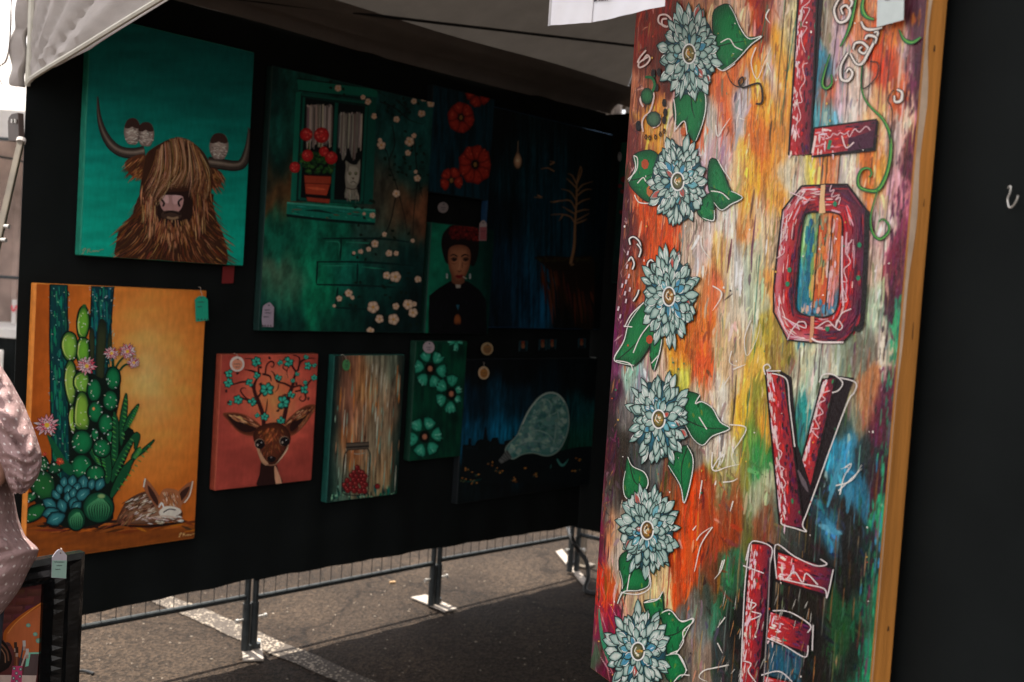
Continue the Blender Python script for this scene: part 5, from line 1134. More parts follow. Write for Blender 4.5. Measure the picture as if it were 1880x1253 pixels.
L.fill(q((365,800),(390,830),(420,890),(450,925),(430,938),(395,900)), (170,130,100), 3); L.fill(q((590,780),(570,830),(530,890),(500,930),(540,890),(580,830)), (200,170,140), 3); furpatch(L, [(440,680),(520,690),(500,760),(430,760)], 60, lambda x, y: (-20, 34), [(150,76,40),(110,54,32),(186,104,60)], (3, 6), (20, 50), q)
furpatch(L, [(390,700),(560,690),(580,780),(520,870),(430,880),(380,800)], 130, lambda x, y: ((x-475)*.25, 30), [(124,64,38),(92,46,30),(146,84,52),(74,36,26)], (2, 5), (16, 36), q)
for cx, cy in ((390,792),(558,775)): L.dot(q((cx, cy))[0], 9.5, 9.3, (150,130,112), 14); L.dot(q((cx+2, cy+2))[0], 9, 8.8, (22,16,18), 14); L.dot(q((cx-14, cy+8))[0], 1.8, 2.2, (150,140,130)); L.dot(q((cx+12, cy-8))[0], 1, 1, (220,214,206))
L.fill(q((440,885),(470,875),(500,888),(485,915),(455,915)), (20,14,16), 3); L.line(q((420,925),(465,938),(505,928)), 1.6, (150,110,86)); L.dot(q((468,884))[0], 1.8, 1.2, (120,110,110))
L.build('painted_deer')
# --- jar of berries
G4 = 1.55
jar = hang('still_life_painting', 'tall weathered plank painting of a glass jar of red berries', (614,652), (729,907), (10,70,62), G4)
CJ = [(680,640,60,80,70),(620,660,40,30,28),(640,690,96,52,38),(660,680,120,70,50),(670,720,190,120,60),(690,690,120,110,90),(720,670,50,70,60),(740,700,70,46,34),(660,760,150,90,60),(640,760,110,60,46),(700,740,110,100,80),(715,770,100,70,50),(640,830,170,84,34),(625,850,60,80,74),(660,800,140,110,86),(690,820,140,130,104),(705,850,120,80,46),(720,820,60,90,80),(690,900,110,100,70),(620,905,50,90,76),(660,915,90,90,66),(735,880,14,60,50),(728,905,10,60,50),(612,900,14,60,54),(610,780,14,24,22),(668,710,200,130,64),(676,745,196,140,90),(700,790,130,110,84)]
def fn(X, Y, U, V):
    c = bilerp(CJ, X, Y, 14, 34, 8, 7)*.78+T3((176,152,124))*.24; s_ = fbm(X/1.8, Y/60., 11, 3)-.5; s2 = fbm(X/5., Y/40., 13, 3)-.5
    e = np.clip(np.minimum((U)/.05, (jar.w-U)/.05)+.35*(fbm(X/5., Y/12., 17)-.5), 0, 1)[..., None]; c = c*(1+.9*s_+.7*s2)[..., None]; d = T3((10,30,28))
    return c*e+d*(1-e)
backdrop(jar, fn, 110, 120)
L = Lay(jar, 2)
for k in range(130):
    x = rng.uniform(905, 1350); y = rng.uniform(200, 950); ln = rng.uniform(40, 220); x2 = x-ln*.06
    L.line(q((x, y), (x2, y+ln)), rng.uniform(.7, 2.2), rng.choice([(140,170,150),(190,140,100),(84,44,30),(200,196,176),(60,36,28),(90,140,124),(196,120,50),(40,30,26)]), taper=(.3, .2))
for k in range(60): x = rng.uniform(880, 1330); L.line(q((x, 1120+rng.uniform(-50, 50)), (x+rng.uniform(-14, 14), 1160+rng.uniform(-20, 20))), rng.uniform(2, 5), J(rng.choice([(10,96,78),(14,70,60),(120,170,140),(8,50,46)]), 8), taper=(.4, .2))
o = L.build('painted_streaks'); o['kind'] = 'stuff'
L = Lay(jar, 3)
L.fill(q((975,790),(1132,782),(1134,815),(1128,825),(980,835)), (84,74,64), 0); L.line(q((975,790),(1132,782)), 2, (36,32,30)); L.line(q((975,818),(1132,808)), 3, (30,28,26)); L.line(q((980,835),(1128,826)), 1.6, (40,36,32))
L.line(q((985,838),(968,870),(958,960),(950,1080),(960,1130),(1040,1142),(1120,1125),(1128,1060),(1135,930),(1138,860),(1125,830)), 2.2, (36,40,38)); L.line(q((975,880),(966,1000)), 1.6, (190,196,180), taper=(.2, .2)); L.line(q((1128,880),(1122,1040)), 1.4, (170,180,166), taper=(.2, .2)); L.line(q((1030,858),(1060,862),(1100,855)), 1.2, (150,160,146))
L.build('painted_jar')
lv = 4
for y0, xs in ((955,(1052,)),(985,(1030,1070,1088)),(1012,(1010,1048,1080,1104)),(1040,(985,1022,1060,1096)),(1066,(968,1002,1040,1078,1108)),(1092,(975,1012,1052,1090)),(1112,(990,1030,1068,1100))):
    for x in xs:
        p = q((x+rng.uniform(-5, 5), y0+rng.uniform(-6, 6)))[0]; L = Lay(jar, lv); lv += .06; L.dot(p, 5.4, 5.6, (46,10,14), 10); L.dot(p, 4.7, 4.9, (88,18,22), 10, (132,36,36)); L.line([(p[0]-2.5, p[1]+1), (p[0], p[1]-1), (p[0]+2.5, p[1]+1)], 1.1, (70,12,18)); L.dot((p[0]-1.4, p[1]-1.8), 1.1, 1.1, (206,96,90)); L.build('painted_berry')
p = q((1188,1080))[0]; L = Lay(jar, 4); L.dot(p, 5.4, 5.6, (46,10,14), 10); L.dot(p, 4.6, 4.8, (88,18,22), 10, (132,36,36))
L.build('painted_berry')
# --- green wall with window, flowers and cat
G5 = 1.35
win = hang('window_painting', 'large green painting of a curtained window with red potted flowers and a cat', (500,120), (771,612), (12,46,42), G5)
q = Z(460, 100, 2.408)
CW = [(480,150,10,40,38),(560,130,16,66,58),(650,140,14,52,48),(760,150,14,40,40),(500,300,12,44,40),(510,420,14,90,70),(520,520,10,110,80),(560,480,12,120,86),(580,560,12,120,84),(610,430,14,96,74),(640,500,14,92,76),(700,430,40,70,62),(740,380,84,62,44),(770,400,110,66,44),(700,350,60,60,50),(720,260,24,70,66),(770,250,22,74,70),(760,320,22,60,56),(690,200,18,60,58),(740,200,16,50,50),(700,520,14,60,54),(750,480,12,44,42),(720,590,10,30,30),(620,600,10,50,42),(520,600,10,60,50),(490,560,10,50,44),(480,220,14,60,54),(500,240,16,70,60),(510,345,90,60,34),(520,505,90,80,66),(760,560,10,30,30),(780,470,16,40,38),(660,560,12,50,44)]
def fn(X, Y, U, V):
    c = bilerp(CW, X, Y, 30, 34, 16, 27); t = fbm(X/9., Y/26., 29, 4)-.5; t2 = fbm(X/3., Y/5., 31, 3)-.5
    return c*(1+.9*t+.35*t2)[..., None]
backdrop(win, fn, 110, 170)
L = Lay(win, 2); TE, TD = (16,98,80), (8,44,40)
L.fill(q((205,105),(560,150),(560,190),(210,160)), TE, 0); L.fill(q((200,170),(225,165),(205,650),(175,650)), TE, 0); L.fill(q((522,200),(556,190),(540,665),(500,662)), (14,72,62), 0)
for x0, y0, x1, y1 in ((205,108,555,152),(212,160,520,200)): L.line(q((x0, y0), (x1, y1)), 2.4, (8,30,28))
L.fill(q((222,172),(522,212),(500,664),(200,650)), (10,40,36), 0); L.fill(q((240,195),(510,232),(492,648),(215,640)), (12,16,18), 0)
L.line(q((225,178),(520,216)), 4, (14,78,66)); L.line(q((236,190),(215,640)), 4, (14,84,70)); L.line(q((512,230),(490,650)), 5, (12,76,64)); L.line(q((380,215),(360,650)), 6, (14,80,68)); L.line(q((215,640),(490,655)), 5, (12,70,60))
for k in range(70):
    x = rng.uniform(246, 362); L.line(q((x, 225+rng.uniform(-4, 10)), (x-4, 420-rng.uniform(0, 40))), rng.uniform(1.4, 4), J(rng.choice([(150,140,134),(110,102,98),(80,76,74),(180,170,160)]), 8), taper=(.8, .5))
for k in range(70):
    x = rng.uniform(392, 492); e = 440+28*math.sin(x*.14)+rng.uniform(-8, 4); L.line(q((x, 260+rng.uniform(-4, 10)), (x-6, e)), rng.uniform(1.4, 4), J(rng.choice([(156,146,138),(114,106,100),(84,80,78),(186,176,166)]), 8), taper=(.8, .5))
L.fill(q((160,655),(250,658),(550,688),(550,745),(350,728),(158,708)), (18,110,92), 0); L.line(q((160,657),(550,690)), 3, (60,150,130)); L.line(q((158,712),(350,735),(548,750)), 5, (8,30,28))
for k in range(24): x = rng.uniform(170, 530); y = 670+(x-170)*.08+rng.uniform(-6, 40); L.line(q((x, y), (x+rng.uniform(10, 50), y+rng.uniform(0, 6))), rng.uniform(1, 3), J(rng.choice([(40,140,120),(12,70,60),(90,60,44)]), 8), taper=(.3, .2))
L.line(q((240,690),(300,692),(370,705)), 5, (14,40,36), taper=(.2, .2))
for p in ([(320,815),(560,815),(700,830)],[(400,812),(395,910)],[(290,918),(460,918),(600,925),(720,935)],[(295,920),(290,1015)],[(290,1018),(470,1022),(640,1030)],[(472,925),(470,1015)],[(385,1030),(375,1110)],[(375,1120),(520,1128)]): L.line(q(*p), 4, (8,34,32), taper=(.6, .5))
for p in ([(330,830),(390,832),(388,890)],[(420,830),(560,838)],[(310,935),(455,935)],[(490,940),(590,950)]): L.line(q(*p), 2, (40,130,104), taper=(.3, .2))
L.build('painted_window')
L = Lay(win, 4)
for pts, c in (([(235,535),(355,540),(352,575),(238,570)],(150,58,38)),([(238,570),(350,575),(335,625),(242,618)],(164,62,40)),([(245,630),(350,640),(345,660),(250,650)],(140,54,38))): L.fill(q(*pts), c, 0); L.line(q(*pts), 1.4, (60,20,18), closed=True, smooth=0)
L.line(q((250,590),(330,598)), 6, (196,86,56), taper=(.3, .3)); L.build('painted_pot')
L = Lay(win, 5)
for k in range(60): x, y = rng.uniform(225, 365), rng.uniform(440, 525); L.petal(q((x, y))[0], rng.uniform(0, 6), -.6, 1, .6, 7, 6, rng.choice([(40,84,36),(60,104,44),(30,64,34)]), (16,36,24), .7)
for x, y in ((258,400),(310,410)): L.line(q((x, y-30), (x, y+40)), 1.8, (110,120,70))
for x, y, r_ in ((245,355,28),(312,358,34),(250,448,26),(322,430,22),(355,458,28),(194,500,24)):
    x, y = q((x, y))[0]; r_ /= 2.408; L.dot((x, y), r_, r_*1.05, (130,20,24), 12, (190,40,40))
    for k in range(12): a = rng.uniform(0, 6.3); d = rng.uniform(.1, .75)*r_; L.petal((x+d*math.cos(a), y+d*math.sin(a)), a+1.5, -.5, .6, .4, r_*.55, r_*.5, rng.choice([(220,60,56),(196,40,42),(232,90,80)]), (120,16,24), .6)
L.build('painted_geraniums')
L = Lay(win, 5)
L.fill(q((420,500),(418,470),(440,485),(468,488),(482,465),(482,520),(475,570),(465,590),(478,640),(415,635),(420,590),(415,545)), (128,124,112), 2); L.fill(q((430,500),(470,502),(475,555),(450,580),(425,555)), (156,150,136), 3)
for x in (437, 464): L.dot(q((x, 527))[0], 2.8, 3.2, (34,36,32)); L.dot(q((x, 526))[0], 1, 1.6, (150,160,110))
L.fill(q((445,545),(458,545),(452,556)), (80,60,56), 0); L.line(q((440,570),(452,562),(466,572)), 1.4, (60,56,52)); L.line(q((422,590),(450,598),(472,590)), 2, (70,60,54)); L.line(q((432,480),(428,520)), 2, (96,92,84)); furpatch(L, [(420,595),(475,598),(478,638),(416,634)], 26, lambda x, y: (0, 30), [(160,154,140),(104,100,92)], (2, 4), (14, 30), q)
L.build('painted_cat')
L = Lay(win, 5)
for p in ([(640,200),(690,250),(640,280)],[(625,310),(635,400),(610,480),(640,570),(680,720),(690,800)],[(720,350),(730,480),(735,560),(720,700),(715,820)],[(570,210),(640,240),(700,290),(760,310)],[(400,120),(500,130),(600,190)],[(560,380),(600,430),(610,480)],[(735,540),(760,640)],[(640,630),(600,780),(500,850)]): L.line(q(*p), 2, (20,22,20), taper=(.9, .3))
for k in range(110):
    x, y = rng.choice([(640,215),(690,230),(720,460),(730,560),(650,500),(700,1150),(600,1120),(640,1000),(500,850),(650,800),(400,130),(740,200),(700,360),(520,700),(450,1060)]); L.petal(q((x+rng.uniform(-60, 60), y+rng.uniform(-60, 60)))[0], rng.uniform(0, 6), -.5, 1, .5, 5, 4.5, (18,34,24), (12,22,18), .6)
o = L.build('painted_climber'); o['kind'] = 'stuff'
for x, y, r_ in ((378,70,10),(424,78,12),(430,112,14),(467,90,18),(385,150,16),(495,190,12),(517,210,15),(544,274,14),(568,104,18),(655,142,22),(690,132,14),(720,208,14),(745,145,15),(764,190,20),(795,218,18),(754,262,17),(643,288,15),(576,402,20),(570,380,10),(700,386,22),(720,360,12),(694,436,14),(735,548,16),(728,520,9),(642,616,18),(537,712,14),(500,705,8),(590,796,12),(548,838,18),(485,872,12),(520,862,12),(455,878,8),(715,824,10),(610,880,16),(642,880,12),(600,978,18),(638,984,26),(738,995,16),(432,1056,18),(390,1080,14),(448,1076,10),(368,1112,8),(540,1118,28),(640,1114,16),(568,1170,20),(630,1172,26),(694,1106,24),(722,1104,12),(716,1142,22),(528,1222,18)):
    x, y = q((x, y))[0]; r_ /= 2.408; L = Lay(win, 6)
    for k in range(5): a = k*1.257+rng.random()*.5+y; L.petal((x, y), a, .05, 1, .48, r_, r_, (206,180,156), (150,120,100), .75)
    L.dot((x, y), r_*.24, r_*.24, (190,140,70)); L.build('painted_rose')
# --- red flowers on dark blue
G6 = 1.05
red = hang('flower_painting', 'narrow dark blue painting of loose red poppies above the woman portrait', (795,155), (897,369), (12,30,36), G6)
q = Z(760, 120, 2.4095)
def fn(X, Y, U, V):
    t = fbm(X/3.5, Y/60., 61, 3)
    return lerp3(t, (8,14,18), (10,30,38), (12,56,70), (10,40,52))
backdrop(red, fn, 50, 70)
for c, R_, ph, n in (((207,232),66,.3,6),((283,122),62,.6,5),((270,440),84,0,9),((165,510),56,.2,5)):
    L = Lay(red, 2)
    for k in range(n):
        a = ph+2*math.pi*k/n; rx = .92
        if c == (165,510) and 1.2 < a < 2.2: continue
        L.petal(q(c)[0], a, .24, 1.08, .50 if n < 8 else .34, R_/2.41*.86, R_/2.41, (176,52,38), (96,22,22), .8)
        for j in range(5): f = rng.uniform(.45, .9); b = a+rng.uniform(-.3, .3); p = q((c[0]+R_*.86*f*math.cos(b), c[1]+R_*f*math.sin(b)))[0]; L.line([p, (p[0]+5*math.cos(b), p[1]+5*math.sin(b))], rng.uniform(1.2, 2.6), rng.choice([(206,84,60),(120,26,26),(190,60,44)]), taper=(.3, .3))
    L.dot(q(c)[0], R_*.085, R_*.1, (22,14,16)); L.dot(q(c)[0], 3.2, 4.6, (150,110,60)); L.build('painted_poppy')
# --- portrait of a woman
G7 = 1.1
wom = hang('portrait_painting', 'green portrait painting of a woman in black with red flowers in her hair', (792,408), (896,614), (10,60,50), G7)
def fn(X, Y, U, V):
    t = fbm(X/14., Y/18., 71, 4); g = np.clip((X-784)/110., 0, 1)
    return lerp3(g, (20,112,84), (16,104,80), (12,70,58), (10,50,44))*(1+.5*(t-.5))[..., None]
backdrop(wom, fn, 50, 80)
L = Lay(wom, 2)
L.fill(q((62,1190),(66,1020),(110,985),(160,955),(235,955),(290,995),(318,1040),(322,1190)), (14,14,18), 0)
L.fill(q((182,965),(207,965),(205,985),(186,986)), (170,160,150), 0); L.fill(q((185,1060),(200,1060),(194,1085)), (40,90,110), 0); L.blob(q((178,1115),(192,1100),(206,1115),(205,1145),(178,1145)), (150,84,44), (84,44,28), 2)
for k in range(24): x, y = rng.uniform(80, 310), rng.uniform(1010, 1180); L.line(q((x, y), (x+rng.uniform(-6, 6), y+rng.uniform(14, 40))), 1.6, (26,26,32), taper=(.3, .2))
L.build('painted_dress')
L = Lay(wom, 3)
L.fill(q((120,800),(130,740),(180,700),(250,700),(285,760),(282,840),(262,890),(240,880),(160,880),(138,870)), (24,18,18), 3)
L.fill(q((165,920),(225,920),(222,962),(205,972),(180,970),(166,960)), (112,70,50), 0)
L.blob(q((150,830),(165,802),(205,795),(240,808),(250,845),(242,895),(225,935),(200,958),(175,945),(155,900)), (172,112,80), (118,70,50), 3, .62)
L.line(q((158,845),(175,838),(192,848)), 3, (26,16,16), taper=(.4, .8)); L.line(q((208,848),(225,838),(244,846)), 3, (26,16,16), taper=(.8, .4))
for x in (177, 228): L.fill(q((x-13, 862),(x, 853),(x+13, 861),(x, 869)), (60,40,34), 2); L.dot(q((x, 861))[0], 2.2, 2.2, (20,14,14)); L.line(q((x-14, 858),(x, 850),(x+14, 858)), 1.6, (24,14,14)); L.line(q((x-13, 874),(x, 880),(x+12, 874)), 1.6, (110,60,46), taper=(.2, .2))
L.line(q((203,862),(200,890),(195,908)), 2, (200,140,104), taper=(.4, .8)); L.line(q((190,908),(200,914),(210,908)), 1.8, (96,52,42)); L.line(q((214,870),(212,900)), 2.4, (104,62,48), taper=(.3, .3))
L.fill(q((180,934),(193,927),(200,930),(208,926),(220,933),(200,945)), (126,36,36), 2); L.line(q((181,934),(200,936),(220,933)), 1.1, (60,16,20)); L.line(q((215,935),(232,945)), 1.4, (190,180,170))
for x, y in ((145,928),(247,930)): L.dot(q((x, y))[0], 2, 3.4, (150,160,160)); L.dot(q((x, y+11))[0], 1.8, 2.2, (170,176,170))
L.build('painted_woman')
L = Lay(wom, 5)
for x, y, r_ in ((185,740,34),(235,735,40),(275,750,30),(215,712,24),(250,712,24)):
    x, y = q((x, y))[0]; r_ /= 2.41
    for ring in (1, .62):
        for k in range(8): a = k*.785+ring*2+rng.random()*.3; L.petal((x, y), a, .05, ring*1.1, .36, r_, r_, rng.choice([(112,30,28),(136,38,32),(90,22,24)]), (46,12,16), .75)
    L.dot((x, y), r_*.2, r_*.2, (40,12,14))
L.build('painted_hair_flowers')
# --- bulb and bare tree
G8 = 1.25
tree = hang('landscape_painting', 'large dark blue painting of a glowing hanging bulb and a lone bare tree', (906,195), (1104,606), (14,60,96), G8)
CTt = [(920,240,8,14,16),(980,240,10,30,34),(1060,240,10,20,24),(950,300,10,40,48),(1010,300,10,44,54),(1080,300,10,24,28),(930,400,8,20,26),(1000,400,10,44,56),(1080,420,8,26,34),(930,500,10,34,48),(980,520,12,60,84),(985,570,12,70,100),(1000,470,10,50,66),(1040,450,10,44,56),(1080,500,10,20,22),(920,590,10,24,34),(1040,580,16,18,18),(1090,590,12,14,16),(960,560,12,40,56)]
def fn(X, Y, U, V):
    c = bilerp(CTt, X, Y, 26, 40, 10, 37); s_ = fbm(X/2., Y/70., 43, 3)-.5; s2 = fbm(X/6., Y/90., 47, 3)-.5
    return c*np.clip(1+1.5*s_+.9*s2, .2, 2.4)[..., None]
backdrop(tree, fn, 120, 110)
L = Lay(tree, 2)
L.fill(q((530,850),(600,843),(700,850),(780,845),(800,900),(790,1190),(745,1190),(690,1100),(640,1010),(610,930),(570,880)), (30,22,16), 2)
for k in range(60): x = rng.uniform(560, 790); y = rng.uniform(870, 1000)+max(0, x-600)*.35; L.line(q((x, y), (x+rng.uniform(4, 20), y+rng.uniform(50, 160))), rng.uniform(2, 5), J(rng.choice([(74,36,22),(50,28,20),(26,20,18),(92,48,28)]), 6), taper=(.3, .2))
for k in range(40): x = rng.uniform(540, 770); L.line(q((x, 862+rng.uniform(-14, 10)), (x+rng.uniform(10, 30), 862+rng.uniform(-14, 10))), 2.4, J((50,44,22), 8), taper=(.3, .2))
L.build('painted_cliff')
L = Lay(tree, 3); BK = (122,88,58)
L.line(q((692,880),(708,800),(712,700),(718,600),(720,520),(735,450)), 3.4, (142,106,72), taper=(1.7, .4)); L.line(q((698,880),(714,800),(716,700)), 1.5, (70,48,36), taper=(1, .3))
for p in ([(712,700),(690,670),(650,660),(605,662)],[(712,690),(740,675),(775,655)],[(715,640),(690,600),(650,600),(600,605)],[(716,620),(745,600),(780,590)],[(718,600),(690,560),(650,548)],[(720,560),(745,530),(790,515)],[(720,530),(700,490),(680,480)],[(722,520),(740,470),(735,445)],[(715,660),(680,640),(655,625)],[(716,650),(750,640),(775,640)],[(718,580),(755,552),(788,550)],[(720,545),(690,515),(672,500)],[(640,600),(610,610)],[(660,660),(640,690)],[(715,700),(745,690),(765,680)],[(706,880),(690,888)],[(620,470),(590,455),(560,460)],[(600,440),(620,430),(600,425)],[(545,575),(565,585),(530,585)]): L.line(q(*p), 2.3, (150,112,78), (112,86,62), taper=(.9, .5))
L.build('painted_tree')
L = Lay(tree, 3)
c0 = q((458,430))[0]
for r_, c in ((15,(18,34,36)),(12.5,(34,44,42)),(10,(60,58,50))): L.dot(c0, r_*.72, r_*1.1, c, 18)
L.blob(q((458,385),(470,400),(476,425),(468,450),(458,458),(447,450),(440,425),(447,400)), (206,160,124), (110,84,66), 3, .5); L.line(q((460,335),(459,360),(459,385)), 1.6, (130,110,90)); L.line(q((452,385),(464,385)), 3, (96,80,66)); L.line(q((452,430),(456,415),(460,430),(464,415)), 1.0, (240,210,170))
L.build('painted_bulb')
# --- teal flowers
G9 = 1.15
teal = hang('blossom_painting', 'narrow green painting of three big teal poppies', (764,626), (845,838), (10,60,44), G9)
q = Z(740, 600, 3.684)
def fn(X, Y, U, V):
    t = fbm(X/5., Y/40., 81, 3); t2 = fbm(X/16., Y/24., 83, 2)
    return lerp3(.5*t+.5*t2, (6,24,20), (8,44,34), (10,74,52), (12,96,66))
backdrop(teal, fn, 50, 80)
for c, R_, ph, n in (((182,285),112,.15,6),((325,455),112,.6,6),((145,745),118,.9,6),((360,95),50,.4,5)):
    L = Lay(teal, 2)
    for k in range(n):
        a = ph+2*math.pi*k/n; pts = []
        if c[0]+R_*.8*math.cos(a) > 388: R2 = R_*.62
        else: R2 = R_
        L.petal(q(c)[0], a, .40 if n == 6 else .1, 1.2, .42, R2/3.684*.86, R2/3.684*1.02, (16,40,36), (10,30,28), .95); L.petal(q(c)[0], a, .44 if n == 6 else .15, 1.14, .37, R2/3.684*.86, R2/3.684*1.02, (60,176,142), (18,112,88), .95)
        for j in range(9): f = rng.uniform(.6, 1.0); b = a+rng.uniform(-.26, .26); p = q((c[0]+R2*.86*f*math.cos(b), c[1]+R2*1.02*f*math.sin(b)))[0]; L.line([p, (p[0]+6*math.cos(b), p[1]+6*math.sin(b))], rng.uniform(1, 2.4), rng.choice([(130,210,184),(24,120,96),(80,190,160)]), taper=(.3, .3))
    if n == 6: L.dot(q(c)[0], 10, 12, (18,24,22), 14); L.dot(q(c)[0], 4.6, 5.6, (150,96,72), 10, (196,130,100))
    L.build('painted_poppy')
# --- night city with a great moon bulb
G10 = 1.6
moon = hang('night_painting', 'dark painting of a huge pale moon bulb lying over a city skyline', (855,660), (1088,889), (8,16,20), G10)
CM = [(870,680,10,14,16),(960,680,10,14,16),(1060,690,10,16,18),(870,740,10,20,26),(920,740,10,44,60),(960,740,10,30,40),(860,780,8,60,84),(920,780,8,76,104),(940,800,8,84,110),(870,810,8,60,80),(1060,760,10,50,54),(1080,790,10,60,50),(1060,810,12,56,44),(1000,720,10,24,30),(900,850,10,14,16),(1000,870,10,14,16),(1080,850,10,16,18),(870,880,10,18,20),(960,820,8,40,50),(850,730,8,40,60)]
def fn(X, Y, U, V):
    c = bilerp(CM, X, Y, 22, 26, 8, 57); s_ = fbm(X/2., Y/40., 63, 3)-.5
    return c*np.clip(1+1.4*s_, .2, 2)[..., None]
backdrop(moon, fn, 110, 90)
L = Lay(moon, 2)
L.fill(q((400,800),(440,798),(442,755),(458,755),(460,800),(480,805),(500,770),(525,760),(540,765),(548,700),(556,672),(564,700),(572,765),(590,780),(602,752),(640,748),(650,790),(680,795),(684,772),(705,770),(740,760),(742,740),(752,740),(756,790),(800,830),(1060,840),(1180,815),(1285,808),(1285,1010),(1200,1050),(900,1060),(390,1060),(395,900)), (12,18,20), 0)
for x in range(430, 780, 14):
    if rng.random() < .5: L.line(q((x, 830), (x, 815+rng.uniform(-10, 5))), 1.2, (20,34,40))
L.build('painted_skyline')
L = Lay(moon, 3)
for k in range(70):
    x, y = rng.choice([(440,965),(410,1040),(545,1025),(580,930),(625,970),(665,980),(740,1035),(470,1045),(500,1000),(1165,980),(900,1005),(820,950),(1210,900)]); x += rng.gauss(0, 14); y += rng.gauss(0, 9)
    L.dot(q((x, y))[0], rng.uniform(.8, 2.2), rng.uniform(.8, 1.8), rng.choice([(150,100,40),(120,76,34),(60,70,40),(180,120,50),(40,60,54)]), 6)
L.line(q((420,1050),(470,1045),(530,1030)), 2, (16,70,62), taper=(.2, .2)); L.line(q((1040,895),(1060,930),(1085,935),(1118,895)), 4.4, (60,120,112), taper=(.5, .1)); L.line(q((1000,935),(995,960)), 2, (40,80,76))
o = L.build('painted_meadow'); o['kind'] = 'stuff'
L = Lay(moon, 5)
bulb = q((700,815),(770,740),(805,660),(845,575),(900,500),(950,460),(1000,448),(1050,465),(1090,515),(1112,590),(1112,680),(1085,770),(1040,840),(970,870),(880,850),(800,860),(740,890),(700,860))
L.line(bulb, 4, (120,140,130), closed=True); L.blob(bulb, (88,132,124), (58,108,104), 4, .7, mid=(76,120,114))
bp_ = np.array(bulb); 
def inb(x, y):
    c = False; j = len(bp_)-1
    for i in range(len(bp_)):
        if (bp_[i][1] > y) != (bp_[j][1] > y) and x < (bp_[j][0]-bp_[i][0])*(y-bp_[i][1])/(bp_[j][1]-bp_[i][1]+1e-9)+bp_[i][0]: c = not c
        j = i
    return c
k = 0
while k < 420:
    x, y = rng.uniform(bp_[:, 0].min(), bp_[:, 0].max()), rng.uniform(bp_[:, 1].min(), bp_[:, 1].max())
    if not inb(x, y): continue
    k += 1; n_ = float(fbm(np.array([x/9.]), np.array([y/9.]), 71, 3)[0]); r_ = rng.uniform(1.2, 4.6)
    if not (inb(x-r_, y) and inb(x+r_, y) and inb(x, y-r_) and inb(x, y+r_)): continue
    L.dot((x, y), r_, r_*rng.uniform(.6, 1.3), J(mix((52,96,94), (132,158,146), max(0, min(1, (n_-.3)*2.4))), 6), 8)
for p in ([(900,520),(960,490),(1000,530),(980,600)],[(1000,600),(1040,580),(1050,640)],[(860,720),(900,700),(980,730),(1030,800)],[(1030,640),(1025,740),(1010,800)],[(780,800),(850,770),(930,780)]): L.line(q(*p), 2, (128,152,142), taper=(.2, .2))
L.line(bulb[2:9], 1.6, (170,180,170)); L.fill(q((700,830),(735,885),(660,925),(642,905)), (90,92,90), 0)
for k in range(4): f = k/4; L.line(q((695-52*f, 838+66*f*.98), (728-52*f, 888+30*f)), 1.6, (40,44,44))
L.build('painted_moon_bulb')
# --- green painting on the far end wall, half hidden
BN = -WD; f2 = BP+WN*0-WD*.042
a, b = on_plane(1140, 262, f2, BN), on_plane(1134, 520, f2, BN)
far = Art('poppy_painting', 'dark green painting with red spots on the far end wall, half hidden', 'painting', np.array([a[0], a[1], b[2]]), WN, 1.2, GP2)
far.w, far.h = .5, a[2]-b[2]; canvas_box(far, far.w, far.h, .036, (10,60,50))
def fn(X, Y, U, V): return lerp3(.6*V/far.h+.4*fbm(X/4., Y/30., 85, 3), (8,14,14), (8,30,28), (8,60,50), (10,84,66))
backdrop(far, fn, 30, 60)
L = Lay(far, 2)
for x, y, r_ in ((1146,330,6),(1139,342,4),(1143,352,4),(1141,390,4),(1150,400,7),(1160,350,6),(1158,440,6)):
    for k in range(5): L.petal((x, y), k*1.257, .05, 1, .5, r_, r_, (120,30,36), (60,16,24), .8)
L.build('painted_poppies')
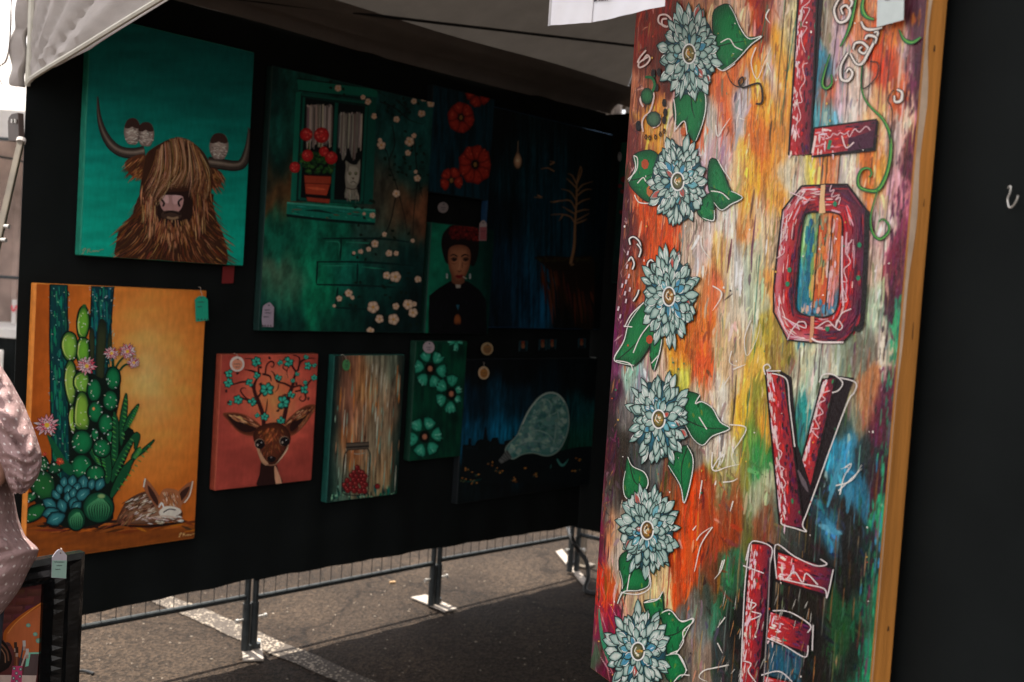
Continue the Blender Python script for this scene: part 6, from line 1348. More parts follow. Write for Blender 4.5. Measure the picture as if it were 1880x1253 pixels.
# ---------------------------------------------------------------- price tags, cards, loose things
GT = 'price tags hung on the paintings'
paper = {}
def paper_mat(c, g=1.0):
    k = tuple(c)+(g,)
    if k not in paper: paper[k] = material('tag_card', np.clip(lin(c)*g, 0, .85), .75, var=.05, scale=60)
    return paper[k]
ink = material('ink', (.03, .035, .045), .6)
string = material('string', (.55, .46, .38), .9)
def price_tag(P, D, pts, col, g, label, hole, lines=(), stringp=None, dots=(), out=.012, band=None):
    """a card tag: outline in image points on the plane through P"""
    D = np.array(D); N = np.array([D[1], -D[0], 0]); N = N if N @ (CAM-P) > 0 else -N
    O = P+N*out; loc = on_plane(*hole, O, N); t = empty('price_tag', loc, math.atan2(D[1], D[0]), label, 'price tag', GT)
    def lo(x, y, k=0.0): p = on_plane(x, y, O, N)-loc; return (float(p @ D), -k, float(p[2]))
    m = MB(); n = len(pts); m.add([lo(*p) for p in pts]+[lo(*p, .0012) for p in pts], [tuple(range(n-1, -1, -1)), tuple(range(n, 2*n))]+[(i, (i+1) % n, n+(i+1) % n, n+i) for i in range(n)])
    tri = m.build('card', paper_mat(col, g), t)
    if band:
        m = MB(); b, bc = band; m.add([lo(*p, .0016) for p in b], [tuple(range(len(b)))]); m.build('label_strip', paper_mat(bc, g), t)
    m = MB(); r_ = 1.5
    m.add([lo(hole[0]+r_*math.cos(a), hole[1]+r_*math.sin(a), .0019) for a in np.linspace(0, 6.28, 9)[:-1]], [tuple(range(8))]); m.build('hole', ink, t)
    if lines:
        m = MB()
        for p, w_ in lines:
            P_ = catmull(p, 4); 
            for i in range(len(P_)-1):
                a, b = P_[i], P_[i+1]; d = (b-a)/(np.hypot(*(b-a))+1e-9); q_ = np.array([-d[1], d[0]])*w_/2
                m.add([lo(*(a-q_), .0021), lo(*(b-q_), .0021), lo(*(b+q_), .0021), lo(*(a+q_), .0021)], [(0, 1, 2, 3)])
        o = m.build('handwriting', ink, t); o['kind'] = 'stuff'
    if stringp:
        m = MB(); m.tube([lo(*p, .001+.004*math.sin(i*3.1/max(1, len(stringp)-1))) for i, p in enumerate(catmull(stringp, 3))], .0008, 5); m.build('string', string, t)
    if dots:
        m = MB()
        for x, y, r2 in dots: m.add([lo(x+r2*math.cos(a), y+r2*math.sin(a), .0021) for a in np.linspace(0, 6.28, 9)[:-1]], [tuple(range(8))])
        o = m.build('border_dots', material('border_ink', (.06, .03, .025), .6), t); o['kind'] = 'stuff'
    return t
def scr(x, y, w_, h, n, a=.9):
    return ([(x+w_*i/(n-1), y+h*(.5 if i % 2 else -.5)*rng.uniform(.5, 1)) for i in range(n)], a)
def plane_of(A): return A.root.location
def ap(A): return np.array(A.P)
W_ = lambda A: (np.array(A.P), WD)
Zt = Z(340, 520, 13.92)
price_tag(*W_(cac), Zt((245,430),(300,370),(350,335),(430,325),(500,345),(560,410),(575,440),(585,860),(600,950),(270,990),(258,700)), (12,140,112), 1.5, 'teal price tag with dark stitching on the corner of the cactus painting', Zt((405,368))[0],
          [scr(*Zt((310,485))[0], 12, 2.4, 9), scr(*Zt((310,605))[0], 8, 2.6, 7)], Zt((330,100),(395,130),(410,250),(405,360)), [(*Zt((x, 930))[0], 1.5) for x in (330, 410, 495, 570)])
Zt = Z(470, 540, 15.66)
price_tag(*W_(win), Zt((200,365),(260,300),(385,240),(440,290),(515,385),(505,600),(495,950),(180,945),(165,700)), (176,160,176), 1.0, 'lilac price tag at the bottom left corner of the green window painting', Zt((360,325))[0],
          [scr(*Zt((240,465))[0], 9, 2.6, 8), scr(*Zt((250,545))[0], 11, 2.6, 9), scr(*Zt((205,660))[0], 9, 2.8, 8)], None, [(*Zt((x, 910))[0], 1.4) for x in (190, 255, 335, 415)])
def oval(cx, cy, rx, ry, n=18): return [(cx+rx*math.cos(a), cy+ry*math.sin(a)) for a in np.linspace(0, 2*math.pi, n+1)[:-1]]
Zd = Z(370, 600, 3.685)
def round_tag(A, c, rx, ry, col, g, label, st=None, txt=True, inner=None):
    lines = [scr(c[0]-rx*.45, c[1], rx*.9, 2, 7, .8), scr(c[0]-rx*.3, c[1]+ry*.38, rx*.6, 2, 5, .8)] if txt else []
    return price_tag(*W_(A), oval(*c, rx, ry), col, g, label, (c[0]+1, c[1]-ry*.62), lines, st, band=(oval(c[0], c[1]+.6, rx*.72, ry*.72), inner) if inner else None)
round_tag(deer, Zd((240,253))[0], 13.4, 14.2, (226,206,196), 1.15, 'pale oval price tag with an orange middle on the fawn painting', Zd((215,180),(238,188),(250,210)), inner=(214,140,110))
round_tag(jar, Zd((979,260))[0], 7.2, 10.4, (74,140,84), 1.1, 'green oval price tag on a white string by the jar painting', Zd((940,190),(965,192),(976,225)))
Zf = Z(740, 600, 3.684)
round_tag(teal, Zf((173,140))[0], 10.4, 11, (186,170,176), 1.05, 'round pale price tag on top of the teal poppy painting')
round_tag(moon, Zf((568,150))[0], 11, 11.6, (176,150,112), 1.05, 'round tan price tag on the black cloth, upper of two', inner=(140,98,52))
round_tag(moon, Zf((545,313))[0], 10, 12, (206,176,140), 1.05, 'round cream price tag with an ochre middle at the top of the night city painting', Zf((545,238),(546,268)), inner=(176,116,50))
Zr = Z(760, 120, 2.4095)
round_tag(red, Zr((128,630))[0], 9.6, 10, (140,128,128), 1.1, 'round grey price tag hanging under the red poppy painting')
price_tag(*W_(wom), Zr((290,702),(298,690),(306,686),(314,690),(321,702),(320,776),(288,776)), (176,160,160), 1.1, 'narrow white and pink price tag beside the hair of the woman portrait', Zr((305,697))[0], [scr(*Zr((294,735))[0], 9, 1.6, 7, .7)], band=(Zr((290,716),(320,716),(319,774),(289,774)), (160,84,90)))
price_tag(np.array(far.P), WN, oval(1138, 288, 3.4, 8.5), (130,130,132), 1.1, 'small grey oval price tag on the green painting at the far end', (1138, 283))
sq = empty('red_card', wall(0, 0, .004)+0*WD, WRZ, 'small dark red card pinned under the corner of the bull painting', 'card')
f = wall(0, 0, .004); pts = [on_plane(*p, f, WN) for p in ((409,490),(430,488),(428,520),(407,521))]
sq.location = tuple(pts[0]); m = MB(); lc = [(float((p-pts[0]) @ WD), 0, float(p[2]-pts[0][2])) for p in pts]; m.add(lc+[(x, -.002, z) for x, y, z in lc], [(3, 2, 1, 0)][::-1]+[(4, 5, 6, 7)]+[(i, (i+1) % 4, 4+(i+1) % 4, 4+i) for i in range(4)]); m.build('card', paper_mat((118,26,26), 1.1), sq)
# four tiny portrait cards in a row
for k, (x0, x1, y0, y1) in enumerate(((785,838,95,168),(918,970,85,162),(985,1032,85,156),(1183,1232,80,146))):
    a, b = Zf((x0, y0), (x1, y1)); P_ = wall(0, 0, .006); p0, p1 = on_plane(*a, P_, WN), on_plane(*b, P_, WN); lb = on_plane(a[0], b[1], P_, WN)
    A = Art('portrait_card', ['tiny portrait card on the black cloth, first of the row from the round tags', 'tiny portrait card, left one of the close pair', 'tiny portrait card, right one of the close pair', 'tiny portrait card standing alone at the far end of the row'][k], 'card', np.array([lb[0], lb[1], p1[2]]), WD, 1.2, 'tiny portrait cards in a row')
    A.w, A.h = float((p1-p0) @ WD), float(p0[2]-p1[2]); canvas_box(A, A.w, A.h, .004, (20,50,56))
    L = Lay(A, .4); cx, cy = (a[0]+b[0])/2, (a[1]+b[1])/2; h = b[1]-a[1]; w2 = (b[0]-a[0])/2
    L.fill([(a[0]+.6, a[1]+.6), (b[0]-.6, a[1]+.2), (b[0]-1, b[1]-.6), (a[0]+.2, b[1]-.4)], (16,54,60))
    L.fill([(cx-w2*.9, b[1]-.5), (cx-w2*.5, cy+h*.26), (cx+w2*.5, cy+h*.26), (cx+w2*.85, b[1]-.6)], (16,16,20)); L.dot((cx, cy-h*.18), w2*.62, h*.26, (24,18,18)); L.dot((cx, cy), w2*.46, h*.24, (150,96,62)); L.dot((cx, cy-h*.34), w2*.5, h*.12, (120,50,30)); L.line([(cx-2.6, cy-1), (cx+2.6, cy-1)], 1.2, (50,26,22)); L.line([(cx-1.4, cy+h*.12), (cx+1.4, cy+h*.12)], 1, (110,36,34))
    L.build('painted_portrait')
# tag at the top of the word painting
Zl = Z(1590, 0, 10.44)
price_tag(np.array(love.P), LD, Zl((235,-160),(300,-230),(640,-330),(740,-240),(725,388),(215,528)), (196,206,204), 1.05, 'blank pale blue price tag at the top of the word painting', Zl((470,-270))[0], [scr(*Zl((380,10))[0], 9, 2, 7, .9)], out=.014)
# plastic sleeve with a folded white print, hung before the word painting
film = material('white_print_in_film', (.80, .79, .83), .18, var=.03, spec=.6)
Q0 = CAM+ray(1093, 20)*1.95; QN = np.array([-.35, -.94, 0]); QN /= np.linalg.norm(QN); Q2 = np.array([-.75, -.66, 0]); Q2 /= np.linalg.norm(Q2)
sl_ = empty('print_sleeve', Q0, 0, 'glossy plastic sleeve holding a folded white print above the word painting', 'print')
def sheet_pts(A, B, Cc, D_, N, nx, nz_, amp):
    a, b, c, d = [on_plane(*p, Q0, N)-Q0 for p in (A, B, Cc, D_)]; g = []
    for i in range(nx+1):
        r = []
        for j in range(nz_+1):
            f, h = i/nx, j/nz_; p = (a*(1-f)+b*f)*(1-h)+(d*(1-f)+c*f)*h
            r.append(p+N*amp*(math.sin(f*6+h*3)+.6*math.sin(f*15+h*8))*math.sin(math.pi*min(1, f+.001))*(.3+h))
        g.append(r)
    return g
m = MB(); m.sheet(sheet_pts((1022,-120),(1100,-130),(1086,42),(1011,47), QN, 14, 14, .0012), .0008, QN); m.build('print', film, sl_, label='left flap of the folded print', smooth=True)
m = MB(); m.sheet(sheet_pts((1100,-130),(1228,-150),(1221,12),(1086,42), Q2, 20, 14, .0025), .0008, Q2); m.build('print', film, sl_, label='right flap of the folded print', smooth=True)
clear = material('clear_film', (.42, .40, .41), .12, var=.1, spec=.8)
m = MB(); m.sheet(sheet_pts((1017,-120),(1022,-120),(1011,47),(1006,49), QN, 2, 10, .001), .0008, QN); m.build('film_edge', clear, sl_, smooth=True)
m = MB(); p = [on_plane(1060, -128, Q0, QN)-Q0, on_plane(1062, -250, Q0, QN)-Q0]; m.tube([p[0], (p[0]+p[1])/2+UP*.02, np.array([p[1][0], p[1][1], 2.42-Q0[2]])], .001, 5); m.build('string', string, sl_)
m = MB()
for k, x in enumerate((1096, 1103, 1106.5, 1110, 1114, 1118)):
    w2 = (2.6, 1.2, 1.2, 1.4, 1.2, 1.4)[k]; pts = [on_plane(a, b, Q0, Q2)-Q0+Q2*.004 for a, b in ((x-w2, -4), (x+w2, -5), (x+w2, 2.6-.2*k), (x-w2, 5-.6*k))]; m.add(pts, [(0, 1, 2, 3)])
o = m.build('lettering', ink, sl_); o['kind'] = 'stuff'
# ---------------------------------------------------------------- framed print at the lower left
fD = flat(np.array([.60, .80, 0])); fO = at_depth(146, 1010, 2.45); fN = np.array([fD[1], -fD[0], 0])
q = Z(0, 880, 3.356)
FG = 1.0
fr = Art('framed_picture', 'picture in an ornate black frame leaning at the lower left, brushes in a pink jar', 'picture', np.array([fO[0], fO[1], 0])-fD*.62+UP*.0, fD, FG)
def fu(x, y): return fr.uv(x, y)
zt_ = fu(146, 1010)[1]; xr_ = .62; zb_ = .02; bw = .088
fm = material('ornate_black_lacquer', (.006, .0065, .007), .22, var=.3, scale=26, bump=.10, bscale=60, spec=.3)
def mould(a, b, ia, ib, name='frame_side'):
    m = MB(); prof = [(0, 0), (.0, -.022), (.18, -.034), (.42, -.026), (.60, -.036), (.80, -.022), (.88, -.026), (1, -.010), (1, 0)]
    a, b, ia, ib = [np.array(k, float) for k in (a, b, ia, ib)]; rows = []
    for t_ in np.linspace(0, 1, 60):
        r = []
        for f_, y in prof:
            o = a+(b-a)*t_; i_ = ia+(ib-ia)*t_; p = o+(i_-o)*f_; bump = .0035*max(0, math.sin(t_*np.linalg.norm(b-a)*260)) if .75 < f_ < .95 else .0011*math.sin(t_*np.linalg.norm(b-a)*58+f_*9)*(.1 < f_ < .7)
            r.append((p[0], y-bump, p[1]))
        rows.append(r)
    m.sheet(rows); return m.build(name, fm, fr.root, smooth=False)
o_ = [(0, zb_), (xr_, zb_), (xr_, zt_), (0, zt_)]; bh = .06; i_ = [(bw, zb_+bh), (xr_-bw, zb_+bh), (xr_-bw, zt_-bh), (bw, zt_-bh)]
for k in range(4): mould(o_[k], o_[(k+1) % 4], i_[k], i_[(k+1) % 4])
m = MB(); m.box((.004, .001, zb_+.004), (xr_-.004, .014, zt_-.004)); m.build('backing', material('backing_board', (.05, .04, .035), .9), fr.root)
L = Lay(fr, 1)
def fn(X, Y, U, V):
    t = fbm(X/10., Y/8., 95, 3); return lerp3(t, (70,36,36), (96,52,50), (120,66,60))
L.wash(bw-.004, zb_+bh-.004, xr_-bw+.004, zt_-bh+.004, 30, 40, fn); L.build('printed_ground')
def clipu(p): return p
L = Lay(fr, 2)
y = 1045
for r_ in range(9):
    for k in range(7):
        x = -60+k*38+(r_ % 2)*19-r_*2; yy = 1052+r_*15-(x-60)*.06
        if x+30 > 96-(yy-1040)*.16: continue
        L.fill([(x, yy), (x+33, yy-2), (x+32, yy+10), (x-1, yy+12)], J((112,60,58), 14), col2=J((84,42,44), 10), ax=(0, 1))
L.build('printed_bricks')
L = Lay(fr, 3)
L.blob(q((310,720),(300,790),(270,1000),(235,1090),(120,1100),(60,1010),(25,1000),(40,930),(110,860),(210,790)), (196,108,66), (186,96,40), 3, .8); L.line(q((310,715),(250,770),(180,810),(110,860),(60,905),(30,945),(25,990)), 5.5, (176,90,30)); L.line(q((300,730),(200,800),(100,880),(45,950)), 2, (220,140,70))
for x, y, s_ in ((265,880,16),(262,910,13),(215,955,15),(255,970,12),(235,995,18),(172,900,15)): L.dot(q((x, y))[0], s_/3.4, s_/3.8, (60,150,140), 9, (150,186,160))
L.build('printed_cloth')
L = Lay(fr, 4)
L.fill(q((170,1070),(235,1075),(225,1205),(140,1205),(150,1130)), (92,76,76), 0); L.line(q((176,1072),(236,1070)), 3, (130,206,180)); L.fill(q((165,1068),(185,1075),(172,1150),(152,1155)), (130,206,180), 0); L.fill(q((-40,1205),(222,1208),(215,1260),(-60,1330),(-60,1205)), (210,186,176), 0)
L.blob(q((0,985),(30,1010),(60,1060),(72,1110),(50,1160),(0,1190),(-40,1190),(-40,985)), (40,30,28), (26,20,20), 2); L.line(q((0,1010),(40,1060),(50,1120)), 3, (120,80,60)); L.line(q((0,1040),(26,1080),(30,1130)), 2, (150,110,84)); 
for a, b, c in (((92,1010),(88,1150),(110,60,40)),((145,1000),(118,1150),(60,70,80)),((165,1050),(130,1150),(200,180,170)),((100,1040),(100,1150),(150,90,60))):
    L.line(q(a, b), 3, c); p = q(a)[0]; L.line([(p[0], p[1]-2), (p[0]+.6, p[1]+9)], 5.5, (196,190,184) if a[0] > 120 else (60,44,36)); L.line([(p[0]+.3, p[1]+9), (p[0], p[1]+16)], 4.5, (176,150,140))
L.fill(q((75,1150),(135,1150),(130,1262),(62,1262)), (198,70,116), 0)
for x, y in ((98,1195),(124,1170),(120,1215),(80,1225),(100,1245),(84,1165)): L.dot(q((x, y))[0], 3, 3.4, (60,30,60), 9, (130,170,160)); L.dot(q((x, y))[0], 1.2, 1.2, (230,200,210), 6)
L.build('printed_brushes')
Zf2 = Z(0, 880, 3.356)
price_tag(np.array(fr.P), fD, Zf2((320,480),(345,445),(360,432),(382,436),(410,470),(405,612),(315,606)), (196,190,200), 1.0, 'white and pale green price tag on the ornate black frame', Zf2((370,455))[0], [scr(*Zf2((332,510))[0], 18, 2.2, 11), scr(*Zf2((345,532))[0], 10, 2.4, 7), scr(*Zf2((338,555))[0], 9, 2.4, 6)], Zf2((372,425),(376,440),(370,455)), band=(Zf2((319,500),(409,500),(405,610),(315,604)), (160,196,184)), out=.046)
# prop so that the frame really leans on something
m = MB(); m.box((.06, .05, 0), (.09, .07, zt_*.9)); m.box((xr_-.09, .05, 0), (xr_-.06, .07, zt_*.9)) ; m.v = m.v
st_ = empty('display_stand', fr.root.location, math.atan2(fD[1], fD[0]), 'dark wooden stand behind the ornate black frame', 'stand')
dw = material('dark_wood', (.03, .022, .018), .6, var=.3)
for x in (.06, xr_-.09): m = MB(); m.box((x, .02, .002), (x+.03, .045, zt_*.92)); m.build('post', dw, st_)
m = MB(); m.box((.03, .047, zt_*.45), (xr_-.03, .062, zt_*.5)); m.build('crossbar', dw, st_); m = MB(); m.box((-.01, -.06, .002), (xr_+.01, .018, .018)); m.build('ledge', dw, st_)
# ---------------------------------------------------------------- the visitor at the left edge
DP = 2.0
def pp(x, y, d=DP): return at_depth(x, y, d)
def cloth_dots():
    m = bpy.data.materials.new('dotted_pink_cotton'); m.use_nodes = True; t = m.node_tree; p = t.nodes['Principled BSDF']
    uv = t.nodes.new('ShaderNodeUVMap'); mp = t.nodes.new('ShaderNodeMapping'); t.links.new(uv.outputs[0], mp.inputs[0])
    sp = t.nodes.new('ShaderNodeSeparateXYZ'); t.links.new(mp.outputs[0], sp.inputs[0])
    def M_(op, a, b=None, c=None):
        n = t.nodes.new('ShaderNodeMath'); n.operation = op
        for i, v in enumerate((a, b, c)):
            if v is None: continue
            if isinstance(v, (int, float)): n.inputs[i].default_value = v
            else: t.links.new(v, n.inputs[i])
        return n.outputs[0]
    row = M_('FLOOR', sp.outputs['Y']); odd = M_('MODULO', row, 2.0); x = M_('ADD', sp.outputs['X'], M_('MULTIPLY', odd, .5))
    fx = M_('SUBTRACT', M_('FRACT', x), .5); fy = M_('SUBTRACT', M_('FRACT', sp.outputs['Y']), .5)
    d = M_('SQRT', M_('ADD', M_('POWER', fx, 2.0), M_('POWER', M_('MULTIPLY', fy, .7), 2.0)))
    k = M_('LESS_THAN', d, .105)
    tc = t.nodes.new('ShaderNodeTexCoord'); n = t.nodes.new('ShaderNodeTexNoise'); n.inputs['Scale'].default_value = 14; n.inputs['Detail'].default_value = 6; t.links.new(tc.outputs['Object'], n.inputs['Vector'])
    r = t.nodes.new('ShaderNodeValToRGB'); r.color_ramp.elements[0].color = (.27, .175, .17, 1); r.color_ramp.elements[1].color = (.40, .275, .268, 1); t.links.new(n.outputs['Fac'], r.inputs[0])
    mx = t.nodes.new('ShaderNodeMix'); mx.data_type = 'RGBA'; t.links.new(k, mx.inputs['Factor']); t.links.new(r.outputs[0], mx.inputs['A']); mx.inputs['B'].default_value = (.62, .54, .52, 1); t.links.new(mx.outputs['Result'], p.inputs['Base Color'])
    p.inputs['Roughness'].default_value = 1.0; p.inputs['Specular IOR Level'].default_value = .05
    w_ = t.nodes.new('ShaderNodeTexNoise'); w_.inputs['Scale'].default_value = 260; t.links.new(tc.outputs['Object'], w_.inputs['Vector']); b = t.nodes.new('ShaderNodeBump'); b.inputs['Strength'].default_value = .4; b.inputs['Distance'].default_value = .005
    n3 = t.nodes.new('ShaderNodeTexNoise'); n3.inputs['Scale'].default_value = 26; n3.inputs['Detail'].default_value = 6; n3.inputs['Distortion'].default_value = 1.2; t.links.new(tc.outputs['Object'], n3.inputs['Vector']); ad = t.nodes.new('ShaderNodeMath'); ad.operation = 'ADD'; t.links.new(w_.outputs['Fac'], ad.inputs[0]); m3 = t.nodes.new('ShaderNodeMath'); m3.operation = 'MULTIPLY'; m3.inputs[1].default_value = 4.0; t.links.new(n3.outputs['Fac'], m3.inputs[0]); t.links.new(m3.outputs[0], ad.inputs[1]); t.links.new(ad.outputs[0], b.inputs['Height']); t.links.new(b.outputs[0], p.inputs['Normal'])
    return m
shirt = cloth_dots(); skin = material('skin', (.42, .25, .18), .5, var=.08, scale=30); hairm = material('dark_hair', (.035, .02, .014), .5, var=.4, scale=60, stretch=(1, 1, .1)); denim = material('dark_trousers', (.03, .035, .05), .85, var=.2, scale=50)
base = pp(-150, 1150, 2.07); base[2] = 0; BX, BY = base[0], base[1]
per = empty('person', base, 0, 'person in a dusty pink shirt with white dots at the picture edge', 'person')
def loc(p): return np.array(p)-base
sh_r = loc(pp(-12, 676)); el = loc(pp(44, 838)); wr = loc(pp(-50, 905, 1.86))
# body: one skinned figure standing with its back half turned, right elbow bent
V = {'pel': (0, 0, .80), 'sp1': (0, 0, .95), 'sp2': (.0, .0, 1.10), 'neck0': (-.0, .01, 1.27), 'neck1': (-.01, .0, 1.33), 'head': (-.03, -.01, 1.43), 'crown': (-.03, -.01, 1.52),
     'shR': tuple(sh_r-np.array([.025, 0, .04])), 'elR': tuple(el-np.array([.03, 0, 0])), 'wrR': tuple(wr), 'hdR': tuple(wr+np.array([-.07, -.03, .005])),
     'shL': (-.15, .02, 1.235), 'elL': (-.23, .0, .99), 'wrL': (-.20, -.14, .84), 'hdL': (-.19, -.19, .77),
     'hipR': (.055, .03, .74), 'knR': (.066, .01, .42), 'anR': (.066, .01, .08), 'toR': (.07, -.14, .03), 'hipL': (-.055, .03, .74), 'knL': (-.066, .01, .42), 'anL': (-.066, .01, .08), 'toL': (-.07, -.14, .03)}
Rr = {'pel': .11, 'sp1': .095, 'sp2': .095, 'neck0': .06, 'neck1': .05, 'head': .085, 'crown': .06, 'shR': .055, 'elR': .038, 'wrR': .024, 'hdR': .026, 'shL': .055, 'elL': .038, 'wrL': .024, 'hdL': .026, 'hipR': .07, 'knR': .05, 'anR': .038, 'toR': .03, 'hipL': .07, 'knL': .05, 'anL': .038, 'toL': .03}
Ed = [('pel','sp1'),('sp1','sp2'),('sp2','neck0'),('neck0','neck1'),('neck1','head'),('head','crown'),('sp2','shR'),('shR','elR'),('elR','wrR'),('wrR','hdR'),('sp2','shL'),('shL','elL'),('elL','wrL'),('wrL','hdL'),('pel','hipR'),('hipR','knR'),('knR','anR'),('anR','toR'),('pel','hipL'),('hipL','knL'),('knL','anL'),('anL','toL')]
for s_, (h0, w0) in {'R': ('hdR', 'wrR'), 'L': ('hdL', 'wrL')}.items():
    h, w0_ = np.array(V[h0]), np.array(V[w0]); d = (h-w0_)/np.linalg.norm(h-w0_); side = np.cross(d, (0, 0, 1.0)); side /= np.linalg.norm(side)+1e-9
    for k in range(4):
        a = h+side*(.024-.016*k)+d*.02; L0 = (.030, .034, .032, .024)[k]; b = a+d*L0; c = b+d*L0*.7+np.array([0, 0, -.016])
        for nm, p, r_ in ((f'f{s_}{k}a', a, .0095), (f'f{s_}{k}b', b, .0085), (f'f{s_}{k}c', c, .0075)): V[nm] = tuple(p); Rr[nm] = r_
        Ed += [(h0, f'f{s_}{k}a'), (f'f{s_}{k}a', f'f{s_}{k}b'), (f'f{s_}{k}b', f'f{s_}{k}c')]
    a = w0_+(h-w0_)*.6+side*.032; b = a+d*.03+side*.012
    V['t'+s_+'a'] = tuple(a); V['t'+s_+'b'] = tuple(b); Rr['t'+s_+'a'] = .011; Rr['t'+s_+'b'] = .009; Ed += [(h0, 't'+s_+'a'), ('t'+s_+'a', 't'+s_+'b')]
nm = list(V); me = bpy.data.meshes.new('body'); me.from_pydata([tuple(map(float, V[k])) for k in nm], [(nm.index(a), nm.index(b)) for a, b in Ed], []); me.update()
body = link('body', me, skin, per); md = body.modifiers.new('skin', 'SKIN'); md.use_smooth_shade = True
for i, k in enumerate(nm): me.skin_vertices[0].data[i].radius = (Rr[k], Rr[k]); me.skin_vertices[0].data[i].use_root = (k == 'pel')
sb_ = body.modifiers.new('sub', 'SUBSURF'); sb_.levels = 1; sb_.render_levels = 2
m = MB(); hc = np.array(V['head'])+np.array([0, 0, .03])       # face and hair face away to the left
def ball(m, c, r3, nu=18, nv=12, f=None):
    rows = []
    for i in range(nv+1):
        th = math.pi*i/nv; rows.append([tuple(np.array(c)+np.array([r3[0]*math.sin(th)*math.cos(a), r3[1]*math.sin(th)*math.sin(a), r3[2]*math.cos(th)])*(f(th, a) if f else 1)) for a in np.linspace(0, 2*math.pi, nu+1)])
    m.sheet(rows)
ball(m, hc+np.array([.018, -.012, .018]), (.098, .095, .115), f=lambda th, a: 1+.04*math.sin(9*a+th*5)); m.build('hair', hairm, per, smooth=True)
m = MB(); ball(m, hc+np.array([.06, -.05, -.06]), (.05, .045, .10), 12, 10, lambda th, a: 1+.05*math.sin(7*a)); m.build('hair_tail', hairm, per, smooth=True)
fdir = np.array([-.75, .62, 0]); fs = np.array([.62, .75, 0]); dark = material('eye_dark', (.02, .015, .012), .3); lipm = material('lip', (.36, .12, .10), .5)
m = MB(); ball(m, hc+fdir*.094+np.array([0, 0, -.02]), (.014, .014, .022), 10, 8); m.build('nose', skin, per, smooth=True)
for s_ in (-1, 1):
    m = MB(); ball(m, hc+fdir*.080+fs*.034*s_+np.array([0, 0, .006]), (.012, .012, .008), 10, 8); m.build('eye', dark, per, smooth=True)
    m = MB(); ball(m, hc+fs*.086*s_+np.array([0, 0, -.012]), (.012, .016, .030), 10, 8); m.build('ear', skin, per, smooth=True)
m = MB(); ball(m, hc+fdir*.082+np.array([0, 0, -.056]), (.020, .020, .008), 10, 8); m.build('mouth', lipm, per, smooth=True)
def loft(rings, name, mat, us=1.0, vs=1.0, fold=None, closed=True):
    """rings of points -> a cloth skin with UVs in metres times the scale"""
    G = np.array(rings, float); a, b = G.shape[:2]; m = MB(); m.sheet(G); me = m.mesh(name, True); ul = me.uv_layers.new(name='UVMap')
    pu = np.r_[0, np.cumsum(np.linalg.norm(np.diff(G.mean(0) if False else G[a//2], axis=0), axis=1))]; pv = np.r_[0, np.cumsum(np.linalg.norm(np.diff(G[:, b//2], axis=0), axis=1))]
    for l in me.loops: i, j = divmod(l.vertex_index, b); ul.data[l.index].uv = (pu[j]*us, pv[i]*vs)
    o = link(name, me, mat, per); s_ = o.modifiers.new('solid', 'SOLIDIFY'); s_.thickness = .002; return o
DU = 1/.024; DV = 1/.017
def ring(c, rx, ry, ax, n=56, ph=0, fold=0, k=7, tilt=None):
    """ring round the axis; rx across the picture, ry along the view"""
    ax = np.array(ax, float); ax /= np.linalg.norm(ax); ex = np.cross(np.array([0, 1.0, 0]), ax); ex /= np.linalg.norm(ex); ey = np.cross(ax, ex)
    return [np.array(c)+ex*rx*math.cos(a)*(1+fold*math.sin(k*a+ph))+ey*ry*math.sin(a)*(1+fold*math.sin(k*a+ph)) for a in np.linspace(0, 2*math.pi, n+1)]
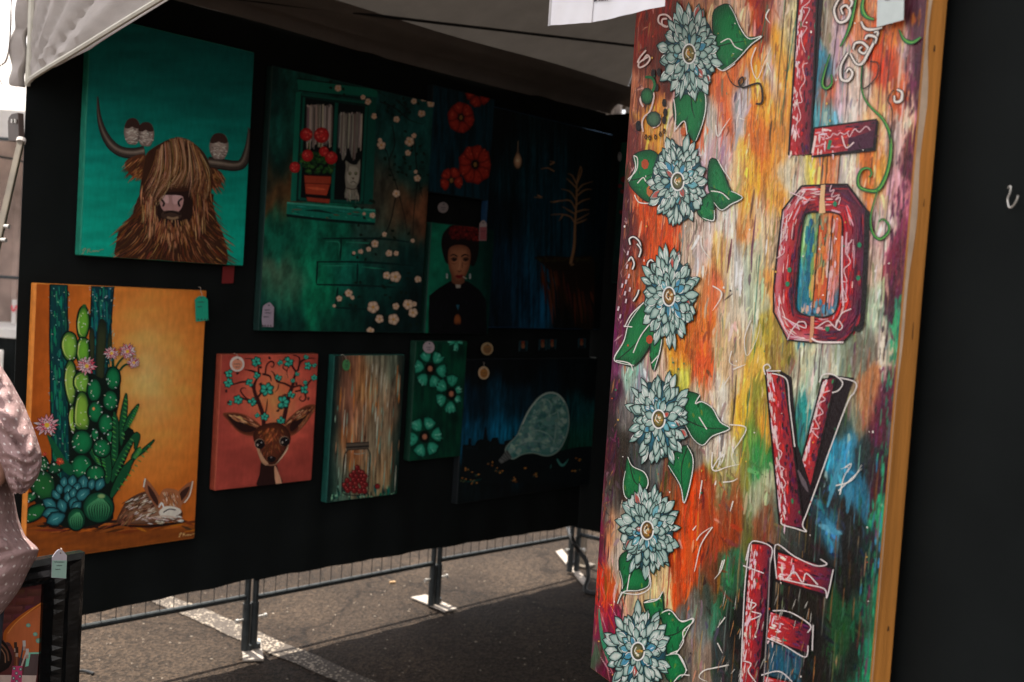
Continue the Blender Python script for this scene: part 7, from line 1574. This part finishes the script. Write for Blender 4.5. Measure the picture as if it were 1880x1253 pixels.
# sleeve: follows the outline seen at the picture's edge
def strip(rows, depth, ry, name, k, fold, seed):
    R_ = []; r0 = rows[0]
    ys = np.array([r[0] for r in rows], float); xl = np.array([r[1] for r in rows], float); xr = np.array([r[2] for r in rows], float)
    tt = np.linspace(0, 1, 120); s_ = np.linspace(0, 1, len(ys))
    def it(v): return np.interp(tt, s_, v)
    def sm(v):
        for _ in range(3): v = np.r_[v[0], (v[:-2]+2*v[1:-1]+v[2:])/4, v[-1]]
        return v
    Y, XL, XR = sm(it(ys)), sm(it(xl)), sm(it(xr))
    for i in range(120):
        f = i/119; dd = depth(f); cx, hw = (XL[i]+XR[i])/2, (XR[i]-XL[i])/2; r = []
        for a in np.linspace(0, 2*math.pi, 73):
            bl = 1+fold*math.sin(k*a+seed+f*5)*abs(math.sin(a))+fold*.7*math.sin(2.3*k*a+f*11+seed)*abs(math.sin(a)) ; wr_ = (.007*math.sin(f*34+2.6*math.sin(a*2+f*3)+seed)+.005*math.sin(f*77+3.1*math.sin(a*3+1)+seed*2)+.006*math.sin(f*19-4*math.cos(a)))*abs(math.sin(a))
            p = at_depth(cx+hw*math.cos(a), Y[i], dd-(ry(f)*math.sin(a)*bl+wr_)); r.append(p-base)
        R_.append(r)
    return loft(R_, name, shirt, DU, DV)
strip([(640,-90,-30),(655,-80,-12),(672,-72,2),(700,-60,20),(745,-48,45),(790,-30,63),(830,-8,76),(852,0,77),(876,8,70),(893,16,58),(906,22,46)], lambda f: DP-.02-.05*f, lambda f: .075*math.sin(math.pi*(.12+.80*f))+.012, 'sleeve', 5, .07, 1.0)
strip([(604,-196,-112),(618,-206,-98),(632,-262,-58),(648,-296,-36),(680,-302,-16),(740,-296,4),(800,-290,12),(850,-286,16),(900,-286,24),(950,-290,33),(985,-292,46),(1008,-294,72),(1022,-294,68),(1050,-294,52),(1080,-292,38),(1100,-290,24),(1128,-288,2),(1150,-286,-24)], lambda f: DP+.06, lambda f: .05+.10*min(1, f*5)+.02*math.sin(f*3), 'shirt_body', 6, .05, 2.3)
sL, eL = np.array(V['shL']), np.array(V['elL']); R_ = []
for i in range(26):
    f = i/25; c_ = sL+(eL-sL)*(f*1.02-.06)+np.array([.02*(1-f), 0, .012*(1-f)]); R_.append(ring(c_, .060+.016*math.sin(f*3)+.003*math.sin(f*30), .062+.014*math.sin(f*3), eL-sL, 40, f*6, .05, 5))
loft(R_, 'sleeve', shirt, DU, DV)
m = MB()
for s_ in (-1, 1):
    c = [(.055*s_, .03, .86), (.062*s_, .02, .6), (.066*s_, .01, .42), (.066*s_, .01, .12)]; rr = [.088, .075, .062, .056]
    R_ = [ring(c[i], rr[i], rr[i], (0, 0, 1), 24) for i in range(4)]; loft(R_, 'trouser_leg', denim)
    m = MB(); ball(m, (.07*s_, -.06, .041), (.045, .125, .040), 14, 8); m.build('shoe', hose, per, smooth=True)
